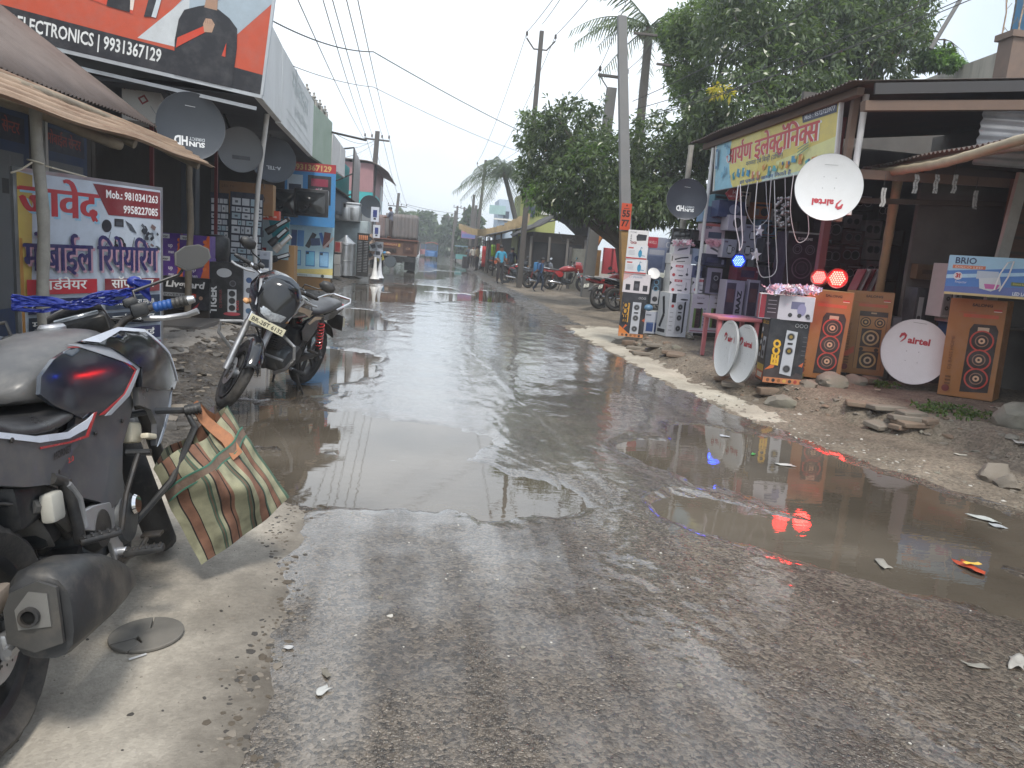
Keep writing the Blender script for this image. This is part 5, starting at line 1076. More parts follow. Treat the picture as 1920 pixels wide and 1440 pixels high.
for cx, w, c, lb_ in ((413, 32, 1, 'narrow navy board of white sockets beside the maroon post'), (460, 58, 2, 'wide navy display board of white switches and sockets')):
    carton('switch_board', lb_, 'display board', cx, 462, w, 196, 13.0, .03, ink('20263a'), switches(12, c, cx), yaw=6)
b = M(); p = PY(405, 470, 11.8); b.lathe([(0, .24), (.15, .23), (.19, .18), (.20, .0), (.17, -.2), (.14, -.28), (0, -.28)], BLK, 20, Matrix.Translation(p)); b.tube([p+Vector((0, 0, -.28)), p+Vector((0, 0, -.75))], .12, BLK, 12); tag(b.build('water_cooler'), 'round black cooler drum standing behind the black speaker carton', 'drum')
b = M(); tag(carton('carton', 'large brown television carton standing on the switch display', 'carton', 462, 372, 96, 58, 13.6, .4, CARD, lambda P, w, h: (P.rect(0, 0, w*.99, h*.99, '8a6440'), P.text('OIO', w*.2, -h*.1, h*.22, '3a2a1c', w=w*.3), P.text('LED TV', -w*.34, h*.3, h*.08, '5a4028')), yaw=4))
carton('carton', 'orange carton with white letters above the diagonal torches', 'carton', 500, 403, 44, 17, 13.8, .25, ink('c8472c'), lambda P, w, h: (P.rect(0, 0, w*.99, h*.99, 'c8472c'), P.text('RR', -w*.1, -h*.25, h*.5, 'eee6dc', w=w*.42, bold=.06), P.text('KABEL', w*.34, -h*.25, h*.2, 'eee6dc', w=w*.18)), yaw=4)
carton('poster_board', 'pale blue and teal poster board behind the diagonal torches', 'poster', 505, 447, 70, 75, 14.3, .03, ink('9fb8c0'), lambda P, w, h: (P.rect(0, 0, w, h, '9fb4bc'), P.poly([(-w*.05, h*.5), (w*.5, h*.5), (w*.5, -h*.1), (w*.1, -h*.05)], '1f7c86'), P.rect(-w*.25, .1*h, w*.2, h*.16, '6a7a82'), P.rect(-w*.2, -.36*h, w*.25, h*.25, '8a2a34'), P.text('90', -w*.2, -.38*h, h*.1, 'dcdcdc')))
carton('carton', 'brown carton standing low behind the black motorcycle', 'carton', 528, 500, 46, 80, 14.6, .4, CARD, yaw=0)
for k, (x0, y0, x1, y1, lb_) in enumerate(((500, 435, 543, 410, 'topmost of the black torches leaning beside the phone poster'), (506, 458, 540, 428, 'second black torch from the top beside the phone poster'), (515, 470, 545, 442, 'pale handled torch leaning among the black torches'), (508, 487, 543, 477, 'lowest black torch beside the phone poster'))):
    a, c = PY(x0, y0, 13.9), PY(x1, y1, 13.9); d = (c-a); b = M(); b.tube([a, a+d*.3, a+d*.34, c-d*.02, c], [.065, .06, .045, .045, .03], BLK if k != 2 else mat('beige_case', (.45, .40, .35), .5), 12); to = b.build('torch'); tag(to, lb_, 'torch', None)
    q = (a.lerp(c, .68)); b = M(); n_ = Vector((0, -1, 0)); sdir = d.normalized(); t2 = n_.cross(sdir).normalized()
    b.add([q+sdir*s1*.10+t2*s2*.022+n_*.0485 for s1, s2 in ((-1, -1), (1, -1), (1, 1), (-1, 1))], [(0, 1, 2, 3)], ink('c9cdd0')); b.build('paper_label', to)
carton('carton', 'small white printed carton between the torches and motorcycle', 'carton', 497, 490, 20, 38, 12.6, .2, mat('white_card'), lambda P, w, h: (P.rect(0, 0, w*.97, h*.97, 'b4bac6'), P.rect(0, -.1*h, w*.7, h*.4, '3a4454'), P.text('60', 0, .28*h, h*.1, '4a5464')))
for cx, w, lb_ in ((532, 50, 'dark tube television standing beside a brown carton'), (583, 62, 'dark tube television with reflecting screen above the phone poster')):
    p, w_, h_ = place(cx, 380, w, 50, 16.6); t = thing('television', lb_, 'television', p, (0, 0, .04)); b = M(); b.rbox((0, .1, 0), (w_, .2, h_), mat('tv_case', (.02, .02, .022), .4), .02); b.rbox((0, .32, 0), (w_*.7, .3, h_*.75), mat('tv_case'), .05); b.build('case', t)
    b = M(); b.grid(lambda u, v: ((u-.5)*w_*.82, -.004-.02*sin(pi*u)*sin(pi*v), (v-.5)*h_*.78), 10, 8, mat('tv_glass', (.018, .020, .022), .08, coat=.5)); b.build('screen', t)
def header(P, w, h):
    P.rect(0, 0, w, h, '3f86c0'); P.rect(0, h*.43, w, h*.14, 'a83038'); P.text('9931367129', w*.02, h*.385, h*.085, 'd2b070', w=w*.78, bold=.03); P.rect(-w*.30, h*.05, w*.3, h*.5, 'b4c4d0'); P.rect(-w*.30, h*.0, w*.24, h*.3, '2a3248'); P.rect(-w*.22, .02*h, w*.08, h*.08, 'b03a40')
    P.rect(w*.18, h*.08, w*.46, h*.46, '24262e'); P.rect(w*.18, h*.2, w*.34, h*.12, '8a2a44'); P.text('LG', w*.20, h*.06, h*.05, 'd0c8d0', w=w*.07, bold=.03); P.circ(w*.13, h*.08, h*.024, 'c87a9a')
carton('poster_board', 'blue television poster board with red header and telephone number', 'poster', 582, 365, 92, 115, 17.6, .04, ink('3f86c0'), header, yaw=5)
def phones(P, w, h):
    P.rect(0, 0, w, h, 'a8cad6'); P.rect(0, h*.42, w, h*.16, '62b4cc'); P.poly([(-w/2, -h*.5), (w/2, -h*.5), (w/2, -h*.34), (-w/2, -h*.40)], 'd8c87c'); P.rect(0, -h*.475, w, h*.05, 'cfd8d4')
    P.text('लोन पे फोन', .008, h*.335, h*.085, 'e4e8ea', w=w*.84, bold=.05); P.text('लोन पे फोन', 0, h*.34, h*.085, 'c43a40', w=w*.84, bold=.04)
    for k, (x, y, a, c, r, c1) in enumerate(((-.36, .12, .12, .26, 0, '2c4a80'), (-.22, .12, .14, .26, 0, '4a88c4'), (.0, .1, .10, .26, -.45, '20242e'), (.10, .08, .2, .12, .12, '2a4470'), (.24, .14, .07, .2, .3, '3a6cb0'), (.34, .13, .14, .24, -.1, '6a2c2c'), (.38, .08, .05, .24, -.7, 'c8b0a8'))): P.rect(w*x, h*y, w*a, h*c, c1, rot=r)
    for k, x in enumerate((-.30, .0, .30)):
        P.rect(w*x, -h*.2, w*.2, h*.25, '3a78b4', rot=.02); P.rect(w*x, -h*.2, w*.17, h*.22, ['7cc0dc', '6cb8d8', '88b8dc'][k], rot=.02); P.rect(w*(x-.06), -h*.11, w*.06, h*.04, '24344a')
    P.circ(-w*.42, -h*.1, w*.03, '2a2a2a'); P.circ(-w*.42, -h*.15, w*.03, '2a2a2a'); P.circ(w*.28, -h*.475, w*.035, '3a4a4a'); P.text('3000', -w*.2, -h*.485, h*.02, '6a6a50', w=w*.3)
o_ = carton('poster_board', 'pale blue Hindi phone loan poster with six phones on a stand', 'poster', 582, 462, 84, 113, 18.0, .03, ink('a8cad6'), phones, yaw=7)
b = M(); 
for x in (-.5, .5): b.box((x, .03, -.18), (.04, .04, .45), WOODD)
b.box((0, .08, -.12), (.95, .12, .36), CARD); b.build('stand', o_)
# ------------------------------------------------------------------ trunk and drum seller, further buildings
ZL = .12
tr = thing('metal_trunk', 'shiny galvanised steel trunk on top of a big steel bin', 'trunk', PY(646, 398, 27.5)); b = M(); b.rbox((0, .35, 0), (1.02, .7, .58), GALV, .03)
for x in (-.32, 0, .32): b.rbox((x, -.005, -.02), (.24, .02, .42), GALV, .01)
b.build('body', tr); b = M(); b.rbox((0, .35, .32), (1.06, .74, .08), GALV, .02); b.build('lid', tr); b = M(); b.rbox((0, -.02, .24), (.08, .03, .12), STL, .008); b.build('hasp', tr)
p = PY(650, 460, 28); b = M(); b.rbox((p.x, 28.6, ZL+1.0), (1.45, .9, 1.95), mat('dull_galvanised', (.30, .35, .37), .5, .6, var=.15, dirt=(.2, .22, .22), da=.6), .03); b.tube([(p.x-.1, 28.1, 2.05), (p.x-.1, 28.08, 2.15)], .03, STL, 6); tag(b.build('grain_bin'), 'tall grey galvanised grain bin carrying the shiny trunk', 'bin')
p = PY(648, 475, 27.2); b = M(); b.lathe([(0, 1.42), (.06, 1.42), (.08, 1.36), (.32, 1.16), (.35, 1.14), (.355, 1.08), (.34, 1.06), (.34, .55), (.355, .54), (.34, .53), (.34, .02), (0, .02)], GALV, 28, Matrix.Translation((p.x, 27.2, ZL))); tag(b.build('storage_drum', smooth=30), 'round galvanised storage drum with cone lid before the grain bin', 'drum')
p = PY(680, 470, 27.0); b = M(); b.box((p.x, 27.1, ZL+.78), (.42, .04, 1.5), BLK)
for k in range(20): b.rbox((p.x-.10, 27.06, ZL+.2+k*.055), (.14, .02, .014), ALU, .003, seg=1); b.rbox((p.x+.10, 27.06, ZL+.2+k*.055), (.14, .02, .014), ALU, .003, seg=1)
for k in range(5): b.rbox((p.x-.13+.065*k, 27.06, ZL+1.38), (.05, .02, .16), mat('pack_orange', (.5, .2, .1), .5), .004)
tag(b.build('display_rack'), 'black rack hung with rows of small packets beside the drum', 'rack')
dish('dark grey dish leaning on the sheet metal wall behind the trunk', PY(693, 388, 29.5), .42, (.5, -1, .1), DKD, lambda P, R: P.rect(.1*R, -.1*R, .7*R, .12*R, '2a2c30'))
for k, (cx, cy, w, h, c) in enumerate(((703, 402, 15, 27, 'cfd4e2'), (706, 434, 13, 24, 'c8cdd8'))):
    carton('hanging_pack', ['white and blue packet hung above the other beside the truck', 'white and navy packet hung below the first beside the truck'][k], 'packet', cx, cy, w, h, 27, .05, ink(c), lambda P, w, h: (P.rect(0, .05*h, w*.5, h*.5, '2c3a7c'), P.rect(0, -.3*h, w*.3, h*.12, '26262c')))
for k, (cx, Y) in enumerate(((703, 26.6), (712, 27.6))):
    p = PY(cx, 505, Y); b = M(); b.lathe([(0, .75), (.04, .75), (.06, .4), (.09, .15), (.17, .0), (.155, .0), (.10, .14), (.05, .4), (.0, .45)], [WPL, GALV][k] if k == 0 else mat('pearl_plastic', (.6, .62, .66), .3), 20, Matrix.Translation((p.x, Y, ZL))); tag(b.build('horn_loudspeaker', smooth=40), ['white horn loudspeaker standing mouth down by the road', 'pearl horn loudspeaker behind the white horn'][k], 'loudspeaker')
for k, (cx, cy, c) in enumerate(((697, 448, 'b8a090'), (700, 462, '8a9098'), (706, 474, 'a8acb8'), (697, 478, '9a8478'), (712, 462, '7a8088'), (690, 470, '5a8a7a'), (715, 480, 'a89a4a'))):
    carton('hanging_pack', 'cluster packet number of pale goods hung by the drum seller', 'packet', cx, cy, 13, 17, 27.2+.1*k, .06, ink(c), lambda P, w, h: P.rect(0, 0, w*.6, h*.4, '3a3c44', rot=.4), tilt=20*(k % 3-1), group='small packets hung beside the drum seller')['label'] = ['tan packet', 'slate packet', 'lilac packet', 'brown packet', 'dark grey packet', 'green packet', 'mustard packet'][k]+' hung in the cluster beside the drum seller'
carton('crate', 'red framed tray beside the phone poster', 'crate', 633, 463, 11, 20, 25, .3, ink('a89088'), lambda P, w, h: P.rect(0, 0, w*.8, h*.85, '8a2c30'))
carton('crate', 'upper grey plastic crate standing beside the phone poster', 'crate', 632, 486, 12, 18, 25, .4, ink('9a9a98')); carton('crate', 'lower grey plastic crate standing beside the phone poster', 'crate', 632, 507, 12, 22, 25, .4, ink('8c8c8a'))
ob = thing('tin_shed', 'dark corrugated tin shed behind the trunk seller', 'shed', (-3.4, 29, .1)); b = M()
def loc_(b, o, name, **k): x = b.build(name, None, **k); x.parent = o; x.matrix_parent_inverse = Matrix.Translation(-o.location); return x
sheet(b, (-2.95, 23.6, 2.9), (-.2, 10, .0), (-1.6, 0, .8), DKSH); loc_(b, ob, 'roof_sheet', solid=.01)
b = M(); sheet(b, (-3.15, 24.0, 2.95), (-.1, 9.5, 0), (-.02, 0, -.75), mat('blue_grey_sheet', (.10, .115, .135), .6, .3, var=.15), pitch=.22, amp=.02); loc_(b, ob, 'front_sheet', solid=.01)
b = M(); b.box((-4.6, 30, 1.5), (.1, 14, 3), SHADE); b.box((-4, 35.3, 1.5), (1.6, .1, 3), SHADE); loc_(b, ob, 'back_wall')
ob = thing('teal_house', 'teal house behind a tall grey corrugated sheet screen', 'house', (-6, 33, 0)); b = M(); b.box((-6.3, 33.5, 2.4), (4.6, 7, 4.6), mat('teal_paint', (.05, .40, .42), .6, var=.1, dirt=(.1, .3, .3), da=.3)); loc_(b, ob, 'wall')
b = M(); y0, y1 = 31.4, 38; sheet(b, (-3.22, y0, 4.95), (-.4, y1-y0, .1), (0, 0, -3.4), mat('faded_sheet', (.24, .23, .23), .65, .3, var=.12, dirt=(.2, .15, .13), da=.5), pitch=.2, amp=.02); loc_(b, ob, 'sheet_screen', solid=.01)
b = M(); b.tube([(-3.3, y0, 1), (-3.25, y0, 5.0)], .03, STL, 6); b.tube([(-3.25, y0, 5.0), (-4.4, y0-.3, 4.75)], .03, STL, 6); b.tube([(-3.25, y0, 4.0), (-4.4, y0-.1, 3.4)], .03, STL, 6); b.tube([(-3.25, y0, 3.2), (-4.4, y0-.1, 2.7)], .03, STL, 6); loc_(b, ob, 'steel_brace')
ob = thing('pink_house', 'two storey house painted pink over teal with a curved sheet roof', 'house', (-5, 46, 0)); b = M()
pk, tl = mat('pink_paint', (.34, .18, .19), .65, var=.1, dirt=(.3, .16, .17), da=.4), mat('teal_paint')
b.box((-5.3, 46.5, 4.75), (4.0, 8.5, 1.5), pk); b.box((-5.3, 46.5, 3.6), (3.98, 8.48, .8), tl); b.box((-5.3, 46.5, 1.6), (4.0, 8.5, 3.2), mat('grey_sheet_wall', (.22, .23, .24), .65, .2, var=.12)); loc_(b, ob, 'wall')
b = M(); b.grid(lambda u, v: (-7.4+4.9*v, 42+9.5*u, 5.62-.5*max(0, v-.75)**2*16+.02*sin(v*180)), 8, 30, mat('brown_roof_sheet', (.20, .155, .135), .7, var=.2)); loc_(b, ob, 'roof_sheet', solid=.03)
b = M(); b.box((-3.28, 48.6, 3.4), (.06, 1.6, 2.8), mat('white_trim', (.6, .62, .62), .6)); b.box((-3.0, 48.5, 2.95), (.7, 2.4, .12), mat('white_trim')); b.grid(lambda u, v: (-3.3+.95*v, 46.5+4.5*u, 2.35-.5*v*v), 6, 6, DKSH); loc_(b, ob, 'balcony', solid=.02)
for k in range(3):
    b = M(); y = 43.6+1.7*k; b.box((-3.285, y, 1.7), (.03, .1, 3.0), STL); loc_(b, ob, 'steel_rib')
# ================================================================== right side: electronics stall
rs = thing('market_stall', 'dark corrugated roof stall heaped with boxed electronics under a yellow Hindi board', 'stall', (5.5, 10, .2))
def atr(b, name, **k): o = b.build(name, None, **k); o.parent = rs; o.matrix_parent_inverse = Matrix.Translation(-rs.location); return o
b = M(); sheet(b, (4.22, 7.75, 3.42), (0, 4.95, .02), (4.6, 0, .55), mat('brown_old_sheet', (.085, .068, .06), .7, .3, var=.3, dirt=(.13, .08, .06), da=.6)); atr(b, 'roof_sheet', solid=.004)
b = M(); b.box((6.6, 7.72, 3.60), (4.3, .03, .11), mat('grey_edge_board', (.05, .048, .05), .7), rot=(0, -.115, 0)); atr(b, 'gable_board')
b = M(); b.box((6.5, 7.80, 3.40), (4.2, .10, .10), mat('beam_wood', (.15, .10, .075), .75, var=.2), rot=(0, -.10, 0)); b.box((4.42, 10.2, 3.36), (.08, 4.6, .08), mat('beam_wood')); atr(b, 'roof_beam')
b = M(); b.tube([(4.60, 8.1, 3.38), (4.60, 8.1, 2.1)], .035, WPL, 10); atr(b, 'white_post')
b = M(); b.box((4.52, 8.16, 2.7), (.07, .07, 1.35), mat('beam_wood')); b.box((4.95, 9.2, 1.7), (.09, .09, 3.3), mat('maroon_post')); atr(b, 'wood_post')
b = M(); b.tube([(4.42, 12.1, 3.3), (4.42, 12.1, .15)], .03, WPL, 8); atr(b, 'white_post')
b = M(); b.box((8.8, 10, 2.0), (.1, 6, 3.96), SHADE); b.box((6.8, 12.85, 1.9), (4.2, .08, 3.5), SHADE); b.box((9.0, 14.2, 2.4), (4.4, .1, 4.8), SHADE); atr(b, 'back_wall')  # last box is an added dark sheet that shuts out the sky gap
b = M(); sheet(b, (5.95, 8.05, 2.76), (0, 0, .68), (2.6, 0, .05), mat('pale_sheet', (.46, .47, .50), .55, .1, var=.12, dirt=(.2, .19, .18), da=.5), pitch=.085, amp=.013); atr(b, 'side_sheet', solid=.004)
b = M(); b.box((6.6, 8.2, 2.62), (4.0, .04, .10), mat('beam_wood'), rot=(0, -.03, 0)); b.box((6.6, 8.4, 2.40), (4.0, .04, .06), WOODD, rot=(0, -.06, 0)); atr(b, 'cross_beam')
# sign
sg = thing('shop_sign', 'yellow and pale blue Hindi electronics signboard hung under the roof edge', 'sign', (4.45, 10.15, 2.985)); F = frame((0, 0, 0), (.0, -1, 0), (-.06, 0, 1))
SW, SHh = 3.72, .735
b = M(); b.T = F; b.box((0, 0, -.02), (SW, SHh, .03), mat('vinyl_back')); b.box((SW/2-.015, 0, .004), (.03, SHh, .02), WPL); b.box((-SW/2+.015, 0, .004), (.03, SHh, .02), WPL); b.build('board', sg)
P = Print(.0006); P.rect(0, 0, SW-.06, SHh-.01, 'd9c76a'); P.rect(-SW*.36, 0, SW*.26, SHh-.01, '8fc2d6'); P.poly([(-SW*.36+.55*cos(a)+.62, max(-SHh/2+.005, min(SHh/2-.005, .1+.62*sin(a)))) for a in np.linspace(0, 2*pi, 40)], 'e0d27a')
P.poly([(-SW*.02, -SHh/2+.005), (SW*.5-.03, -SHh/2+.005), (SW*.5-.03, -.05), (.2, -.22)], 'c8dcd2'); P.poly([(.35, -.14), (SW*.49, -.02), (SW*.49, -.3), (.35, -.34)], 'dcdc9a')
P.text('आर्यण इलेक्ट्रॉनिक्स', .03, -.016, .22, 'f0eee6', w=SW*.76, bold=.06); P.text('आर्यण इलेक्ट्रॉनिक्स', .02, -.01, .22, 'c23a3c', w=SW*.75, bold=.04)
P.poly([(SW*.27, .245), (SW*.48, .245), (SW*.48, .345), (SW*.26, .345)], '2b3350'); P.text('Mob : 9572723977', SW*.375, .275, .05, 'd8dce4', w=SW*.19, bold=.02)
P.text('मरम्मत एवं बिक्री (उचित)', -.05, -.10, .055, '34507c', w=1.15); P.text('हर प्रकार के सामान मिलते हैं', .0, -.335, .04, '3f68a8', w=1.6, bold=.02)
rnd = random.Random(5)
for k in range(15):
    x = -1.05+k*.175; y = -.215+rnd.uniform(-.05, .05); c = rnd.choice(['3a93b8', '4ea8b0', 'd08a3c', '2f6fa0', 'c9b04a', '3c8c9a', 'c87a5a'])
    P.rect(x, y, rnd.uniform(.06, .13), rnd.uniform(.05, .13), c, rot=rnd.uniform(-.5, .5)); P.circ(x+.05, y+.02, .025, rnd.choice(['e8e0c0', '2f5f90', 'd8c070']))
for k in range(8): P.circ(-SW*.44+rnd.uniform(0, .5), rnd.uniform(-.3, .3), rnd.uniform(.02, .06), rnd.choice(['6fb0cc', 'a8d0de', '5a9cc0']))
P.rect(-SW*.465, .12, .10, .3, '3f6f9a'); P.rect(-SW*.465, .12, .05, .22, '9fc8d8')
for k in range(3): P.line([(.98, -.06-.04*k), (1.25, -.01-.03*k)], .012, '5a8a7a')
P.build('printed_face', sg, F)
# ---------------------------------------------------------------- neighbouring awning in front
nb = thing('market_stall', 'open dark stall with bamboo propped corrugated awning beside the boxed speakers', 'stall', (6.5, 6.5, .2))
def atn(b, name, **k): o = b.build(name, None, **k); o.parent = nb; o.matrix_parent_inverse = Matrix.Translation(-nb.location); return o
b = M(); sheet(b, (4.62, 3.2, 2.62), (.70, 6.0, .16), (3.6, -.2, .62), OLDSH, pitch=.085, amp=.014); atn(b, 'awning_sheet', solid=.004)
b = M(); bamboo(b, PY(1640, 322, 8.9), PY(1960, 248, 5.6), .045, mat('pale_bamboo', (.34, .28, .19), .55, var=.2, vs=8, dirt=(.2, .16, .11), da=.6, bump=.12), bend=.10); atn(b, 'bamboo_pole')
b = M(); bamboo(b, (4.75, 3.6, 2.56), (5.32, 8.9, 2.70), .04, mat('brown_bamboo')); atn(b, 'bamboo_purlin')
b = M(); p0, p1 = PY(1684, 336, 8.55), PY(1654, 520, 8.85); d = (p1-p0)/(p1.z-p0.z); p1 = p0+d*(.15-p0.z); bamboo(b, p0, p1, .05, mat('tan_bamboo', (.27, .18, .10), .55, var=.2, vs=8, dirt=(.14, .1, .07), da=.6, bump=.12)); atn(b, 'bamboo_post')
b = M(); b.T = Matrix.Translation((6.12, 7.6, 1.5)) @ Matrix.Rotation(.08, 4, 'Y'); b.box((0, 0, 0), (.13, .05, 2.3), mat('pale_plank', (.32, .30, .27), .8, var=.2, vs=6, bump=.2)); atn(b, 'plank_post')
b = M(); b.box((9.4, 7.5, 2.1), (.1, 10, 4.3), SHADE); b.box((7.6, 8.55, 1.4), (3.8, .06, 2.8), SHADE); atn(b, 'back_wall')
b = M(); b.box((7.3, 8.1, 2.0), (1.6, .06, 1.3), mat('brown_shelf_wall', (.085, .045, .03), .8, var=.3, stretch=(1, 1, 5)))
for k in range(7): b.box((7.3, 8.06, 1.5+k*.17), (1.6, .03, .03), WOODD)
atn(b, 'shelf_wall')
rnd = random.Random(8)
for k, (cx, cy) in enumerate(((1718, 345), (1756, 345), (1791, 345), (1830, 375), (1657, 370))):
    b = M(); q = PY(cx, cy-18, 7.9); pts = [q+Vector((rnd.uniform(-.01, .01), 0, -.05*i)) for i in range(5)]
    for s_ in range(2): b.loft([[p+Vector((-.012+.03*s_, 0, 0)), p+Vector((.012+.03*s_, 0, 0)), p+Vector((.012+.03*s_, .003, 0)), p+Vector((-.012+.03*s_, .003, 0))] for p in pts], mat('sachet_foil', (.42, .41, .40), .3, .4, var=.3, vs=20))
    b.tube([q+Vector((0, 0, .14)), q], .003, BLK, 5)
    tag(b.build('sachet_strip'), ['silver sachet strip hanging first from the bamboo post', 'silver sachet strip hanging second from the bamboo post', 'silver sachet strip hanging third from the bamboo post', 'silver sachet strip hanging by the pale plank', 'short sachet strip hanging by the white dish'][k], 'sachets', 'sachet strips hanging under the awning')
# ---------------------------------------------------------------- cartons
def tower(bg, body, cone, txt=None, tc='e8c030', tx=-.3, bx=.12, bw=.34, n=3, ring='7a7c80', bh=.72, by=-.06, extra=None, tw=.5, grn=None):
    def fn(P, w, h):
        P.rect(0, 0, w*.995, h*.995, bg)
        if grn: P.rect(-.06*w, -h*.12, w*.55, h*.5, grn)
        if extra: extra(P, w, h)
        P.poly([(w*(bx+bw/2), h*(by-bh/2)), (w*(bx+bw/2+.09), h*(by-bh/2+.04)), (w*(bx+bw/2+.09), h*(by+bh/2+.03)), (w*(bx+bw/2), h*(by+bh/2))], '1a1a20'); P.rect(w*bx, h*by, w*bw, h*bh, body)
        for k in range(n):
            y = h*(by+bh*(.34-.68*k/max(1, n-1))); P.circ(w*bx, y, w*bw*.36, ring); P.circ(w*bx, y, w*bw*.28, cone); P.circ(w*bx, y, w*bw*.10, ring)
        if n == 3: P.rect(w*bx, h*(by+.17*bh), w*bw*.5, h*.03, '1a1a20')
        if txt: P.text(txt, w*tx, h*.05, w*.19, tc, w=h*tw, rot=pi/2, bold=.05)
    return fn
def eeco_extra(P, w, h):
    P.poly([(-w*.5, -h*.5), (w*.5, -h*.5), (w*.5, -h*.42), (-w*.1, -h*.42), (-w*.5, -h*.25)], 'd07a30'); P.rect(0, -h*.46, w*.98, h*.075, 'c88a5a')
    for k in range(5): P.circ(-w*.34+w*.17*k, -h*.46, w*.05, ['7a4a30', '2a2a2e', '8a5a30', 'b0662e', '4a3a32'][k])
    P.poly([(-w*.38, -h*.36), (-w*.18, -h*.24), (-w*.26, -h*.22)], 'c85a2a'); P.poly([(w*.38, -.1*h), (w*.5, -.04*h), (w*.5, -.14*h)], 'b0502e')
    for k in range(3): P.circ(w*(.2+.1*k), h*.40, w*.045, 'b0b2b4'); P.circ(w*(.2+.1*k), h*.40, w*.032, '2c2c30')
    P.rect(-w*.30, h*.05, w*.26, h*.44, 'c8942c')
EECO = tower('2a2c33', 'b8bcc4', '2a2c30', 'EECO', '17171a', tx=-.23, extra=eeco_extra)
def eeco2(P, w, h):
    P.rect(0, 0, w*.995, h*.995, '24262d'); P.poly([(-w*.5, -h*.3), (-w*.1, -h*.24), (w*.5, -h*.34), (w*.5, -h*.42), (-w*.5, -h*.42)], '3c3434'); P.poly([(-w*.48, -h*.30), (-w*.18, -h*.12), (-w*.26, -h*.26)], 'c8662c'); P.poly([(w*.36, -h*.2), (w*.48, -h*.14), (w*.46, -h*.22)], 'b85a30'); P.rect(0, -h*.455, w*.97, h*.085, 'b8764e')
    for k in range(6): P.circ(-w*.36+w*.14*k, -h*.455, w*.045, ['6a4a38', '2a2a2e', '8a5a30', 'c8a04a', '4a3a32', '9a3a30'][k])
    P.text('EECO', -w*.17, -h*.02, w*.17, 'd8a82c', w=h*.40, rot=pi/2, bold=.06, shear=.1)
    for k in range(3): P.circ(w*(.18+.11*k), h*.42, w*.05, 'a8aaac'); P.circ(w*(.18+.11*k), h*.42, w*.036, '2c2c30')
    P.poly([(w*.20, -h*.37), (w*.30, -h*.33), (w*.32, h*.32), (w*.22, h*.32)], '1c1d22'); P.poly([(-.10*w, -h*.34), (w*.20, -h*.37), (w*.22, h*.32), (-.06*w, h*.34)], 'b4b8c0')
    for y in (.24, .02, -.26): P.circ(w*.065, h*y, w*.105, '8a8c90'); P.circ(w*.065, h*y, w*.085, '24262a'); P.circ(w*.065, h*y, w*.045, '8a7430' if y > -.2 else '3a3c40')
    P.rect(w*.065, h*.135, w*.13, h*.03, '1a1a1e')
    for k in range(5): P.rect(w*.42, h*(.25-.07*k), w*.1, h*.012, '54565c')
def eeco_side(P, w, h):
    P.rect(0, 0, w*.99, h*.99, '22242a'); P.rect(0, -h*.37, w*.96, h*.2, 'c8602c'); P.rect(0, -h*.28, w*.9, h*.1, 'd8b834'); P.rect(0, -h*.40, w*.7, h*.08, 'dcd8d0'); P.rect(w*.1, .03*h, w*.4, h*.34, 'b0b4bc'); P.circ(w*.1, h*.1, w*.13, '26282c'); P.circ(w*.1, -h*.06, w*.13, '26282c')
    P.text('EECO', 0, h*.40, h*.05, 'd8a82c', w=w*.8, bold=.05)
    for k in range(5): P.circ(-w*.3, h*(.3-.1*k), w*.1, 'b8862c' if k % 2 else 'c8cacc')
def salong(rings, dark='2e2826', corner=True):
    def fn(P, w, h):
        P.rect(0, 0, w*.99, h*.99, '94683c'); P.text('SALONG', w*.08, h*.43, h*.026, '3a2414', w=w*.36, bold=.05)
        P.rect(w*.36, h*.40, w*.14, h*.018, 'b03028'); P.rect(w*.36, h*.388, w*.14, h*.006, 'e0d8cc'); P.rect(w*.08, h*.335, w*.62, h*.035, 'b0583c'); P.text('MULTIMEDIA', -w*.16, h*.36, h*.012, 'a0402c', w=w*.3)
        if rings == 3:
            P.poly([(-w*.10, -h*.44), (w*.40, -h*.42), (w*.42, h*.20), (w*.36, h*.255), (-.02*w, h*.255), (-w*.08, h*.20)], dark); P.rect(w*.16, h*.205, w*.2, h*.04, 'b8a890')
            for k in range(3): y = h*(.09-.19*k); P.circ(w*.16, y, w*.215, 'b04438'); P.circ(w*.16, y, w*.185, '2e2826'); P.ring(w*.16, y, w*.12, w*.10, '8a6a58'); P.circ(w*.16, y, w*.06, 'c8a888'); P.circ(w*.16, y, w*.025, '3a2a24')
        else:
            P.rect(w*.12, -.09*h, w*.60, h*.68, '40302a'); P.rect(w*.12, -.10*h, w*.585, h*.66, 'a07446'); P.rect(w*.12, h*.235, w*.6, h*.06, '33261f'); P.rect(w*.12, h*.245, w*.12, h*.018, 'a89070')
            for x in (-.03, .27): P.circ(w*x, h*.135, w*.115, '35281f'); P.ring(w*x, h*.135, w*.09, w*.065, 'b08a58'); P.circ(w*x, h*.135, w*.03, 'b89868')
            for y, r in ((-.05, .2), (-.32, .2)): P.rect(w*.12, h*y, w*.42, w*.42, '3a2c24'); P.circ(w*.12, h*y, w*.18, 'b89868'); P.circ(w*.12, h*y, w*.14, '35281f'); P.circ(w*.12, h*y, w*.085, 'c8b090'); P.circ(w*.12, h*y, w*.045, '35281f')
            for x in (-.05, .27): P.circ(w*x, -h*.19, w*.045, '35281f')
            P.poly([(-w*.49, -h*.35), (-w*.2, -h*.24), (-w*.2, -h*.16), (-w*.49, -h*.28)], 'b0563c'); P.poly([(w*.42, -.1*h), (w*.49, .0), (w*.49, -h*.12), (w*.42, -h*.2)], 'a85038')
        P.circ(-w*.36, -h*.42, w*.07, '6a2c28'); P.text('DJ BASS HOME', -w*.32, -h*.05, w*.06, '6a4020', w=h*.34, rot=pi/2)
        for k in range(3): P.rect(-w*.34, -h*(.30+.035*k), w*.1, h*.02, '6a4626')
    return fn
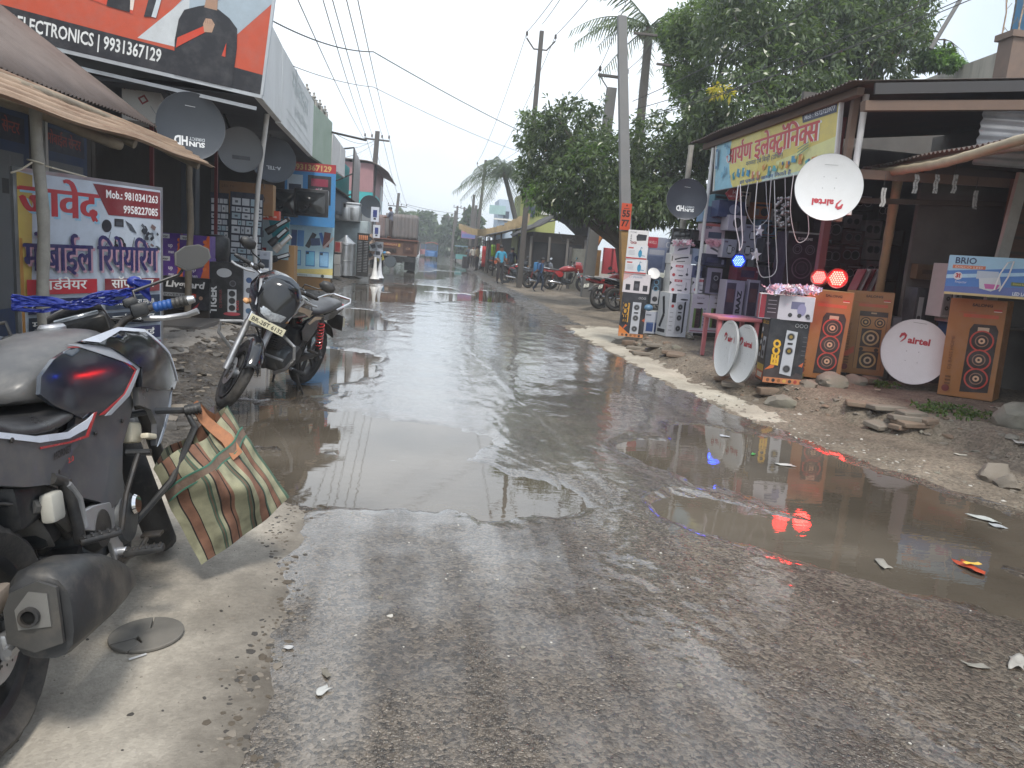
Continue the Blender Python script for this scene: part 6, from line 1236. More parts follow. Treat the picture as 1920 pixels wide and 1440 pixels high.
WC = mat('white_card'); z12 = lambda p: None
carton('speaker_carton', 'black speaker carton with yellow sideways letters at the far end of the goods', 'carton', 1186, 591, 46, 82, 12.1, .3, ink('2a2c33'), EECO, None, yaw=-17)
carton('speaker_carton', 'white carton picturing three black speakers on the far black carton', 'carton', 1193, 531.5, 50, 36, 12.1, .34, WC, lambda P, w, h: (P.rect(0, 0, w*.98, h*.98, 'd2ccd0'), P.poly([(-w*.5, h*.1), (-w*.1, h*.5), (-w*.5, h*.5)], 'd0a8a8'), [P.rect(w*x, -h*.22, w*.17, h*.3, '26262e') for x in (-.3, .34)], P.rect(w*.02, -h*.12, w*.22, h*.5, '26262e'), P.circ(w*.02, -h*.12, w*.08, '4a4a52'), P.text('2.1 SPEAKER', -w*.05, h*.28, h*.1, '8a9ab0', w=w*.5)), yaw=-17)
def vac(P, w, h):
    P.rect(0, 0, w*.98, h*.98, 'd4d6da'); P.rect(0, -h*.42, w*.98, h*.10, 'b03a3a'); P.rect(-w*.3, h*.28, w*.25, h*.1, 'b8504a'); P.circ(w*.16, -.08*h, w*.09, '2a8ab0', ry=h*.26); P.line([(w*.16, .05*h), (w*.18, h*.36), (w*.25, h*.30)], w*.025, '2a6a8a'); P.line([(w*.2, -h*.2), (w*.4, -h*.22)], w*.03, '2a8ab0')
    for k in range(4): P.rect(-w*.25, h*(.1-.09*k), w*.3, h*.02, 'a4a8ae')
carton('carton', 'upper of two white cartons with a blue pump print in the far column', 'carton', 1194, 473, 39, 27, 12.1, .3, WC, vac, yaw=-17); carton('carton', 'lower of two white cartons with a blue pump print in the far column', 'carton', 1192, 500, 40, 27, 12.1, .3, WC, vac, yaw=-17)
carton('carton', 'white carton with a black loudspeaker print topping the far column', 'carton', 1196.5, 446, 38, 28, 12.1, .3, WC, lambda P, w, h: (P.rect(0, 0, w*.98, h*.98, 'd8d6d6'), P.poly([(-.05*w, -h*.2), (w*.4, -h*.15), (w*.42, h*.22), (w*.0, h*.25), (-.09*w, h*.1)], '2a2c32'), P.text('GiGi', -w*.2, -h*.40, h*.14, '8a3a44', w=w*.3, bold=.05), P.text('TYCHE', -w*.25, h*.3, h*.1, '4a4a50', w=w*.3), [P.rect(-w*.34, h*(.15-.12*k), w*.06, h*.06, '5a5c60') for k in range(4)]), yaw=-17)
carton('carton', 'red and grey carton behind the far column top', 'carton', 1231, 455, 38, 20, 12.5, .3, ink('a8aab2'), lambda P, w, h: (P.rect(0, 0, w, h, '8f93a2'), P.rect(-w*.2, 0, w*.55, h, 'a83040'), P.text('HAVELLS', -w*.2, -h*.12, h*.25, 'd8c0c0', w=w*.4)))
carton('carton', 'blue grey cooler carton in the second column', 'carton', 1230, 487, 36, 46, 12.5, .3, ink('8b93a8'), lambda P, w, h: (P.rect(0, 0, w, h, '7c86a2'), P.rect(-.05*w, -.1*h, w*.8, h*.5, '5c6a8a'), P.rect(0, h*.3, w*.8, h*.2, 'a4a8b4')))
carton('carton', 'tall pale carton with a fan print in the second column', 'carton', 1252, 477, 15, 58, 12.5, .2, ink('a0a4b4'), lambda P, w, h: (P.rect(0, 0, w, h, '8e94a8'), P.circ(0, h*.3, w*.34, 'c0c2c8'), P.circ(0, h*.3, w*.25, '8e94a8'), P.rect(0, -h*.1, w*.08, h*.5, '3a3e4a'), P.circ(0, -h*.36, w*.3, '3a3e4a', ry=h*.05)))
carton('speaker_carton', 'grey tower speaker with white base in the second column', 'loudspeaker', 1229, 545, 18, 52, 12.3, .2, ink('2c3038'), lambda P, w, h: (P.rect(0, 0, w*.98, h*.98, '34414e'), P.rect(0, -h*.22, w*.8, h*.5, 'b0b2b8'), P.circ(0, h*.3, w*.3, '5a8098'), P.circ(0, h*.08, w*.3, '5a8098'), P.circ(0, h*.3, w*.2, '22262c'), P.circ(0, h*.08, w*.2, '22262c'), P.circ(0, -h*.3, w*.28, '2a2c32')), rside=None)
carton('speaker_carton', 'slim grey speaker beside the grey tower speaker', 'loudspeaker', 1247, 545, 12, 46, 12.4, .2, ink('6a6e78'), lambda P, w, h: (P.rect(0, 0, w*.9, h*.9, '7c808a'), P.circ(0, 0, w*.25, '3a3c44')))
b = M(); p = PY(1226, 513, 12.3); b.lathe([(0, .02), (.10, .015), (.105, .0), (0, -.01)], WPL, 20, Matrix.Translation(p) @ Matrix.Rotation(1.1, 4, 'X')); tag(b.build('ceiling_lamp'), 'round white lamp panel over the grey tower speaker', 'lamp panel')
carton('carton', 'white carton with two blue bag prints at the foot of the stack', 'carton', 1226, 605, 40, 42, 12.3, .3, WC, lambda P, w, h: (P.rect(0, 0, w*.98, h*.98, 'b4bac8'), P.rect(-w*.2, -h*.2, w*.34, h*.42, '2f4a80'), P.rect(w*.2, -h*.2, w*.34, h*.42, '2f4a80'), P.rect(-w*.2, -h*.02, w*.3, h*.02, '8aa0c4'), P.rect(w*.2, -h*.02, w*.3, h*.02, '8aa0c4'), P.rect(-w*.3, h*.33, w*.25, h*.06, '6a7080'), P.ring(w*.35, h*.3, w*.07, w*.05, '4a70a0')))
b = M(); p = PY(1216, 577, 12.0); b.sphere(p, .07, mat('blue_box_plastic', (.1, .2, .32), .4), 12, (1.1, .9, .8)); tag(b.build('cable_reel'), 'blue reel sitting on the bag print carton', 'reel')
p, w_, h_ = place(1290, 448, 64, 36, 12.4); b = M(); b.rbox((p.x, p.y, p.z), (w_, .08, h_), mat('tv_case'), .01); b.rbox((p.x, p.y-.042, p.z), (w_*.94, .006, h_*.9), mat('tv_glass'), .002); b.box((p.x, p.y+.02, p.z-h_/2-.03), (.2, .15, .03), BLK); tag(b.build('television'), 'black flat television behind the flower topped cartons', 'television')
def drill(P, w, h): P.rect(0, 0, w*.98, h*.98, 'c9c6c4'); P.line([(-w*.3, -.1*h), (w*.0, h*.1), (w*.35, h*.2)], h*.14, '2a2826'); P.line([(-w*.2, -h*.3), (w*.2, -h*.2)], h*.08, '3a3634'); P.rect(-w*.42, 0, w*.06, h*.5, '6a6a60')
def tools(P, w, h): P.rect(0, 0, w*.98, h*.98, 'd4d0d4'); P.rect(-.1*w, h*.33, w*.36, h*.16, 'b03440'); P.text('NOVA', -.1*w, h*.28, h*.1, 'e8d8d8', w=w*.24); P.line([(w*.28, -h*.2), (w*.28, h*.25)], w*.02, '2a2a34'); P.circ(w*.28, -h*.2, w*.06, '2a2a34'); P.circ(-w*.32, -h*.28, w*.07, 'a83a40'); P.rect(.0, -h*.3, w*.2, h*.08, '3a3a44'); P.poly([(-w*.5, .3*h), (-w*.4, .2*h), (-w*.5, -.0*h)], '2a2a30'); P.text('Nano', -w*.05, 0, h*.1, '7a7a84', w=w*.3)
carton('carton', 'white carton with a hair dryer print under the pink flower band', 'carton', 1279, 468, 31, 17, 12.1, .25, WC, lambda P, w, h: (P.rect(0, 0, w*.98, h*.98, 'd8d4d6'), P.poly([(-w*.3, -h*.2), (w*.3, h*.1), (w*.35, h*.3), (-w*.2, h*.1)], '55585e')))
carton('carton', 'white carton with a black drill print above the tool cartons', 'carton', 1277, 485.5, 40, 19, 12.1, .3, WC, drill); carton('carton', 'pale blue carton with a dark blue print beside the drill print', 'carton', 1309, 481, 23, 29, 12.15, .25, ink('9aa8b8'), lambda P, w, h: (P.rect(0, 0, w, h, '93a2b4'), P.circ(0, -h*.15, w*.3, '2a4a70', ry=h*.2), P.rect(w*.3, -h*.1, w*.25, h*.2, 'd0d4d8')))
for k, (cx, cy, w, h) in enumerate(((1277, 508.5, 42, 27), (1275, 536, 42, 28), (1316, 536, 38, 28))):
    carton('carton', ['upper white tool carton with red tag in the middle column', 'lower white tool carton with red tag in the middle column', 'white tool carton with red tag above the green speaker cartons'][k], 'carton', cx, cy, w, h, 12.1, .3, WC, tools)
carton('speaker_carton', 'tall white speaker carton picturing a silver tower with black side', 'carton', 1271, 591, 45, 82, 12.0, .3, WC, tower('c8ccd2', 'b0b4ba', '24262a', None, bx=.05, bw=.36, n=3, extra=lambda P, w, h: (P.rect(-w*.3, h*.38, w*.2, h*.2, '23252c'), P.circ(w*.22, h*.36, w*.2, '30323a', ry=h*.02), P.circ(-w*.33, h*.2, w*.07, 'b03a40'), [P.rect(-w*.34, h*(.05-.1*k), w*.16, h*.012, '7a7e86') for k in range(5)])), lambda P, w, h: (P.rect(0, 0, w*.98, h*.98, 'c4c8cc'), P.line([(-w*.2, -h*.3), (.1*w, h*.0), (-.1*w, h*.4)], w*.2, '2a2c30'), P.rect(0, -h*.38, w*.7, h*.08, '2a2c30')), yaw=14)
for k, cx in enumerate((1310.5, 1343)):
    carton('speaker_carton', ['first green and white tower speaker carton next to the silver tower carton', 'second green and white tower speaker carton, nearer the white dishes'][k], 'carton', cx, 588, 33, 73, 12.05, .28, WC, tower('c4bcc4', '4a2c30', '1e1a1c', None, bx=-.08, bw=.26, n=3, ring='5a4448', bh=.5, by=-.12, grn='6f8a4c', extra=lambda P, w, h: (P.text('Spice', 0, h*.38, h*.05, '6a5a64', w=w*.45), P.circ(0, h*.26, w*.2, '4a3038', ry=h*.02), P.rect(0, -h*.45, w*.9, h*.02, 'a85a6a'), [P.rect(w*.32, h*(.12-.08*k), w*.14, h*.05, '9a94a0') for k in range(6)])))
carton('carton', 'blue carton with red window print at the top of the heap', 'carton', 1337, 402, 38, 28, 12.2, .3, ink('6f8eb0'), lambda P, w, h: (P.rect(0, 0, w, h, '6a7894'), P.poly([(-w*.5, -h*.3), (-w*.3, h*.5), (-w*.5, h*.5)], '5aa0c0'), P.rect(.05*w, -.05*h, w*.16, h*.3, '7a2a38'), P.rect(w*.25, -.05*h, w*.16, h*.3, '7a2a38')))
carton('carton', 'pink and white carton with a dark engine print below the blue carton', 'carton', 1339, 436, 42, 32, 12.15, .3, ink('b8a4ac'), lambda P, w, h: (P.rect(0, 0, w, h, 'b4a2ae'), P.rect(0, h*.42, w, h*.14, 'b05a56'), P.rect(.05*w, -h*.15, w*.6, h*.35, '33405e'), P.text('SONY', -w*.25, h*.2, h*.14, '3a3a44', w=w*.3, bold=.05)))
carton('carton', 'white carton with iron print under the second pink flower band', 'carton', 1340, 468, 34, 17, 12.0, .25, WC, lambda P, w, h: (P.rect(0, 0, w*.98, h*.98, 'd4ccd2'), P.line([(-w*.25, h*.2), (w*.1, -h*.1), (w*.3, -h*.3)], h*.22, '4a4c54')))
carton('carton', 'dark indigo amplifier carton beneath the iron carton', 'carton', 1340, 488, 46, 22, 12.0, .3, ink('2a2c48'), lambda P, w, h: (P.rect(0, 0, w, h, '26283f'), P.rect(-.1*w, 0, w*.5, h*.4, '3a3c58'), P.rect(w*.35, -h*.1, w*.1, h*.4, '7c80a0')))
carton('carton', 'greyish blue carton beneath the indigo amplifier carton', 'carton', 1310, 510, 26, 24, 12.2, .25, ink('6a6e90'), lambda P, w, h: (P.rect(0, 0, w, h, '646a90'), P.rect(0, -.1*h, w*.6, h*.4, '3a4068')))
carton('speaker_carton', 'dark speaker carton with pale left side beside the blue lamp', 'carton', 1338, 527, 30, 48, 12.0, .3, ink('3a3844'), lambda P, w, h: (P.rect(0, 0, w, h, '8a8494'), P.rect(.1*w, -.05*h, w*.6, h*.8, '2c2834'), P.circ(.12*w, h*.12, w*.16, '8a8a90'), P.circ(.12*w, h*.12, w*.1, '2c2834'), P.circ(.12*w, -h*.2, w*.2, '4a4452')))
# deeper rows, under the roof
sg2 = thing('red_sign', 'red hexagonal sign board under the signboard edge', 'sign', PY(1376, 364, 11.6)); b = M(); b.prism([(.14*cos(a)*1.0, .10*sin(a)) for a in np.linspace(0, 2*pi, 7)[:-1]], .02, ink('a02a30'), frame((0, 0, 0), (1, 0, 0), (0, 0, 1))); b.build('board', sg2); P = Print(); P.text('HAVELLS', 0, -.05, .03, 'dcc8c4', w=.18); P.text('H', 0, 0, .05, 'dcc8c4', bold=.05); P.build('lettering', sg2, frame((0, -.011, 0), (1, 0, 0), (0, 0, 1)))
def kettle(P, w, h): P.rect(0, 0, w*.98, h*.98, '8e90a4'); P.circ(0, -.06*h, w*.22, '2c2e3a', ry=h*.26); P.rect(0, -.05*h, w*.3, h*.34, 'b4b6c4'); P.ring(w*.26, 0, w*.12, w*.08, '2c2e3a'); P.rect(-w*.3, h*.36, w*.25, h*.1, '5a4c64')
dr = [('navy fan carton with pale oval under the red sign', 1372, 392, 52, 30, 11.9, '33406c', lambda P, w, h: (P.rect(0, 0, w, h, '2e3a64'), P.circ(w*.1, 0, w*.2, '8a92b0', ry=h*.3))),
      ('white carton with a dark heart shape print', 1382, 418, 34, 28, 11.8, 'b8b4c0', lambda P, w, h: (P.rect(0, 0, w, h, 'b0acb8'), P.circ(0, 0, w*.24, '26262e', ry=h*.34))),
      ('lilac kettle carton in the upper row behind the cords', 1412, 440, 34, 36, 11.8, '9a9cb0', kettle), ('lilac kettle carton in the lower row beside the blue lamp', 1402, 468, 30, 36, 11.8, '9a9cb0', kettle), ('lilac kettle carton behind the star ornament', 1434, 470, 32, 40, 11.8, '9a9cb0', kettle),
      ('white mug carton beside the blue lamp', 1368, 466, 26, 34, 11.8, 'b4b0bc', kettle),
      ('red and indigo amplifier carton below the kettle cartons', 1407, 514, 54, 26, 11.7, '6a2438', lambda P, w, h: (P.rect(0, 0, w, h, '6a2438'), P.rect(-.1*w, 0, w*.5, h*.5, '3a2048'), P.rect(w*.3, h*.2, w*.2, h*.15, 'a08090'))),
      ('dark amplifier carton lettered PRIDE behind the cords', 1452, 520, 40, 36, 11.5, '2c2832', lambda P, w, h: (P.rect(0, 0, w, h, '2a2630'), P.text('PRIDE', 0, -h*.35, h*.16, '8a4a5a', w=w*.5), P.ring(.25*w, h*.1, w*.1, w*.08, '7a7a84'))),
      ('black amplifier carton under the star ornament', 1450, 470, 40, 44, 11.5, '24242c', lambda P, w, h: (P.rect(0, 0, w, h, '26262e'), P.circ(w*.1, 0, w*.2, '3a3a46'), P.rect(-w*.3, h*.3, w*.2, h*.1, '6a6a74')))]
for lb_, cx, cy, w, h, Y, c, fn in dr: carton('carton', lb_, 'carton', cx, cy, w, h, Y, .3, ink(c), fn)
def baaz(P, w, h): P.rect(0, 0, w, h, 'aaa2ae'); P.rect(-w*.22, 0, w*.5, h*.86, '4a3c4c'); P.rect(-w*.22, h*.1, w*.38, h*.35, '6a4448'); P.text('BAAZ', w*.36, -h*.05, w*.22, '2c2a32', w=h*.6, rot=pi/2, bold=.05)
for k, (cx, c) in enumerate(((1376, 0), (1418, 1))): carton('speaker_carton', ['mauve speaker carton lettered BAAZ above the pink table', 'mauve speaker carton lettered BAAZ next to the flower band carton'][k], 'carton', cx, 562, 36, 72, 11.6, .3, ink('aaa2ae'), baaz)
def supreme(P, w, h):
    P.rect(0, 0, w, h, '2e1c2a'); P.text('SUPREME', -w*.02, h*.36, h*.04, 'c8b8c0', w=w*.42, bold=.04); P.rect(-.02*w, -.05*h, w*.7, h*.8, '3a2034')
    for x in (-.2, .15): P.ring(w*x, h*.2, w*.13, w*.11, '7a6a7c'); P.ring(w*x, h*.2, w*.08, w*.06, '6a5a6c')
    P.ring(-.02*w, -h*.12, w*.28, w*.25, '7a5a70'); P.ring(-.02*w, -h*.12, w*.18, w*.16, '6a4a60'); P.circ(-.02*w, -h*.12, w*.09, '4a3044'); P.rect(0, h*.48, w, h*.03, 'b4b0b4')
carton('loudspeaker', 'large dark maroon loudspeaker carton with pale top under the hung white dish', 'loudspeaker', 1506, 490, 70, 108, 10.9, .4, ink('2e1c2a'), supreme)
rnd = random.Random(11)
nbk = [(1560, 430, 40, 40, '3a2c34', 'dim brown'), (1600, 415, 34, 26, '8a8288', 'dim grey'), (1637, 430, 32, 32, '9a9296', 'pale grey'), (1600, 445, 44, 26, '6a4c50', 'dull pink'), (1638, 468, 30, 36, 'a49c9c', 'off white'), (1596, 478, 40, 34, '5a2c34', 'dark red'), (1560, 480, 34, 40, '4a3440', 'plum'), (1640, 505, 34, 30, '8c7c80', 'rosy grey'), (1600, 512, 36, 30, '54303a', 'wine'), (1620, 380, 40, 28, '2c2c34', 'near black'), (1582, 380, 30, 30, '5a5058', 'slate'), (1660, 395, 26, 34, '3a3438', 'charcoal')]
for cx, cy, w, h, c, nm in nbk:
    carton('speaker_carton', nm+' speaker carton on the shelf behind the red lamps', 'carton', cx, cy, w, h, 11.6, .3, ink(c), lambda P, w, h: (P.rect(0, 0, w, h, c), P.circ(-w*.2, 0, min(w, h)*.22, '1c1a20'), P.circ(w*.2, 0, min(w, h)*.22, '1c1a20'), P.ring(-w*.2, 0, min(w, h)*.26, min(w, h)*.22, '9a9298'), P.ring(w*.2, 0, min(w, h)*.26, min(w, h)*.22, '9a9298'), P.rect(0, h*.38, w*.7, h*.1, '8a8084')))
b = M(); p = PY(1600, 460, 11.75); b.box((p.x, p.y+.3, 1.42), (1.9, .35, .03), WOODD); b.box((p.x, p.y+.3, 2.0), (1.9, .35, .03), WOODD); b.box((p.x, p.y+.3, .95), (1.9, .35, .03), WOODD)
for x in (-.93, .93): b.box((p.x+x, p.y+.3, 1.2), (.04, .35, 2.1), WOODD)
tag(b.build('shelf'), 'dark wooden shelf of speaker cartons behind the red lamps', 'shelf')
for lb_, cx, cy, w, h, c in (('cream carton', 1390, 372, 36, 26, 'c0b8a8'), ('teal carton', 1352, 380, 28, 30, '4a7a8a'), ('orange carton', 1430, 395, 34, 30, 'b86a3a'), ('white carton', 1462, 410, 34, 34, 'c4c4c8'), ('rust red carton', 1352, 412, 24, 26, '9a4438'), ('sky blue carton', 1440, 428, 36, 30, '7c9cc0'), ('lemon carton', 1475, 452, 32, 36, 'c0b060'), ('pale grey carton', 1428, 505, 34, 32, 'a8aab0'), ('crimson carton', 1476, 492, 30, 34, '8c3040'), ('bone white carton', 1435, 575, 40, 40, 'b8b4b0')):
    carton('carton', lb_+' in the back row behind the hanging cords', 'carton', cx, cy, w, h, 12.4, .25, ink(c), lambda P, w, h: (P.rect(0, h*.32, w*.8, h*.14, '3a3c48'), P.circ(w*.12, -h*.08, min(w, h)*.25, '34363e'), P.rect(-w*.3, -h*.1, w*.2, h*.4, '8a8c94'), P.rect(0, -h*.42, w*.9, h*.05, 'a03a3c')))
# near group
carton('speaker_carton', 'black speaker carton with gold sideways letters carrying the flower band carton', 'carton', 1473, 660, 73, 121, 7.75, .27, ink('24262d'), eeco2, eeco_side, yaw=-11)
def tri(P, w, h): P.rect(0, 0, w*.99, h*.99, 'c2bec8'); P.rect(-w*.44, 0, w*.10, h*.95, 'a83040'); P.rect(-w*.27, 0, w*.24, h*.95, '3a2a36'); P.rect(w*.2, .12*h, w*.24, h*.3, '6a6a88'); P.circ(w*.28, -h*.05, w*.08, '8a86a8', ry=h*.25); [P.circ(w*x, -h*.28, w*.04, '24242c') for x in (.08, .25, .40)]; [P.rect(-w*.27, h*(.25-.16*k), w*.16, h*.03, 'a89aa4') for k in range(4)]; P.rect(w*.42, -h*.35, w*.06, h*.1, '6a6a74')
carton('carton', 'white trimmer carton with red edge topped by a string of artificial flowers', 'carton', 1475, 577, 97, 46, 7.75, .3, WC, tri, lambda P, w, h: P.rect(0, 0, w*.98, h*.98, 'a8303c'), yaw=-22)
carton('speaker_carton', 'brown speaker carton with three red rings beside the black carton', 'carton', 1543, 628, 80, 166, 8.2, .36, CARD, salong(3), yaw=-27, tilt=1)
carton('speaker_carton', 'brown speaker carton picturing four cones beside the leaning white dish', 'carton', 1624, 625, 80, 156, 8.6, .36, CARD, salong(2), yaw=-29, tilt=-1)
carton('speaker_carton', 'brown speaker carton with three red rings standing apart under the blue carton', 'carton', 1824, 655, 92, 186, 7.55, .37, CARD, salong(3), yaw=-46, tilt=-1, rside=lambda P, w, h: (P.rect(0, 0, w*.98, h*.98, '80562f'), P.text('SALONG', 0, h*.1, w*.14, '3a2414', w=h*.4, rot=pi/2)))
def brio(P, w, h):
    P.rect(0, 0, w*.995, h*.99, '4a7cc0'); P.poly([(-w*.5, h*.1), (w*.5, h*.3), (w*.5, h*.5), (-w*.5, h*.5)], '9cc4dc'); P.poly([(-w*.5, -h*.5), (w*.5, -h*.5), (w*.5, -h*.2), (-w*.5, -h*.3)], '5c6ca8'); P.poly([(-w*.5, -h*.1), (w*.5, h*.12), (w*.5, h*.2), (-w*.5, h*.0)], 'a8cce4'); P.rect(0, -h*.47, w, h*.06, 'c8b480')
    P.text('BRIO', -w*.32, h*.30, h*.15, '1c2c5a', w=w*.22, bold=.02); P.rect(-w*.28, h*.215, w*.34, h*.085, 'c8704a'); P.text('DISCO LED', -w*.28, h*.185, h*.05, 'e8dcd0', w=w*.28); P.circ(-w*.38, -h*.02, h*.1, 'd8d4d8'); P.text('3!', -w*.38, -h*.06, h*.1, 'b03038', bold=.06)
    P.rect(-.08*w, h*.04, w*.22, h*.2, 'b8c4d0'); P.poly([(-.16*w, -.05*h), (.05*w, -.0*h), (.08*w, -h*.25), (-.02*w, -h*.36), (-.14*w, -h*.3)], 'c8d0d4'); P.poly([(-.10*w, -.18*h), (.06*w, -.18*h), (.04*w, -h*.3), (-.08*w, -h*.3)], 'c060a0'); P.text('Projector', -w*.4, -h*.2, h*.06, 'd8dce8', w=w*.12, al='l'); P.text('LED LASER', w*.30, -h*.42, h*.08, 'dce4ec', w=w*.2, bold=.03); P.rect(w*.27, -h*.14, w*.2, h*.09, '5a6a3a'); P.text('Disco Light', w*.27, -h*.16, h*.05, 'd8c860', w=w*.16)
carton('carton', 'blue disco lamp carton lying on the separate brown speaker carton', 'carton', 1866, 520, 158, 74, 7.2, .28, ink('4a7cc0'), brio, yaw=-38, tilt=-1)
b = M(); q = PY(1868, 540, 7.1); b.tube([q+Vector((-.02, 0, -.02)), q+Vector((.0, -.02, .15)), q+Vector((.06, -.02, .26)), q+Vector((.14, 0, .28)), q+Vector((.10, -.01, .12)), q+Vector((.03, -.01, -.03))], .007, WPL, 6); tag(b.build('cable'), 'white cable looped over the blue disco lamp carton', 'cable')
# dim stock of the neighbouring stall
for lb_, cx, cy, w, h, Y, c, fn in (('white tower speaker standing in the dark stall behind the blue carton', 1780, 545, 20, 100, 8.0, 'a8a8a8', tower('a4a4a6', '8a8a8c', '26262a', None, bx=0, bw=.7, n=4, bh=.8)), ('second white tower speaker in the dark stall', 1795, 560, 16, 90, 8.0, 'b4b4b4', tower('b0b0b0', '909092', '26262a', None, bx=0, bw=.7, n=4, bh=.8)), ('blue water jug carton behind the leaning white dish', 1788, 635, 30, 80, 8.1, '2f5a8a', lambda P, w, h: (P.rect(0, 0, w, h, '2c5684'), P.rect(0, h*.3, w*.6, h*.2, '6a94b8'))), ('slim dark speaker with pale front in the dark stall', 1728, 575, 26, 70, 8.3, '3a3c40', lambda P, w, h: (P.rect(0, 0, w, h, '2c2e32'), P.rect(-.1*w, -.1*h, w*.4, h*.7, '8a8c8c'), P.circ(-.1*w, -h*.3, w*.15, '2a2a2a'))), ('yellowish carton in the dark stall behind the slim speaker', 1738, 510, 40, 28, 8.4, '5a4630', lambda P, w, h: (P.rect(0, 0, w, h, '54422e'), P.rect(0, 0, w*.5, h*.3, '3a2c20'))), ('low grey box behind the leaning white dish', 1690, 605, 34, 20, 8.5, '5a5c60', lambda P, w, h: P.rect(0, 0, w*.9, h*.8, '6a6c70'))):
    carton('carton', lb_, 'carton', cx, cy, w, h, Y, .25, ink(c), fn)
b = M(); b.box((6.9, 8.4, .95), (2.2, .2, .04), WOODD); b.box((6.4, 8.42, .6), (.05, .15, .8), WOODD); b.box((7.6, 8.42, .6), (.05, .15, .8), WOODD); tag(b.build('counter'), 'dark low counter inside the open stall', 'counter')
# red folded stands, table, flowers, ornaments
for k in range(5):
    a, c = PY(1604+9*k, 548, 9.4), PY(1625+9*k, 505, 9.5); d = (c-a); n_ = Vector((1, .3, 0)).normalized(); b = M(); b.loft([[a-n_*.012, a+n_*.012, a+n_*.012+Vector((0, .2, 0)), a-n_*.012+Vector((0, .2, 0))], [c-n_*.012, c+n_*.012, c+n_*.012+Vector((0, .2, 0)), c-n_*.012+Vector((0, .2, 0))]], ink(['a03038', 'c0b4b4', '8a2c34', 'b0a4a8', '9a3a3e'][k])); tag(b.build('booklet', bevel=.002), 'thin %s booklet leaning in the row behind the brown cartons' % ['bright red', 'white', 'dark red', 'pale grey', 'rose red'][k], 'booklet', 'booklets leaning behind the brown cartons')
tb = thing('plastic_table', 'pink plastic table behind the two tilted white dishes', 'table', (4.10, 9.75, hz(4.1, 9.75))); pt = mat('pink_plastic', (.48, .17, .19), .4, var=.08, dirt=(.3, .15, .14), da=.3); b = M(); b.rbox((0, 0, .56), (.62, .6, .05), pt, .02); b.build('tabletop', tb)
for x in (-.26, .26):
    for y in (-.24, .24): b = M(); b.box((x, y, .27), (.045, .045, .54), pt, taper=1.2); b.build('leg', tb)
def flowers(name, label, a, c, n, r, cols, seed):
    rnd = random.Random(seed); b = M(); a, c = Vector(a), Vector(c)
    for k in range(n):
        t = rnd.random(); p = a.lerp(c, t)+Vector((rnd.uniform(-.03, .03), rnd.uniform(-.10, .10), rnd.uniform(-.02, .055))); m = rnd.choice(cols)
        Q = Euler((rnd.uniform(-1.2, 1.2), rnd.uniform(-1.2, 1.2), rnd.uniform(0, 6))).to_matrix()
        for j in range(5):
            an = 2*pi*j/5; w = .55; P_ = [Q @ (Vector((cos(an+s*w)*q, sin(an+s*w)*q, h))*r) for q, s, h in ((.15, 0, 0), (.8, -1, .25), (1.1, 0, .45), (.8, 1, .25))]
            b.add([p+v for v in P_], [(0, 1, 2, 3)], m)
    tag(b.build(name, smooth=0, fixn=False), label, 'flowers')
fl = [mat('flower_pink', (.72, .40, .48), .7, var=.1, sub=.2), mat('flower_white', (.75, .72, .74), .7, var=.1), mat('flower_lilac', (.55, .52, .72), .7)]
flowers('flower_string', 'band of pink and white artificial flowers lying on the trimmer carton', PY(1437, 546, 7.75), PY(1530, 549, 7.8), 190, .035, fl, 1)
flowers('flower_string', 'pink flower band on the hair dryer carton', PY(1264, 458, 12.1), PY(1294, 459, 12.1), 60, .04, fl[:2], 2); flowers('flower_string', 'rose flower band on the iron carton', PY(1326, 458, 12.0), PY(1352, 459, 12.0), 50, .04, fl[:1], 3)
# hanging white light cords
rnd = random.Random(21); CW = mat('cord_white', (.70, .70, .72), .4); CG = mat('cord_clear', (.5, .5, .55), .3)
for k, (xs, ym, Y) in enumerate((((1384, 1388), 470, 8.6), ((1488, 1512), 455, 8.7), ((1404, 1436), 425, 10.0), ((1420, 1452), 520, 9.7), ((1446, 1472), 585, 9.3))):
    x0, x1 = xs; yt = 352-(x0-1360)*.2; pts = [PY(x0, yt, Y), PY(x0-6, (yt+ym)/2, Y), PY(x0+2, ym-14, Y), PY((x0+x1)/2, ym, Y), PY(x1+4, ym-16, Y), PY(x1+2, (yt+ym)/2, Y), PY(x1, yt-2, Y)]
    sm = []
    for i in range(len(pts)-1):
        p_1, p0, p1, p2 = pts[max(0, i-1)], pts[i], pts[i+1], pts[min(len(pts)-1, i+2)]
        for t in (0, .25, .5, .75): sm.append(.5*((2*p0)+(-p_1+p1)*t+(2*p_1-5*p0+4*p1-p2)*t*t+(-p_1+3*p0-3*p1+p2)*t**3))
    sm.append(pts[-1]); b = M(); b.tube(sm, .0045 if k % 3 else .006, CW if k % 2 else CG, 6)
    tag(b.build('hanging_string_lights'), 'looped pale light cord hanging in the tangle below the signboard', 'cord', 'pale light cords hanging below the signboard')
def star(label, p, r):
    m_ = mat('star_ornament', (.72, .72, .82), .3); b = M(); F_ = frame(p, (1, .2, 0), (0, 0, 1)); b.prism([((r if k % 2 == 0 else r*.42)*cos(2*pi*k/10+.3), (r if k % 2 == 0 else r*.42)*sin(2*pi*k/10+.3)) for k in range(10)], .02, m_, F_); b.prism([((r*.8 if k % 2 == 0 else r*.34)*cos(2*pi*k/10+.3), (r*.8 if k % 2 == 0 else r*.34)*sin(2*pi*k/10+.3)) for k in range(10)], .04, m_, F_); tag(b.build('star_ornament'), label, 'ornament')
star('pale plastic star hanging above the other star', PY(1424, 433, 9.9), .075); star('pale plastic star hanging close to the blue lamp', PY(1417, 478, 9.9), .09)
b = M(); rnd = random.Random(2)
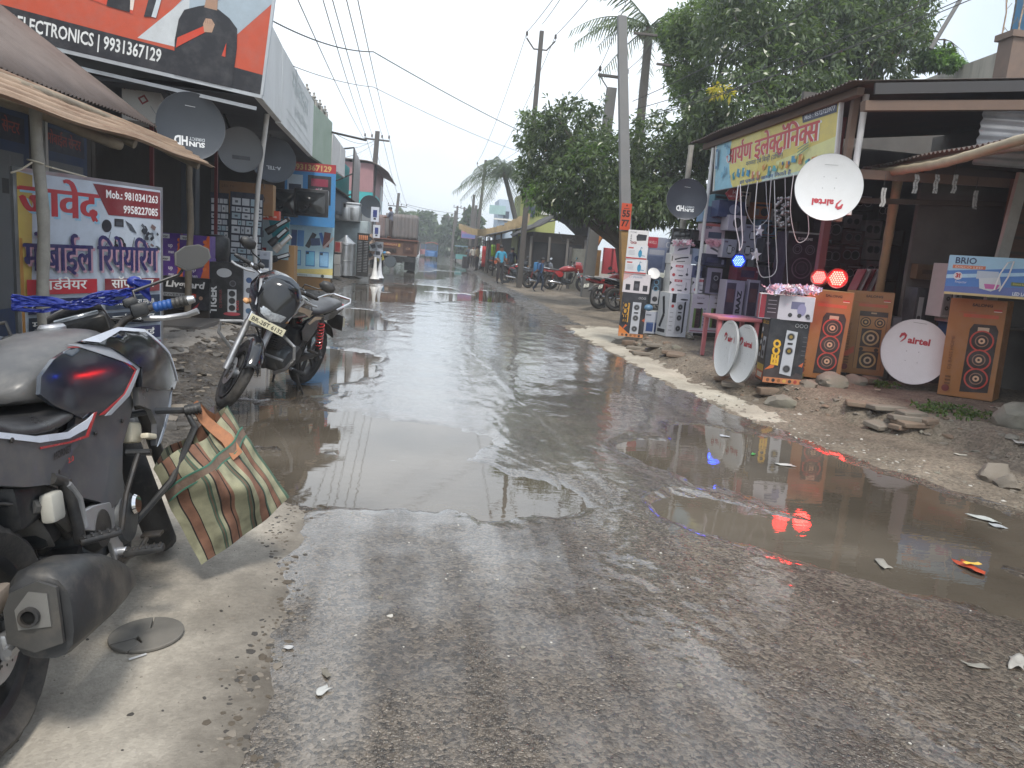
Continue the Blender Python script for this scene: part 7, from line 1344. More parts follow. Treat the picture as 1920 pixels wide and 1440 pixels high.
for k in range(40): p = PY(rnd.uniform(1456, 1480), rnd.uniform(370, 425), 9.3); b.sphere(p, rnd.uniform(.014, .026), mat('grey_bauble', (.25, .26, .28), .3, .4), 8)
tag(b.build('bauble_cluster'), 'cluster of grey baubles hung among the cords', 'ornament')
# ---------------------------------------------------------------- lit stage lamps
def par(label, p, R, col, face, strength, lit=1.):
    t = thing('stage_lamp', label, 'stage lamp', p); f = Vector(face).normalized(); x = Vector((0, 0, 1)).cross(f).normalized(); F_ = frame((0, 0, 0), x, f.cross(x))
    b = M(); b.T = F_; b.lathe([(R*1.15, .0), (R*1.15, -.05), (R*.7, -.12), (0, -.13)], BLK, 20); b.lathe([(R*1.0, .004), (R*1.15, .012), (R*1.15, 0), (R*1.0, -.002)], BLK, 20, close=True); b.build('housing', t)
    m_, tt, bb_, N, L = nodes('lit_'+label[:8].replace(' ', '_')); bb_.inputs['Base Color'].default_value = (*col, 1); bb_.inputs['Emission Color'].default_value = (*col, 1); bb_.inputs['Emission Strength'].default_value = strength
    m2, tt, bb2, N, L = nodes('core_'+label[:8].replace(' ', '_')); bb2.inputs['Emission Color'].default_value = tuple(min(1, c+(.22 if col[2] > .5 else .12)*(1, 1, .6)[i_]) for i_, c in enumerate(col))+(1,); bb2.inputs['Emission Strength'].default_value = strength*lit
    b = M(); b.T = F_; b.lathe([(0, .001), (R*.98, .001)], m_, 6)
    for i in range(-3, 4):
        for j in range(-3, 4):
            xx, yy = (i+.5*(j % 2))*R*.27, j*R*.235
            if math.hypot(xx, yy) < R*.82: b.lathe([(0, .012), (R*.075, .009), (R*.09, .003)], m2, 8, Matrix.Translation((xx, yy, 0)))
    b.build('led_face', t); ld = bpy.data.lights.new('lamp_glow', 'POINT'); ld.color = tuple(max(c, .01) for c in col); ld.energy = strength*(2.4 if col[0] > .5 else 1.0); ld.shadow_soft_size = R; ld.specular_factor = 0; lo = bpy.data.objects.new('lamp_glow', ld); COL.objects.link(lo); lo.parent = t; lo.location = f*.16; return t
par('blue lit lamp hanging among the cords', PY(1385, 489, 11.2), .095, (.004, .07, 1.), (-.35, -1, -.08), 2.2, .9)
par('red lit lamp with white hot centre on the brown carton', PY(1570, 522, 7.95), .095, (1., .006, .004), (-.45, -1, -.05), 2.6, 1.5)
par('smaller red lamp with separate bulbs beside the white hot lamp', PY(1536, 520, 8.0), .08, (1., .006, .004), (-.9, -1, .35), 1.0, 1.6)
# dishes of this shop
DW = mat('white_dish_paint', (.66, .67, .68), .38, var=.04, dirt=(.5, .5, .48), da=.3, rv=.06)
def airtel(up):
    def fn(P, R):
        s = 1 if up else -1; r0 = 0 if up else pi
        def T(x, y): return (x*s, y*s)
        yy = .26 if up else .36; x0 = -.02
        P.text('airtel', T(.10*R, 0)[0], T(0, yy*R)[1], .19*R, 'b02836', w=.66*R, bold=.04, rot=r0)
        lx, ly = -.40, yy+.13
        o = [(lx-.11, ly+.0), (lx-.07, ly+.13), (lx+.03, ly+.17), (lx+.12, ly+.10), (lx+.10, ly-.02), (lx+.0, ly-.12), (lx-.06, ly-.15), (lx-.02, ly-.09), (lx+.05, ly+.0), (lx+.05, ly+.07), (lx-.01, ly+.06), (lx-.07, ly-.02)]
        P.poly([T(x*R, y*R) for x, y in o], 'b02836')
        for x, y in ((-.2, .0), (.16, .02), (-.2, -.3), (.16, -.32)): P.circ(x*R*s, y*R*s, .012*R, '5a5c5e')
        P.line([(-.2*R*s, (-.68 if not up else .9)*R*s), (.2*R*s, (-.68 if not up else .9)*R*s)], .012*R, '8a8c8e')
    return fn
dish('white dish with red lettering upside down, hung on the post in front of the signboard', PY(1552, 352, 7.9), 60*scale_at(PY(1552, 352, 7.9)), (-.28, -1, .04), DW, airtel(False), mount=(4.6, 8.1, 2.4))
dish('white dish with upright red lettering leaning beside the brown cartons', PY(1712, 660, 8.0), 60*scale_at(PY(1712, 660, 8.0)), (-.25, -1, .16), DW, airtel(True), roll=-4)
p = PY(1367, 654, 8.3); dish('first of two white dishes seen almost edge on, towards the far cartons', p, 52*scale_at(p), (-1, .02, .08), DW, airtel(True)); p = PY(1398, 664, 7.9); dish('second of two white dishes seen almost edge on, against the black carton', p, 54*scale_at(p), (-1, -.03, .08), DW, airtel(True))
p = PY(1287, 374, 11.8); dish('dark dish reading upside down on a weathered wooden pole among the leaves', p, 37*scale_at(p), (-.16, -1, .03), mat('blue_black_dish', (.030, .036, .052), .4, .2, var=.1), sunface, mount=(p.x+.39, 13.0, 2.7))
b = M(); bamboo(b, (p.x+.40, 13.1, .15), (p.x+.38, 13.0, 3.45), .05, mat('grey_bamboo')); tag(b.build('wooden_pole'), 'weathered wooden pole carrying the dark dish', 'pole')
# ---------------------------------------------------------------- buildings behind on that side
cb_ = thing('concrete_house', 'unfinished concrete house with stained parapet, brick column and blue wall', 'house', (12, 17, 0)); pc = mat('stained_plaster', (.40, .37, .32), .85, var=.12, vs=2, dirt=(.16, .15, .13), ds=1.2, da=.7, stretch=(1, 1, .35))
def atc(b, name, **k): o = b.build(name, None, **k); o.parent = cb_; o.matrix_parent_inverse = Matrix.Translation(-cb_.location); return o
q0, q1 = PY(1730, 150, 22), PY(1868, 108, 15); b = M(); b.loft([[(q0.x, q0.y, 0), (q0.x, q0.y, q0.z), (q0.x+.2, q0.y, q0.z), (q0.x+.2, q0.y, 0)], [(q1.x, q1.y, 0), (q1.x, q1.y, q1.z+.1), (q1.x+.2, q1.y, q1.z+.1), (q1.x+.2, q1.y, 0)]], pc); b.box((q1.x+2.2, q1.y+.1, 2.4), (4, .2, 4.8), pc); atc(b, 'wall')
b = M(); b.box((q1.x+.2, q1.y-.2, q1.z/2+.15), (.42, .4, q1.z+.3), mat('brown_plaster', (.17, .12, .095), .85, var=.2, bump=.3)); b.box((q1.x+.2, q1.y-.2, q1.z+.36), (.55, .5, .12), mat('brown_plaster')); atc(b, 'column')
q = PY(1905, 100, 15.5); b = M(); b.box((q.x+.9, 15.6, q.z/2+.5), (1.8, .4, q.z+1.4), mat('blue_wall_paint', (.06, .20, .36), .6, var=.1, dirt=(.1, .15, .2), da=.3)); atc(b, 'blue_wall')
for k, cx in enumerate((1873, 1888, 1902)):
    q = PY(cx, 92, 15.3); b = M(); rnd = random.Random(k); b.tube([q+Vector((0, 0, -.3)), q+Vector((.02, 0, .7)), q+Vector((.10*k-.1, 0, 1.3+.2*k))], .016, RUSTY if k != 1 else STL, 6)
    for j in range(7): z = .3+.15*j; b.tube([q+Vector((0, 0, z)), q+Vector((rnd.uniform(-.14, .14), rnd.uniform(-.1, .1), z+.14))], .006, mat('dry_stem', (.2, .18, .12), .8), 5)
    atc(b, 'rusty_rod')
# ================================================================== trees
def leaf_mat(name, ca, cb, tr=.28, rough=.42):
    m, t, b, N, L = nodes(name); g = N('ShaderNodeNewGeometry'); r = N('ShaderNodeValToRGB')
    e = r.color_ramp.elements; e[0].color = (*ca, 1); e[1].color = (*cb, 1); L(g.outputs['Random Per Island'], r.inputs[0])
    tc = N('ShaderNodeTexCoord'); n = N('ShaderNodeTexNoise'); n.inputs['Scale'].default_value = .7; n.inputs['Detail'].default_value = 3; L(tc.outputs['Object'], n.inputs['Vector'])
    mr = N('ShaderNodeMapRange'); mr.inputs[1].default_value = .3; mr.inputs[2].default_value = .7; mr.inputs[3].default_value = .65; mr.inputs[4].default_value = 1.4; L(n.outputs['Fac'], mr.inputs[0])
    k = N('ShaderNodeVectorMath'); k.operation = 'SCALE'; L(r.outputs[0], k.inputs[0]); L(mr.outputs[0], k.inputs['Scale']); L(k.outputs[0], b.inputs['Base Color']); b.inputs['Roughness'].default_value = rough
    tl = N('ShaderNodeBsdfTranslucent'); k2 = N('ShaderNodeVectorMath'); k2.operation = 'MULTIPLY'; k2.inputs[1].default_value = (1.9, 2.2, .9); L(k.outputs[0], k2.inputs[0]); L(k2.outputs[0], tl.inputs['Color'])
    mx = N('ShaderNodeMixShader'); mx.inputs[0].default_value = tr; o = t.nodes['Material Output']; L(b.outputs[0], mx.inputs[1]); L(tl.outputs[0], mx.inputs[2]); L(mx.outputs[0], o.inputs['Surface']); return m
MANGO = leaf_mat('mango_leaf', (.034, .052, .026), (.11, .145, .07), .34, .30); NEEM = leaf_mat('light_leaf', (.05, .08, .03), (.13, .18, .06), .36); FARL = leaf_mat('far_leaf', (.030, .055, .022), (.065, .10, .04)); PALM = leaf_mat('palm_leaf', (.03, .055, .022), (.10, .125, .06), .25); BUSH = leaf_mat('bush_leaf', (.05, .10, .025), (.13, .22, .05), .35); YELL = leaf_mat('yellow_leaf', (.30, .24, .03), (.50, .40, .06), .4)
BARK = mat('bark', (.085, .07, .055), .9, var=.3, vs=6, bump=.5, bs=25)
def leaves(name, parent, blobs, n, ln, wd, m, seed, per=7, droop=.5, shell=.5):
    """leaf sprays through the volume of several ellipsoids (centre, radii)"""
    rg = np.random.default_rng(seed); vol = np.array([r[0]*r[1]*r[2] for c, r in blobs])**.75; vol /= vol.sum()
    k = n//per; wh = rg.choice(len(blobs), k, p=vol); C_ = np.array([c for c, r in blobs])[wh]; Rr = np.array([r for c, r in blobs])[wh]
    d = rg.normal(size=(k, 3)); d /= np.linalg.norm(d, axis=1)[:, None]; u = rg.random(k)**(1/3); u = np.where(rg.random(k) < shell, .82+.22*rg.random(k), u); cc = C_+Rr*d*u[:, None]
    cc += rg.normal(size=(k, 3))*Rr*.10
    cc = np.repeat(cc, per, 0); D = np.repeat(d, per, 0); q = rg.normal(size=(k*per, 3)); q = q/np.linalg.norm(q, axis=1)[:, None]*1.0+D*.55; q[:, 2] -= droop; q /= np.linalg.norm(q, axis=1)[:, None]
    L_ = ln*(.65+.7*rg.random(k*per))[:, None]; s = np.cross(q, rg.normal(size=(k*per, 3))); s /= np.linalg.norm(s, axis=1)[:, None]; W = wd*(.7+.6*rg.random(k*per))[:, None]
    base = cc+q*L_*.15; mid = cc+q*L_*.6; tip = cc+q*L_; tip[:, 2] -= L_[:, 0]*.18; V = np.stack([base, mid+s*W, tip, mid-s*W], 1).reshape(-1, 3); nf = k*per
    me = bpy.data.meshes.new(name); me.vertices.add(len(V)); me.vertices.foreach_set('co', V.astype(np.float32).ravel()); me.loops.add(nf*4); me.loops.foreach_set('vertex_index', np.arange(nf*4, dtype=np.int32)); me.polygons.add(nf); me.polygons.foreach_set('loop_start', np.arange(0, nf*4, 4, dtype=np.int32)); me.update(calc_edges=True); me.materials.append(m)
    o = bpy.data.objects.new(name, me); COL.objects.link(o); o.parent = parent; return o
def tree(name, label, base, blobs, n, ln, wd, m, seed, tr=.16, group=None, extra=None, **k):
    base = Vector(base); t = thing(name, label, 'tree', base, group=group); B_ = [(Vector(c)-base, r) for c, r in blobs]
    leaves('crown', t, [(tuple(c), r) for c, r in B_], n, ln, wd, m, seed, **k)
    if extra: leaves('young_leaves', t, [(tuple(Vector(c)-base), r) for c, r in extra[0]], extra[1], ln*.8, wd*.8, extra[2], seed+1, per=6)
    b = M(); rnd = random.Random(seed); top = sum((c for c, r in B_), Vector())/len(B_); f = Vector((top.x*.35, top.y*.35, max(.8, top.z*.45)))
    b.tube([(0, 0, 0), f*.5+Vector((.04, 0, 0)), f], [tr*1.25, tr, tr*.85], BARK, 9)
    for c, r in B_:
        e = c+Vector((rnd.uniform(-.3, .3), 0, .1*r[2])); md = f.lerp(e, .5)+Vector((rnd.uniform(-.25, .25), rnd.uniform(-.2, .2), .15)); b.tube([f, md, e], [tr*.6, tr*.38, tr*.12], BARK, 6)
        for _ in range(4): q = e+Vector((rnd.uniform(-1, 1)*r[0]*.7, rnd.uniform(-1, 1)*r[1]*.7, rnd.uniform(-.3, .8)*r[2])); b.tube([md, md.lerp(q, .6)+Vector((0, 0, .1)), q], [tr*.22, tr*.12, tr*.04], BARK, 5)
    b.build('trunk', t); return t
def palm(name, label, base, top, nf, fl, seed, m=PALM, tr=.15, leaf=.5, group=None, down=.3):
    base = Vector(base); top = Vector(top)-base; t = thing(name, label, 'palm tree', base, group=group); rnd = random.Random(seed)
    b = M(); pts = [Vector((top.x*(i/14)**1.3, top.y*(i/14), top.z*i/14)) for i in range(15)]; b.tube(pts, [tr*(1.2-.35*i/14)*(1.06 if i % 2 else 1) for i in range(15)], mat('palm_bark', (.13, .12, .105), .9, var=.25, vs=8, bump=.4, stretch=(1, 1, 4)), 9); b.build('trunk', t)
    c = M()
    for i in range(nf):
        a = 2*pi*i/nf+rnd.uniform(-.2, .2); el = rnd.uniform(-.35, 1.15)-down*.3; Ln = fl*rnd.uniform(.8, 1.1); h = Vector((cos(a), sin(a), 0)); pts = []; n = 13
        for k in range(n+1):
            s = k/n; pts.append(top+h*(Ln*(s*cos(el)-.10*s*s*max(0, sin(el))))+Vector((0, 0, Ln*(s*sin(el)-(.42+down*.4)*s*s*(1 if el > -.1 else .55)))))
        c.tube(pts, [.028*(1-.85*k/n) for k in range(n+1)], m, 5, cap=False)
        for k in range(1, n):
            tdir = (pts[k+1]-pts[k-1]).normalized(); side = tdir.cross(Vector((0, 0, 1))); side = side.normalized() if side.length > .01 else Vector((1, 0, 0))
            for j in range(2):
                p = pts[k].lerp(pts[k+1], j*.5)
                for s in (1, -1):
                    ll = leaf*(1-.55*abs(k/n-.45)*1.5)*rnd.uniform(.8, 1.15); d = (side*s*.8+tdir*.5+Vector((0, 0, -.55-rnd.random()*.5))).normalized(); q = p+d*ll; wv = tdir*.022; c.add([p-wv, p+wv, p.lerp(q, .6)+wv*.9, q, p.lerp(q, .6)-wv*.9], [(0, 1, 2, 3, 4)], m)
    c.build('crown', t, smooth=0, fixn=False)
    if nf > 12:
        b = M()
        for i in range(5): a = i*1.3; b.sphere(top+Vector((.2*cos(a), .2*sin(a), -.25)), .11, mat('coconut', (.12, .11, .05), .6), 8)
        b.build('coconuts', t)
    return t
def bl(px, py, Y, rx, ry, rz=None):    # ellipsoid from photograph centre and radii in pixels
    p = PY(px, py, Y); k = scale_at(p); return (tuple(p), (rx*k, (rz or rx)*k*.8, ry*k))
tree('mango_tree', 'dark dense mango tree hanging over the roadside behind the grey concrete pole', (5.6, 20.5, .1), [bl(1030, 295, 22, 54, 66), bl(1000, 243, 22.5, 32, 36), bl(1075, 250, 21.5, 66, 60), bl(1130, 330, 20.5, 80, 78), bl(1065, 350, 21, 58, 50), bl(1180, 370, 20, 70, 45), bl(1215, 300, 20.5, 60, 80), bl(1270, 330, 19.5, 70, 70), bl(1270, 380, 19, 80, 45), bl(1100, 385, 21.5, 50, 30), bl(1000, 335, 22.5, 28, 36), bl(1320, 260, 19, 60, 60)], 28000, .20, .027, MANGO, 1, tr=.22, shell=.45, extra=([bl(1020, 370, 21.2, 40, 26), bl(1110, 290, 20.4, 40, 20), bl(1190, 405, 19.6, 40, 16), bl(1095, 350, 20.6, 40, 25)], 1500, BUSH))
tree('mango_tree', 'tall broad mango tree rising over the roof of the electronics stall, with yellow sprigs', (9.5, 18, .1), [bl(1400, 200, 18, 75, 75), bl(1480, 120, 18.5, 90, 85), bl(1400, 60, 19, 90, 80), bl(1560, 60, 19, 95, 75), bl(1640, 110, 18.5, 90, 62), bl(1540, 190, 17.5, 80, 55), bl(1330, 230, 18.5, 60, 55), bl(1690, 50, 19, 60, 45), bl(1480, 10, 20, 110, 60), bl(1640, 0, 20, 110, 45), bl(1460, 230, 17, 60, 40)], 27000, .22, .030, MANGO, 2, tr=.26, shell=.45, extra=([bl(1352, 172, 17.0, 18, 10), bl(1322, 208, 17.0, 6, 8)], 90, YELL))
tree('neem_tree', 'light green feathery tree between the palm and the tall mango tree', (8.2, 22, .1), [bl(1290, 110, 21, 45, 65), bl(1310, 50, 21, 55, 45), bl(1265, 60, 21.5, 30, 35), bl(1300, 170, 20.5, 40, 45), bl(1370, 20, 21, 60, 40)], 19000, .14, .020, NEEM, 3, tr=.14, droop=.25)
palm('coconut_palm', 'coconut palm with drooping fronds standing tall behind the grey concrete pole', (6.6, 25, 0), PY(1218, 52, 25), 17, 3.0, 4, leaf=.62)
palm('coconut_palm', 'grey green coconut palm in the distance beside the roadside tin shops', (5.9, 47, 0), PY(944, 322, 46), 28, 3.0, 5, leaf=.8, down=.6)
palm('coconut_palm', 'small faint coconut palm behind the loaded truck', (-2.2, 92, 0), PY(757, 402, 92), 14, 3.0, 6, leaf=.8, down=.5)
for k, (lb_, base, B_, n) in enumerate((('broad hazy tree beyond the truck on the far roadside', (-4, 128, 0), [bl(790, 430, 128, 26, 26), bl(800, 415, 130, 13, 16), bl(775, 440, 126, 22, 18), bl(808, 445, 128, 12, 20)], 9000), ('hazy dark tree beyond the small blue roofed cart', (7, 120, 0), [bl(845, 445, 120, 20, 26), bl(842, 425, 121, 9, 18), bl(858, 450, 120, 14, 24), bl(826, 462, 122, 14, 10)], 8000), ('faint low tree closing the far end of the road', (2, 190, 0), [bl(820, 462, 190, 18, 8), bl(806, 463, 195, 12, 7)], 4000), ('hazy tree behind the far signboard', (14, 95, 0), [bl(884, 430, 96, 14, 30), bl(872, 450, 95, 14, 20)], 5000), ('hazy tree behind the pink house', (-9, 100, 0), [bl(720, 440, 100, 26, 20), bl(742, 430, 104, 18, 16)], 6000))):
    tree('roadside_tree', lb_, base, B_, n, .9, .26, FARL, 20+k, tr=.3, group='hazy trees along the far road')
tree('shrub', 'bright green shrub growing on the stained concrete parapet', PY(1760, 140, 18), [bl(1745, 112, 18, 30, 16), bl(1780, 118, 17.8, 25, 12), bl(1770, 100, 18, 18, 14)], 3200, .11, .028, BUSH, 31, tr=.03)
# ================================================================== poles and wires
CONC = mat('pole_concrete', (.19, .19, .19), .85, var=.12, vs=3, dirt=(.20, .19, .18), da=.5, bump=.15, bs=40); DKP = mat('weathered_pole', (.075, .068, .062), .8, var=.25, dirt=(.13, .11, .10), da=.5); INS = mat('insulator', (.05, .035, .03), .25, coat=.5)
def pole(label, base, top, w0, w1, m, arms=None, name='utility_pole'):
    base = Vector(base); t = thing(name, label, 'utility pole', base); T_ = Vector(top)-base; b = M(); b.loft([[(-w0, -w0*.8, 0), (w0, -w0*.8, 0), (w0, w0*.8, 0), (-w0, w0*.8, 0)], [(T_.x-w1, T_.y-w1*.8, T_.z), (T_.x+w1, T_.y-w1*.8, T_.z), (T_.x+w1, T_.y+w1*.8, T_.z), (T_.x-w1, T_.y+w1*.8, T_.z)]], m); b.build('shaft', t, bevel=.012)
    pts = []
    for dz, half, kind in (arms or ()):
        c = T_*(1-dz/T_.z); b = M()
        if kind == 'v':
            b.tube([c+Vector((-half, 0, .34)), c+Vector((-half*.45, 0, -.02)), c+Vector((half*.45, 0, -.02)), c+Vector((half, 0, .34))], .03, DKP, 6); I = [c+Vector((s*half, 0, .36)) for s in (-1, 1)]
        else:
            b.rbox(c, (half*2, .07, .09), DKP, .01, rot=(0, .02, 0)); b.tube([c+Vector((-half*.9, 0, 0)), c+Vector((0, 0, -.55))], .02, DKP, 6) if kind == 'b' else None
            I = [c+Vector((q*half, 0, .06)) for q in ((-.95, -.4, .4, .95) if half > .6 else (-.9, .9))]
        b.build('crossarm', t)
        for p in I:
            b = M(); b.lathe([(.012, 0), (.012, .06), (.05, .07), (.045, .10), (.055, .12), (.04, .16), (.05, .18), (.02, .23), (0, .23)], INS, 10, Matrix.Translation(p)); b.build('insulator', t); pts.append(base+p+Vector((0, 0, .2)))
    return t, pts
p0 = PY(1166, 30, 16.2); cp, _ = pole('grey concrete pole with an orange number plate and ochre painted foot', (4.42, 16.2, .05), p0, .125, .09, CONC)
b = M(); b.rbox((-.25, 0, p0.z-.35), (.5, .05, .05), DKP, .008); b.rbox((.2, 0, p0.z-.9), (.3, .05, .05), DKP, .008); b.build('crossarm', cp)
q = PY(1175, 406, 16.0); lq = q-Vector((4.42, 16.2, .05)); b = M(); b.box((lq.x, -.125, lq.z), (.22, .012, .56), ink('c04a2a')); pn = b.build('number_plate', cp); P = Print(.0006); P.text('55', 0, .0, .13, '2a1410', w=.17, bold=.04); P.text('77', 0, -.2, .13, '2a1410', w=.17, bold=.04); P.line([(-.06, .17), (.06, .17)], .012, '2a1410'); P.circ(0, .235, .018, '2a1410'); P.build('lettering', pn, frame((lq.x, -.132, lq.z), (1, 0, 0), (0, 0, 1)))
k_ = (lq.z-.3)/(p0.z-.05); tx = (p0.x-4.42); b = M(); b.loft([[(-.132, -.107, .0), (.132, -.107, .0), (.132, .107, .0), (-.132, .107, .0)], [(tx*k_-.122, -.099, lq.z-.3), (tx*k_+.122, -.099, lq.z-.3), (tx*k_+.122, .099, lq.z-.3), (tx*k_-.122, .099, lq.z-.3)]], mat('ochre_paint', (.27, .16, .055), .8, var=.25, vs=3, dirt=(.14, .10, .06), da=.6)); b.build('painted_foot', cp)
_, iR1 = pole('dark slender pole with V shaped arm above the mango tree', (3.6, 30, .05), PY(1016, 58, 30), .11, .08, DKP, [(.65, .55, 'v')]); b = M()
_, iT = pole('short pole with flat arm and two insulators behind the concrete pole', (5.3, 25, .05), PY(1147, 165, 25), .18, .15, mat('grey_pole', (.16, .155, .15), .85, var=.15), [(-.35, .5, 'b')])
_, iR0 = pole('thin dark pole with V shaped arm beside the distant palm', (3.45, 60, .05), PY(911, 300, 60), .14, .10, DKP, [(.8, .6, 'v')])
_, iL = pole('dark pole with four insulators leaning beside the pink house', (-3.5, 43, .05), PY(708, 246, 43), .17, .12, DKP, [(.45, .68, 'f')])
_, iL2 = pole('distant crossarm pole behind the truck load', (-3.9, 78, .05), PY(748, 362, 78), .18, .13, DKP, [(1.3, .95, 'f')])
for k, (lb_, x, Y, px, py, ar) in enumerate((('far twin arm pole nearer the thin dark pole', 3.6, 72, 889, 365, [(2.6, .6, 'v'), (3.6, .6, 'v')]), ('far pole with high arm over the cart roof', 2.9, 98, 871, 388, [(.2, .5, 'f')]), ('far pole paired under one high arm', 1.9, 98, 858, 386, [(.2, .5, 'f')]), ('farthest small pole before the hazy trees', 1.5, 120, 842, 404, [(.3, .9, 'f')]), ('far bare pole over the signboard', 1.7, 90, 854, 395, None), ('far dark pole touching the twin arm pole', 3.9, 74, 893, 385, [(1.2, .5, 'f')]))):
    pole(lb_, (PY(px, 460, Y).x-.4, Y, .0), PY(px, py, Y), .15, .12, DKP, ar)
WIRE = mat('wire', (.06, .06, .06), .6)
WN = 0
def wire(a, c, sag, r, label, n=22):
    a, c = Vector(a), Vector(c); b = M(); b.tube([a.lerp(c, i/n)-Vector((0, 0, sag*4*(i/n)*(1-i/n))) for i in range(n+1)], r, WIRE, 5); tag(b.build('overhead_wire'), label, 'wire', 'overhead wires')
lw = ['leftmost of the wires fanning from the crossarm pole to the top edge', 'second wire from the left fanning to the top edge', 'third wire from the left fanning to the top edge', 'fourth wire from the left fanning to the top edge', 'rightmost of the wires fanning from the crossarm pole to the top edge']
ends = [552, 608, 627, 655, 678]; src = [iL[0]+Vector((0, 0, -.35)), iL[0], iL[1], iL[2], iL[3]]
for k in range(5): wire(src[k], PY(ends[k]-20, -60, 11), .12, .009, lw[k])
for k in range(4): wire(iL[k], iL2[k], .35, .012, ['first', 'second', 'third', 'fourth'][k]+' wire running on from the leaning pole to the distant crossarm pole')
wire(PY(505, 36, 10.6), PY(700, 97, 15), .10, .010, 'thick black cable from the white fascia to the crossing wires'); wire(PY(700, 97, 15), PY(985, 250, 24), .05, .010, 'thick black cable dipping from the crossing wires into the mango tree'); wire(PY(550, 124, 12.5), PY(700, 163, 16), .05, .006, 'thin cable above the green fascia'); wire(PY(700, 163, 16), PY(990, 290, 26), .08, .006, 'thin cable sloping down across the sky to the mango tree')
for s, e, lb_ in ((iR1[0], (1050, -20), 'inner wire rising from the V armed pole'), (iR1[1], (1122, -25), 'outer wire rising from the V armed pole'), (Vector(PY(1016, 46, 30)), (1062, -20), 'middle wire rising from the V armed pole')): wire(s, PY(*e, 22), .05, .012, lb_)
wire(iR1[0], iR0[0], .5, .012, 'inner wire between the two V armed poles'); wire(iR1[1], iR0[1], .5, .012, 'outer wire between the two V armed poles'); wire(iT[0], PY(1175, 0, 20), .1, .010, 'wire from the flat armed pole up past the palm'); wire(iT[1], PY(1240, 60, 22), .1, .010, 'wire from the flat armed pole to the palm fronds'); wire(iT[0], iR0[1], .6, .010, 'wire from the flat armed pole to the distant V armed pole')
for k, (a, c) in enumerate((((1190, 205, 16), (1810, -25, 11)), ((1188, 222, 16), (1830, -5, 11)), ((1186, 228, 16), (1800, 0, 11)), ((1186, 190, 16), (1640, -60, 12)))): wire(PY(*a), PY(*c), .12, .008, ['upper', 'middle', 'lower', 'highest'][k]+' wire crossing the tall mango tree')
wire(iL2[3], PY(905, 402, 90), .3, .02, 'wire crossing the road from the distant crossarm pole'); wire(iL2[2], PY(870, 408, 98), .3, .015, 'lower wire crossing the road in the distance'); wire(PY(625, 248, 23), PY(700, 266, 42), .2, .008, 'service wire from the green fascia to the leaning pole'); wire(PY(648, 295, 30), PY(703, 268, 42), .1, .008, 'service wire from the sheet screen to the leaning pole'); wire(PY(645, 280, 30), PY(703, 262, 42), .1, .008, 'upper service wire to the leaning pole')
b = M(); c0 = [PY(1048, 435, 22), PY(1055, 452, 22), PY(1075, 448, 22), PY(1090, 420, 21), PY(1098, 350, 20)]; b.tube(c0, .012, WIRE, 5); b.tube([p+Vector((.04, .02, -.05)) for p in c0[:4]], .01, WIRE, 5); tag(b.build('hanging_cable'), 'slack cable looping down from the mango tree before the hut', 'cable')
b = M(); q0, q1 = PY(1745, 92, 17), PY(1800, 0, 17); b.tube([q0, q1, q1+(q1-q0)*.3], .05, mat('grey_pole'), 8); tag(b.build('slanted_pole'), 'slanted bare pole against the blue sky over the concrete parapet', 'pole')
# ================================================================== huts and shops on the far right side
TH = mat('black_tarp', (.055, .052, .052), .8, var=.3, vs=2, bump=.3, bs=12)
def group_thing(name, label, cat, loc): o = thing(name, label, cat, loc); return o, (lambda b, nm, **k: (lambda x: (setattr(x, 'parent', o), setattr(x, 'matrix_parent_inverse', Matrix.Translation(-Vector(loc))), x)[2])(b.build(nm, None, **k)))
o, at_ = group_thing('hut', 'black tarpaulin roofed wooden hut behind the parked motorcycles', 'hut', (6.5, 37, 0)); x0, x1 = PY(985, 470, 34).x, PY(1108, 470, 34).x
b = M(); b.box(((x0+x1)/2+.2, 36, 1.2), (x1-x0-.3, 3.2, 2.4), WOODD); at_(b, 'wall')
b = M(); zc = PY(1040, 395, 34).z; b.grid(lambda u, v: (x0-.3+(x1-x0+.8)*u, 33.6+4.5*v, (2.15+(zc-2.15)*(1-abs(u-.52)/.55)+.06*sin(u*19+v*7))), 14, 5, TH); at_(b, 'roof', solid=.06)
for k in range(4): b = M(); b.box((x0+.25+k*(x1-x0-.5)/3, 34.1, 1.1), (.10, .10, 2.2), mat('grey_timber', (.13, .12, .11), .8)); at_(b, 'post')
b = M(); b.box(((x0+x1)/2, 34.25, 1.15), (x1-x0-.8, .05, 1.6), mat('dark_opening', (.012, .012, .013), .9)); at_(b, 'shade_sheet')  # near-black sheet on the wall paints the darkness of the open front
for k, (lb_, xa, ya, yb, h, c) in enumerate((('tin roofed shop with hanging red and green cloths beside the hut', 3.9, 38, 50, 2.3, (.10, .10, .10)), ('dim tin roofed shop farther along beyond the cloth shop', 4.2, 51, 64, 2.3, (.16, .15, .14)), ('farthest tin roofed shop under the small signboard', 4.4, 65, 82, 2.4, (.18, .17, .17)))):
    o, at_ = group_thing('tin_shop', lb_, 'shop', (xa+1.5, (ya+yb)/2, 0)); b = M(); b.box((xa+2.2, (ya+yb)/2, 1.2), (1.6, yb-ya, 2.4), SHADE); at_(b, 'wall')
    b = M(); sheet(b, (xa-.6, ya, h), (0, yb-ya, 0), (3.0, 0, .9), mat('tin_%d' % k, c, .65, .3, var=.2), pitch=.3, amp=.02, per=5); at_(b, 'roof_sheet', solid=.02)
    for y in np.linspace(ya+.3, yb-.3, 4): b = M(); b.box((xa-.4, y, h/2), (.08, .08, h), WOODD); at_(b, 'post')
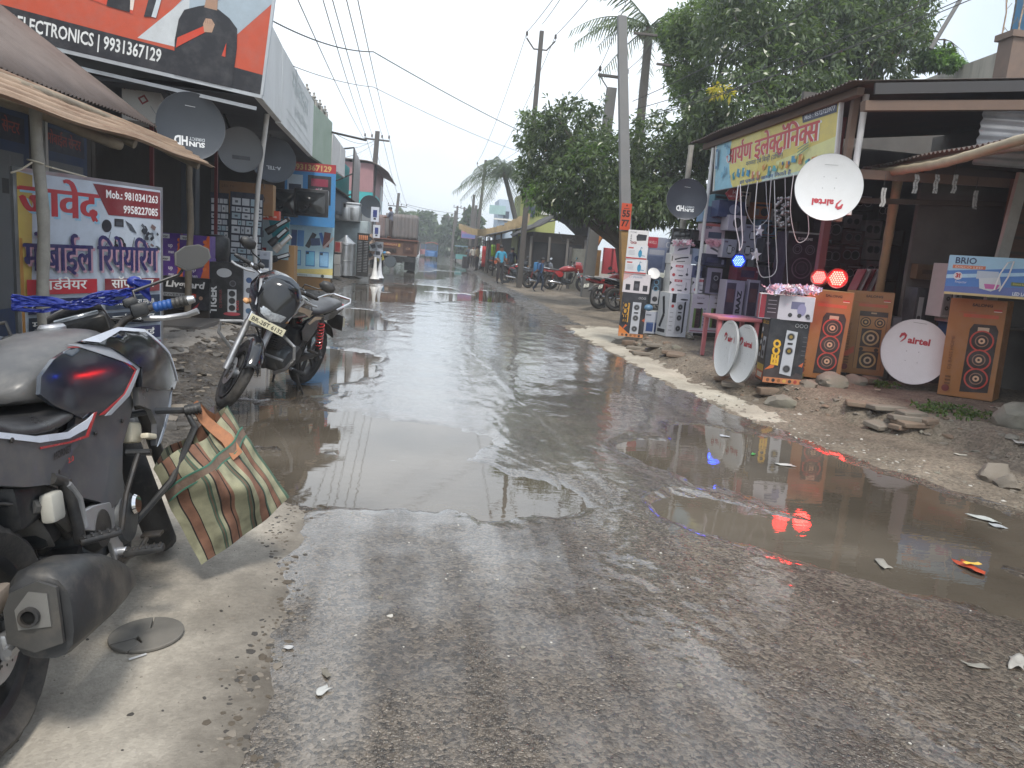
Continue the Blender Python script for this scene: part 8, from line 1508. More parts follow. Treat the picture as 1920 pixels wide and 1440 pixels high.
for cx, cy, w, h, Y, c, lb_ in ((907, 481, 7, 38, 41, 'a82c28', 'long red cloth hanging at the tin shop front'), (925, 470, 8, 22, 40.5, '8ab02c', 'lime green cloth hanging at the tin shop front'), (934, 468, 6, 22, 40, 'c84a2c', 'orange cloth hanging next to the lime green cloth')):
    p, w_, h_ = place(cx, cy, w, h, Y); b = M(); b.grid(lambda u, v: (p.x+(u-.5)*w_, p.y+.04*sin(u*14), p.z+(.5-v)*h_), 12, 4, ink(c)); tag(b.build('hanging_cloth', solid=.01), lb_, 'cloth')
b = M(); n = 40; A_, B_ = PY(866, 420, 58), PY(990, 400, 36); rnd = random.Random(4)
pts = [A_.lerp(B_, i/n)-Vector((0, 0, 1.0*4*(i/n)*(1-i/n)*.55)) for i in range(n+1)]; b.tube(pts, .02, WIRE, 5)
for p in pts:
    for j in range(3): q = p+Vector((rnd.uniform(-.15, .15), rnd.uniform(-.2, .2), 0)); b.add([q+Vector((-.10, 0, 0)), q+Vector((.10, .03, 0)), q+Vector((.07, .02, -.42)), q+Vector((-.07, 0, -.42))], [(0, 1, 2, 3)], mat('straw_bunting', (.34, .26, .15), .8, var=.25))
tag(b.build('bunting', smooth=0), 'sagging straw coloured bunting strung over the tin shops', 'bunting')
o, at_ = group_thing('far_house', 'pale blue house with white balcony rail behind the distant palm', 'house', (9, 72, 0)); p, w_, h_ = place(946, 405, 34, 56, 70); b = M(); b.box((p.x+.3, 73, p.z/2+.7), (w_, 5, p.z+1.6), mat('pale_blue_paint', (.38, .46, .55), .7, var=.08)); at_(b, 'wall')
b = M(); b.box((p.x-w_*.4, 70.2, p.z+.5), (w_*.9, .1, .8), mat('rail_teal', (.28, .42, .42), .6)); b.box((p.x, 70.4, p.z-.3), (w_*1.1, .4, .15), WHP); at_(b, 'balcony')
for k in range(2): b = M(); b.box((p.x+.2+k*.9, 70.45, p.z+.0), (.5, .1, .9), mat('dark_window', (.06, .08, .11), .2)); at_(b, 'window')
o, at_ = group_thing('far_house', 'yellow green house glimpsed behind the black hut roof', 'house', (9.5, 48, 0)); p, w_, h_ = place(1010, 398, 46, 40, 46); b = M(); b.box((p.x, 48, p.z/2+.5), (w_*1.5, 3.5, p.z+1.0), mat('lime_paint', (.30, .32, .11), .7, var=.08)); at_(b, 'wall')
b = M(); b.box((p.x-w_*.3, 46.2, p.z+.05), (.5, .1, .7), mat('dark_window')); at_(b, 'window'); b = M(); b.box((p.x+w_*.3, 46.2, p.z+.15), (.6, .12, .5), WHP); at_(b, 'panel')
carton('signboard', 'pink and blue signboard standing over the farthest tin shop', 'sign', 879, 438, 28, 18, 66, .1, ink('9a7a9c'), lambda P, w, h: (P.rect(0, 0, w, h, '8a6a90'), P.rect(0, h*.25, w*.9, h*.3, 'b06070'), P.rect(0, -h*.25, w*.9, h*.35, '5a6a9c')))
b = M(); p, w_, h_ = place(873, 492, 14, 22, 50); b.lathe([(w_*.45, h_*.5), (w_*.5, 0), (w_*.46, -h_*.5), (0, -h_*.5)], mat('grey_drum', (.07, .065, .07), .7), 18, Matrix.Translation(p)); tag(b.build('barrel'), 'dark barrel by the road before the tin shops', 'barrel')
o, at_ = group_thing('cart', 'small cart with a blue grey roof and teal base beside the road', 'cart', (2.2, 66, 0)); p, w_, h_ = place(866, 474, 24, 30, 66); b = M(); b.box((p.x, 66, p.z+.55), (1.25, 1.8, .10), mat('cart_roof', (.14, .22, .27), .6)); at_(b, 'roof'); b = M(); b.box((p.x, 66, p.z-.35), (1.05, 1.5, .4), mat('cart_base', (.10, .26, .27), .6)); at_(b, 'body')
for x in (-.5, .5): b = M(); b.tube([(p.x+x, 65.3, p.z-.3), (p.x+x, 65.3, p.z+.55)], .03, STL, 6); at_(b, 'post'); b = M(); b.lathe([(.2, -.04), (.28, -.04), (.28, .04), (.2, .04)], RUB, 16, Matrix.Translation((p.x+x, 66, .32)) @ Matrix.Rotation(pi/2, 4, 'Y'), close=True); at_(b, 'wheel')
# wall panel, gate and flag between the goods and the hut
o, at_ = group_thing('boundary_wall', 'stained grey concrete wall panel beside the red motorcycle', 'wall', (6.6, 30.5, 0)); a, c = PY(1070, 505, 30.5), PY(1116, 505, 29.0); d = Vector((c.x-a.x, -1.5, 0)); b = M(); zt = PY(1092, 467, 30).z
b.loft([[a.xy.to_3d()+Vector((0, 0, z)) for z in (0, zt)]+[a.xy.to_3d()+Vector((.02, .14, z)) for z in (zt, 0)], [c.xy.to_3d()+Vector((0, 0, z)) for z in (0, zt)]+[c.xy.to_3d()+Vector((.02, .14, z)) for z in (zt, 0)]], mat('wall_concrete', (.33, .31, .25), .85, var=.14, vs=3, dirt=(.13, .12, .09), da=.6)); at_(b, 'wall'); b = M(); md = a.lerp(c, .5); b.box((md.x, md.y-.02, .52), (c.x-a.x, .06, .05), mat('dark_crack', (.06, .055, .05), .9), rot=(0, 0, math.atan2(-1.5, c.x-a.x))); b.box((a.x-.06, a.y+.05, zt/2), (.1, .14, zt+.1), mat('grey_timber')); at_(b, 'coping')
o, at_ = group_thing('gate', 'bright red sheet metal gate beside the ochre pole foot', 'gate', (8, 27.5, 0)); p, w_, h_ = place(1147, 490, 34, 48, 27.5); b = M(); b.rbox(p, (w_, .05, h_), mat('gate_red', (.52, .07, .085), .5, var=.1), .01); at_(b, 'leaf')
b = M()
for q in (-.5, -.02, .02, .5): b.box((p.x+q*w_, p.y-.03, p.z), (.05, .03, h_), mat('gate_red_dark', (.33, .05, .06), .5))
at_(b, 'frame'); b = M(); b.box((p.x+w_*.5+.14, p.y, p.z-.1), (.18, .2, h_+.3), mat('cream_post', (.45, .40, .30), .8)); at_(b, 'post'); b = M(); b.box((p.x-w_*.5-.2, p.y+.3, p.z-.1), (.3, .2, h_), mat('ochre_paint')); at_(b, 'post')
b = M(); q0, q1 = PY(1115, 475, 26), PY(1131, 392, 26); b.tube([q0, q1], .02, BAM, 6); fo = b.build('flag_pole'); tag(fo, 'bamboo stick with a limp orange flag before the wall panel', 'flag'); b = M(); b.grid(lambda u, v: q1.lerp(q0, .04+.72*v)+Vector((.18*u*(.5+.6*sin(pi*v)), .05*sin(u*6+v*9), -.1*u)), 6, 14, mat('orange_flag', (.52, .19, .04), .8, var=.15)); b.build('flag_cloth', fo, solid=.006)
# ================================================================== vehicles
o = thing('truck', 'brown and black loaded truck seen from behind, carrying grey sheet panels', 'truck', (-1.85, 39, 0)); TB = mat('truck_brown', (.115, .062, .045), .7, var=.25, vs=4, dirt=(.18, .13, .10), da=.5)
def tk_(b, nm, **k): x = b.build(nm, o, **k); return x
b = M(); b.box((0, 3.4, 1.08), (2.3, 6.6, .10), TB); b.box((0, .06, 1.18), (2.34, .10, .78), TB); b.box((-1.14, 3.2, 1.2), (.06, 6.2, .7), TB); b.box((1.14, 3.2, 1.2), (.06, 6.2, .7), TB); b.box((0, .0, 1.58), (2.42, .14, .06), mat('truck_rim_wood', (.17, .075, .055), .7)); tk_(b, 'tail_body')
b = M(); b.box((0, .10, .62), (2.2, .12, .26), BLK); b.box((0, 3, .55), (.9, 6, .25), BLK); b.lathe([(0, -.1), (.28, -.1), (.30, 0), (.28, .1), (0, .1)], mat('spare_tank', (.08, .095, .11), .5), 18, Matrix.Translation((-.15, -.05, .45)) @ Matrix.Rotation(pi/2, 4, 'X')); tk_(b, 'chassis')
for s in (-1, 1):
    b = M(); b.lathe([(.25, -.22), (.45, -.22), (.48, -.15), (.48, .15), (.45, .22), (.25, .22)], RUB, 24, Matrix.Translation((s*.85, 1.7, .48)) @ Matrix.Rotation(pi/2, 4, 'Y'), close=True); tk_(b, 'wheel'); b = M(); b.box((s*.82, .3, .38), (.55, .03, .62), BLK); tk_(b, 'mud_flap')
b = M(); P = Print(.001); P.rect(-.2, .12, .9, .16, '6a2c24'); P.text('HORN PLEASE', -.2, .075, .09, 'c8a878', w=.7); P.rect(.25, .1, .1, .16, 'b09040'); P.rect(-.62, .1, .1, .16, 'b08060'); P.rect(-.3, -.18, .85, .22, '2a1c18'); P.rect(.72, -.02, .55, .5, '40241c'); P.text('OK', .72, -.1, .12, 'a88060'); P.build('painted_tailgate', o, frame((0, -.0, 1.2), (1, 0, 0), (0, 0, 1), .012) @ Matrix.Translation((0, 0, .0)))
b = M(); PN = mat('grey_panel', (.175, .165, .165), .7, .2, var=.15, dirt=(.25, .2, .18), da=.4)
sheet(b, (-.55, 1.2, 1.6), (1.6, 0, 0), (0, 0, 1.3), PN, pitch=.2, amp=.025); sheet(b, (1.05, 1.2, 1.6), (0, 3.5, 0), (0, 0, 1.3), PN, pitch=.2, amp=.025); sheet(b, (-1.1, 1.9, 1.6), (.6, -.6, 0), (0, 0, 1.2), mat('pinkish_panel', (.24, .18, .175), .7), pitch=.25, amp=.02); tag(b.build('panel_stack', None, (-1.85, 39, 0), solid=.02), 'grey corrugated sheet panels standing on the truck bed', 'panels')
b = M(); rnd = random.Random(3)
for k in range(6): b.sphere((-2.4+rnd.uniform(-.25, .35), 38.85, .86+rnd.uniform(-.03, .05)), rnd.uniform(.08, .13), mat('blue_sack', (.08, .30, .55), .6) if k < 3 else mat('tan_sack', (.40, .30, .24), .8), 10, (1.3, 1, .8))
tag(b.build('sack_bundle'), 'blue and tan bundles tucked under the truck tailgate', 'bundle')
def autorick(label, px, py, Y, c1, c2):
    p = PY(px, py, Y); o = thing('auto_rickshaw', label, 'auto rickshaw', (p.x, Y, 0)); m1 = mat('rick_'+label[:5].replace(' ', '_'), c1, .4, coat=.4, var=.1); m2 = mat('rickroof_'+label[:5].replace(' ', '_'), c2, .6)
    b = M(); b.loft([[(x, y, z) for x, z in ((-.62, .3), (.62, .3), (.66, .9), (.58, .95), (-.58, .95), (-.66, .9))] for y in (0, 2.2)], m1); b.loft([[(-.30, -.4, .35), (.30, -.4, .35), (.34, -.35, .8), (-.34, -.35, .8)], [(-.62, .0, .3), (.62, .0, .3), (.62, 0, .95), (-.62, 0, .95)]], m1); b.build('body', o, bevel=.02)
    b = M(); b.grid(lambda u, v: (-.66+1.32*u, -.2+2.4*v, 1.60+.16*sin(pi*u)), 10, 4, m2); b.build('roof', o, solid=.04); b = M(); b.box((0, -.1, 1.28), (1.1, .03, .55), mat('dark_window')); b.build('windscreen', o)
    for s in (-1, 1):
        b = M(); b.tube([(s*.6, -.1, .95), (s*.6, -.05, 1.62)], .03, m1, 6); b.tube([(s*.62, 2.1, .95), (s*.62, 2.1, 1.62)], .03, m1, 6); b.build('pillar', o); b = M(); b.lathe([(.10, -.06), (.24, -.06), (.26, 0), (.24, .06), (.10, .06)], RUB, 14, Matrix.Translation((s*.58, 1.7, .26)) @ Matrix.Rotation(pi/2, 4, 'Y'), close=True); b.build('wheel', o); b = M(); b.sphere((s*.42, -.05, .75), .08, LNS, 8); b.build('headlight', o)
    b = M(); b.lathe([(.10, -.05), (.22, -.05), (.24, 0), (.22, .05), (.10, .05)], RUB, 14, Matrix.Translation((0, -.2, .24)) @ Matrix.Rotation(pi/2, 4, 'Y'), close=True); b.build('wheel', o)
autorick('blue auto rickshaw with a red topped load coming up the road', 809, 470, 78, (.03, .12, .30), (.50, .12, .10)); autorick('reddish auto rickshaw half hidden behind the blue one', 797, 470, 92, (.20, .08, .09), (.16, .10, .10))
gr = mat('grey_tank', (.10, .105, .12), .3, coat=.5)
for lb_, px, py, hd, bd, ln_, st_ in (('red and black motorcycle standing side on before the wall panel', 1030, 543, -97, RED, 7, 12), ('motorcycle with a white rear plate between the red one and the black one', 990, 536, -62, gr, 7, 12), ('black motorcycle nearest the man in the blue shirt', 948, 527, -72, GBK, 7, 12), ('dark red motorcycle with chrome pipe, farther of two beside the boxed goods', 1122, 578, -60, mat('maroon_paint', (.16, .02, .02), .3, coat=.5), 8, 14), ('black motorcycle, nearer of two beside the boxed goods', 1152, 584, -72, GBK, 8, 14), ('orange scooterlike motorcycle under the lime green cloth', 921, 506, -130, mat('orange_paint', (.5, .12, .05), .3), 7, 10), ('pale motorcycle under the red cloth', 902, 504, 170, mat('pale_paint', (.45, .52, .48), .35), 7, 15), ('dark motorcycle cut by the frame edge beside the separate brown carton', 1950, 752, -40, gr, 6, 5)):
    g = G(px, py, .10); g.z = hz(g.x, g.y)-.005 if g.y < 100 else 0; make_bike('motorcycle', lb_, 'commuter', g, hd, ln_, st_, body=bd, det=0, guard=False, stripe=RED if bd is GBK else None, group='motorcycles parked along the dirt verge')
# ================================================================== people
SKIN = mat('brown_skin', (.17, .085, .055), .55, var=.08); HAIR = mat('black_hair', (.012, .010, .010), .6)
def person(label, loc, H, face, J, cols, hair=True):
    """one skinned body; joints in metres for a 1.65 m figure, x to the person's left, y backwards; cols: top, bottom, feet"""
    k = H/1.65
    D = dict(pel=(0, 0, .88), chest=(0, 0, 1.22), neck=(0, 0, 1.38), head=(0, -.01, 1.50), crown=(0, 0, 1.60), shl=(.17, 0, 1.33), ell=(.23, .02, 1.06), hal=(.25, -.06, .82), shr=(-.17, 0, 1.33), elr=(-.23, .02, 1.06), har=(-.25, -.06, .82), hil=(.09, 0, .84), knl=(.10, -.01, .47), anl=(.10, .02, .08), tol=(.11, -.14, .03), hir=(-.09, 0, .84), knr=(-.10, -.01, .47), anr=(-.10, .02, .08), tor=(-.11, -.14, .03)); D.update(J)
    Rr = dict(pel=.125, chest=.135, neck=.055, head=.092, crown=.07, shl=.065, ell=.045, hal=.036, shr=.065, elr=.045, har=.036, hil=.09, knl=.06, anl=.042, tol=.035, hir=.09, knr=.06, anr=.042, tor=.035)
    E_ = [('pel', 'chest', 0), ('chest', 'neck', 0), ('neck', 'head', 3), ('head', 'crown', 3), ('chest', 'shl', 0), ('shl', 'ell', 0), ('ell', 'hal', 3), ('chest', 'shr', 0), ('shr', 'elr', 0), ('elr', 'har', 3), ('pel', 'hil', 1), ('hil', 'knl', 1), ('knl', 'anl', 1), ('anl', 'tol', 2), ('pel', 'hir', 1), ('hir', 'knr', 1), ('knr', 'anr', 1), ('anr', 'tor', 2)]
    ks = list(D); me = bpy.data.meshes.new('person'); me.from_pydata([tuple(Vector(D[q])*k) for q in ks], [(ks.index(a), ks.index(c)) for a, c, _ in E_], []); ob = bpy.data.objects.new('person', me); COL.objects.link(ob)
    s = ob.modifiers.new('skin', 'SKIN'); u = ob.modifiers.new('sub', 'SUBSURF'); u.levels = 2; u.render_levels = 2
    for i, q in enumerate(ks): v = me.skin_vertices[0].data[i]; v.radius = (Rr[q]*k, Rr[q]*k*(.8 if q in ('pel', 'chest') else 1)); v.use_root = (q == 'pel')
    bpy.context.view_layer.update(); dg = bpy.context.evaluated_depsgraph_get(); m2 = bpy.data.meshes.new_from_object(ob.evaluated_get(dg)); ob.modifiers.clear(); ob.data = m2; bpy.data.meshes.remove(me)
    m2.materials.clear()
    for c in (*cols, SKIN): m2.materials.append(c)
    seg = [(Vector(D[a])*k, Vector(D[c])*k, w_) for a, c, w_ in E_]
    for p in m2.polygons:
        best = min(((lambda t: (p.center-(a+(c-a)*t)).length)(max(0, min(1, (p.center-a).dot(c-a)/max(1e-9, (c-a).length_squared)))), w_) for a, c, w_ in seg); p.material_index = best[1]
    m2.shade_smooth(); ob.location = loc; ob.rotation_euler = (0, 0, R_(face)); tag(ob, label, 'person')
    hd, cr = Vector(D['head'])*k, Vector(D['crown'])*k; up = (cr-hd).normalized()
    if hair: b = M(); b.sphere(hd.lerp(cr, .55)+Vector((0, .012, 0)), .102*k, HAIR, 12, (.95, 1.05, .85)); b.build('hair', ob)
    b = M(); b.sphere(hd+Vector((0, -.10*k, -.005)), .018*k, SKIN, 8, (.8, 1, 1.3)); 
    for s_ in (-1, 1): b.sphere(hd+Vector((s_*.035*k, -.088*k, .02)), .010*k, HAIR, 6); b.sphere(hd+Vector((s_*.098*k, .005, 0)), .022*k, SKIN, 6, (.5, .8, 1.2))
    b.build('face', ob); return ob
cl = lambda n, c: mat('cloth_'+n, c, .85, var=.15, vs=12, bump=.15, bs=40)
g = G(936, 530, .06); g.z = hz(g.x, g.y); person('person in a bright blue shirt standing beside the parked motorcycles', g, 1.66, 15, dict(hal=(.16, -.18, .98), ell=(.24, 0, 1.08), har=(-.14, -.16, .95)), (cl('sky_blue', (.05, .30, .46)), cl('dark_trouser', (.035, .03, .032)), BLK))
g = G(957, 526, .06); g.z = hz(g.x, g.y); person('person in a dark navy shirt behind the black motorcycle', g, 1.62, 190, {}, (cl('navy', (.018, .028, .05)), cl('dark_trouser', (.03, .03, .03)), BLK))
g = G(1010, 546, .06); g.z = hz(g.x, g.y); kd = person('child with a blue backpack walking past the red motorcycle', g, 1.28, 60, dict(pel=(0, .02, .86), knl=(.09, -.16, .50), anl=(.09, -.10, .12), tol=(.10, -.26, .06), knr=(-.09, .04, .47), anr=(-.09, .26, .12), tor=(-.10, .14, .03), hal=(.2, -.2, .95), har=(-.22, .2, .9), chest=(0, -.04, 1.22), neck=(0, -.07, 1.38), head=(0, -.10, 1.49), crown=(0, -.1, 1.6)), (cl('school_blue', (.04, .10, .22)), cl('navy', (.02, .025, .04)), BLK))
b = M(); b.rbox((0, .17, .90), (.26, .15, .36), cl('backpack', (.04, .16, .34)), .05); b.tube([(.09, .10, 1.05), (.10, -.07, 1.05), (.11, -.07, .8), (.10, .12, .72)], .015, BLK, 6); b.tube([(-.09, .10, 1.05), (-.10, -.07, 1.05), (-.11, -.07, .8), (-.10, .12, .72)], .015, BLK, 6); bp_ = b.build('backpack', None, kd.location, kd.rotation_euler); tag(bp_, 'blue backpack worn by the walking child', 'backpack')
g = G(1042, 530, .06); g.z = .06; person('person in a pink and white striped shirt bending over the red motorcycle', g, 1.6, -60, dict(chest=(0, -.30, 1.10), neck=(0, -.45, 1.16), head=(0, -.55, 1.16), crown=(0, -.65, 1.16), shl=(.17, -.40, 1.12), shr=(-.17, -.40, 1.12), ell=(.22, -.45, .86), elr=(-.22, -.45, .86), hal=(.16, -.60, .72), har=(-.16, -.60, .72), pel=(0, .05, .90)), (cl('pink_stripe', (.42, .24, .24)), cl('grey_trouser', (.10, .09, .09)), BLK))
p = PY(732, 444, 39.3); person('person in a grey checked shirt standing on the truck tail', (p.x, 39.3, 1.62), 1.6, 250, dict(hal=(.18, -.38, 1.05), har=(-.15, -.40, 1.08), ell=(.22, -.12, 1.08), elr=(-.22, -.12, 1.08), chest=(0, -.04, 1.22), head=(0, -.08, 1.48), crown=(0, -.1, 1.58)), (cl('grey_check', (.11, .12, .16)), cl('brown_short', (.06, .045, .04)), SKIN))
for lb_, px, py, Y, c in (('person in a tan shirt standing by the barrel', 893, 505, 48, (.35, .28, .18)), ('person in a pale shirt under the farther shop roof', 885, 500, 55, (.4, .38, .34)), ('person in a dark shirt beside the blue roofed cart', 878, 490, 64, (.08, .09, .11))):
    p = PY(px, py, Y); person(lb_, (p.x, Y, .05), 1.62, 20*Y, {}, (cl(lb_[12:16], c), cl('dark_trouser', (.03, .03, .03)), BLK))
# ================================================================== haze
b = M(); b.box((0, 330, 12.4), (640, 820, 27), mat('x_unused', (.5, .5, .5))); hz_o = b.build('haze', smooth=0); hm = bpy.data.materials.new('haze_air'); hm.use_nodes = True; t = hm.node_tree; t.nodes.remove(t.nodes['Principled BSDF']); v = t.nodes.new('ShaderNodeVolumePrincipled'); v.inputs['Color'].default_value = (.90, .94, 1, 1); v.inputs['Density'].default_value = .0023; v.inputs['Anisotropy'].default_value = .35; t.links.new(v.outputs[0], t.nodes['Material Output'].inputs['Volume']); hz_o.data.materials.clear(); hz_o.data.materials.append(hm); tag(hz_o, kind='stuff')
# ================================================================== stones, rubble, litter
STN = mat('grey_stone', (.20, .185, .155), .88, var=.25, vs=6, bump=.5, bs=30, dirt=(.14, .14, .09), da=.5); BRK = mat('old_brick', (.175, .125, .09), .88, var=.25, vs=9, bump=.4, bs=40, dirt=(.2, .18, .15), da=.6); SLT = mat('slab_stone', (.19, .165, .135), .85, var=.2, vs=5, bump=.35, dirt=(.12, .10, .08), da=.5)
def lump(b, p, r, sc, m, seed, n=14):
    rg = np.random.default_rng(seed); ph = rg.random(9)*6; bm = bmesh.new(); bmesh.ops.create_icosphere(bm, subdivisions=3 if r > .05 else 1, radius=1); V = []
    pl_ = [(Vector(rg.normal(size=3)).normalized(), rg.uniform(.5, .85)) for _ in range(10)]
    for v in bm.verts:
        c = v.co.copy()
        for nn, d in pl_:
            k = c.dot(nn)
            if k > d: c -= nn*(k-d)*.85
        c *= 1+.07*sin(5*c.x+ph[0])*sin(4*c.y+ph[1])+.04*sin(11*c.z+ph[2]+7*c.x); V.append(Vector((c.x*sc[0]*r, c.y*sc[1]*r, c.z*sc[2]*r)))
    q = Matrix.Rotation(ph[3], 3, 'Z'); bm.verts.index_update(); b.add([q @ v+Vector(p) for v in V], [[v.index for v in f.verts] for f in bm.faces], m); bm.free()
for k, (px, py, r, sc, lb_) in enumerate(((1466, 745, .15, (1.2, .9, .6), 'pale rough round stone at the road edge before the black speaker carton'), (1556, 735, .19, (1.3, .9, .55), 'largest mossy flat stone below the brown speaker cartons'), (1514, 738, .12, (1.1, .9, .6), 'small brown stone between the pale stone and the mossy stone'), (1600, 732, .13, (1, .9, .7), 'dark stone beside the leaning white dish'), (1870, 872, .13, (1.3, .9, .7), 'brown angular stone at the far right of the muddy margin'), (1892, 888, .11, (1, 1, .8), 'tan stone touching the brown angular stone'), (1905, 815, .24, (1, 1, .8), 'big earthy boulder at the bank by the frame edge'), (1440, 712, .09, (1.2, .9, .7), 'small block under the corner of the black speaker carton'), (1292, 645, .10, (1.5, .8, .6), 'small flat stone under the tall white speaker carton'))):
    g = G(px, py, .12); g.z = hz(g.x, g.y); b = M(); lump(b, (0, 0, r*sc[2]*.40), r, sc, STN if k not in (2, 4, 5) else SLT, 50+k); tag(b.build('stone', None, g, smooth=30), lb_, 'stone', 'stones along the right bank')
for k, (px, py, rz, tl, lb_) in enumerate(((1592, 712, 1.0, .25, 'brown brick standing on edge below the four cone carton'), (1632, 728, .3, .1, 'broken brick with a pale face near the white dish'), (1440, 728, .1, 0, 'red brick under the black speaker carton'), (1180, 636, .4, 0, 'reddish brick under the far black speaker carton'))):
    g = G(px, py, .15); g.z = hz(g.x, g.y); b = M(); b.rbox((0, 0, .05), (.23, .11, .075), BRK, .012, rot=(tl*2, tl, 0)); tag(b.build('brick', None, g+Vector((0, 0, .0)), (0, 0, rz)), lb_, 'brick')
def scatter(name, n, seed, where, sizes, mats_, flat=(.35, .7)):
    rg = random.Random(seed); b = M()
    for k in range(n):
        x, y = where(rg); s = rg.uniform(*sizes)*(1+.9*(rg.random() < .08)); lump(b, (x, y, hz(x, y)-s*.05), s, (rg.uniform(.8, 1.5), rg.uniform(.7, 1.2), rg.uniform(*flat)), rg.choice(mats_), seed*999+k, 8)
    tag(b.build(name, smooth=28, fixn=False), kind='stuff')
xbf = lambda y: float(pl(np.array([y]), XB)[0]); xrf = lambda y: float(pl(np.array([y]), XR)[0]); xlf = lambda y: float(pl(np.array([y]), XL)[0])
def w1(r): y = r.uniform(3.4, 12.5); return xbf(y)+.04+.45*r.random(), y
def w2(r): y = 5.0+12*r.random()**1.5; return xlf(y)-abs(r.gauss(.25, .45)), y
def w3(r): y = r.uniform(2.2, 8); return xrf(y)+abs(r.gauss(.05, .35)), y
def w4(r): y = r.uniform(1.7, 4.2); return r.uniform(-.55, 3.2), y
scatter('rubble', 260, 3, w1, (.012, .042), [STN, BRK, SLT]); scatter('rubble', 420, 4, w2, (.02, .065), [mat('wet_stone', (.07, .062, .052), .45, var=.3, vs=8, bump=.3), SLT], (.25, .5)); scatter('gravel', 420, 5, w3, (.006, .022), [STN, SLT, mat('pale_chip', (.42, .40, .36), .8)]); scatter('gravel', 260, 6, w4, (.003, .008), [STN, mat('pale_chip'), SLT])
def w5(r): y = r.uniform(1.7, 4.4); return xlf(y)-1.6*r.random()**1.5, y
def w6(r): y = r.uniform(1.75, 4.6); return xlf(y)+r.gauss(.0, .045)+.05*sin(y*5), y
scatter('gravel', 260, 8, w5, (.0015, .006), [mat('dark_grit', (.05, .045, .04), .8), SLT]); scatter('mud_crumbs', 520, 9, w6, (.003, .013), [mat('dark_grit'), mat('mud_crumb', (.085, .068, .05), .85, bump=.3), SLT], (.25, .5))
# flat paving pieces laid in the bank
rg = random.Random(9); b = M()
for k in range(18):
    y = rg.uniform(5.6, 11.8); x = xbf(y)+rg.uniform(.0, .35); w_ = rg.uniform(.10, .22); b.T = Matrix.Translation((x, y, hz(x, y)+.015)) @ Matrix.Rotation(rg.uniform(-.5, .5), 4, 'Z') @ Matrix.Rotation(rg.uniform(-.12, .12), 4, 'X'); b.rbox((0, 0, 0), (w_*1.5, w_, .05), rg.choice([SLT, BRK]), .010, seg=1)
b.T = Matrix.Identity(4); tag(b.build('brick_rubble'), kind='stuff')
# low weeds on the bank
blobs = []
for px, py, r in ((1790, 800, .17), (1745, 790, .12), (1830, 806, .10), (1660, 742, .08), (1480, 724, .07), (1400, 700, .05)):
    g = G(px, py, .1); blobs.append(((g.x, g.y, hz(g.x, g.y)+.03), (r*1.7, r*1.4, .035)))
wd_ = leaves('weeds', None, blobs, 1100, .042, .011, leaf_mat('weed_leaf', (.028, .055, .016), (.085, .13, .035), .3), 77, per=5, droop=-.3); tag(wd_, kind='stuff')
# litter
def paper(label, px, py, sx_, sy_, c, seed, cat='litter', crumple=.25, z=None, name='paper_scrap', group=None):
    g = G(px, py, 0); zz = max(hz(g.x, g.y), WATER)+.004 if z is None else z; rg = np.random.default_rng(seed); ph = rg.random(6)*6; b = M(); ca, sa = cos(ph[0]), sin(ph[0])
    def fn(u, v):
        x, y = (u-.5)*sx_, (v-.5)*sy_; x += .12*sx_*sin(5*v+ph[1]); y += .15*sy_*sin(4*u+ph[2]); h = crumple*min(sx_, sy_)*(.5+.5*sin(6*u+ph[3])*sin(5*v+ph[4])); return (g.x+x*ca-y*sa, g.y+x*sa+y*ca, zz+h)
    b.grid(fn, 6, 6, mat('scrap_'+c, tuple(x*.62 for x in srgb(c)), .6, var=.2, vs=30)); o = b.build(name, solid=.0015, smooth=50); tag(o, label, cat, group); return o
paper('white paper scrap floating in the right hand puddle below the goods', 1472, 870, .12, .06, 'd8d8d4', 1, crumple=.1); w_ = paper('orange and red snack wrapper lying at the edge of the wide puddle', 1818, 1062, .16, .065, 'c8502c', 2, name='snack_wrapper')
g = G(1822, 1061, 0); b = M(); b.grid(lambda u, v: (g.x+(u-.5)*.09, g.y+(v-.5)*.03, max(hz(g.x, g.y), WATER)+.026+.003*sin(7*u)), 4, 3, ink('d8b040', .5)); b.build('printed_band', w_)
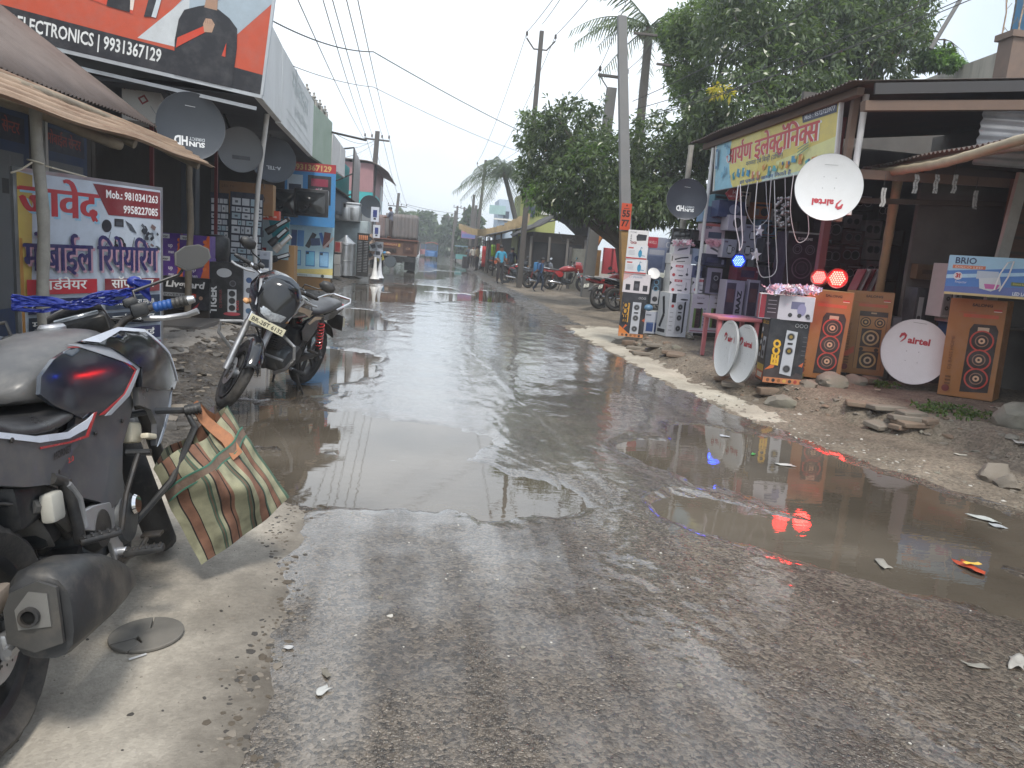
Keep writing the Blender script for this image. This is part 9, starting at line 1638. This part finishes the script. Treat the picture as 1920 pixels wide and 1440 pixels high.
for k, (px, py, a, c, cl_, lb_) in enumerate(((1360, 817, .08, .04, 'c8ccd4', 'white plastic scrap beside the blue reflection in the puddle'), (1412, 850, .06, .03, '4fae5a', 'small green wrapper floating in the puddle'), (1655, 1056, .12, .05, 'a8a49a', 'grey paper strip soaked at the puddle edge near the wrapper'), (1845, 972, .16, .06, 'c8ccc8', 'crumpled white film at the muddy margin'), (1870, 985, .08, .05, 'b8bcc0', 'small white scrap next to the crumpled film'), (606, 1298, .05, .03, 'd4d4d0', 'white paper bit on the dark asphalt by the concrete pad'), (541, 1217, .03, .02, 'd8d8d8', 'tiny white bit on the asphalt near the split disc'), (612, 1265, .05, .02, '8a8478', 'tan bit on the asphalt above the white paper bit'), (1862, 800, .10, .06, 'c4bfb2', 'pale paper on the bank beside the weeds'), (1800, 858, .09, .05, 'cfcabc', 'cream paper bit on the muddy margin below the weeds'), (1905, 866, .14, .08, 'd4d0c8', 'white paper heap by the brown angular stone'), (1860, 905, .08, .05, 'cacac4', 'white tissue on the mud under the angular stone'), (1215, 652, .10, .05, 'd4d4d0', 'white scrap on the ground before the far cartons'), (1640, 765, .10, .05, 'c4bca8', 'torn pale sack scrap below the brown cartons'), (350, 646, .12, .06, 'a8a49a', 'pale flattened scrap on the rubble by the repair stall'), (1905, 1245, .12, .05, 'b8b4ac', 'pale scrap on the wet asphalt near the right frame edge'), (1830, 1250, .08, .03, '9a968c', 'grey scrap on the wet asphalt left of the pale scrap'), (1490, 760, .08, .04, 'c0b8a8', 'beige scrap beside the pale rough stone'), (820, 568, .28, .05, '1c1c1c', 'dark flat strip lying on the far wet lane'))):
    paper(lb_.replace(' left of', ' beside').replace('right frame', 'frame'), px, py, a, c, cl_, 10+k)
g = G(275, 1196, .012); b = M(); dm = mat('worn_rubber_disc', (.125, .118, .105), .8, var=.2, vs=8, bump=.3, bs=30, dirt=(.22, .2, .17), da=.5)
def disc(pts, m): b.prism(pts, .012, m)
R1 = .118
disc([(R1*cos(a), R1*.9*sin(a)) for a in np.linspace(-2.2, 1.2, 26)]+[(.02, .03), (-.03, .0), (-.02, -.05)], dm); disc([(R1*cos(a), R1*.9*sin(a)) for a in np.linspace(1.25, 3.3, 18)]+[(-.035, -.01), (.015, .025)], dm); disc([(R1*cos(a), R1*.9*sin(a)) for a in np.linspace(3.36, 4.05, 8)]+[(-.025, -.055), (-.04, -.018)], dm)
tag(b.build('rubber_disc', None, g+Vector((0, 0, .012)), (.03, -.02, .5), bevel=.003), 'split dark rubber disc lying on the concrete pad', 'disc'); b = M(); b.rbox((0, 0, 0), (.055, .007, .004), ink('c8c8c8'), .001); tag(b.build('straw', None, G(258, 1231, .02), (0, 0, .7)), 'short white straw stub beside the split disc', 'straw')
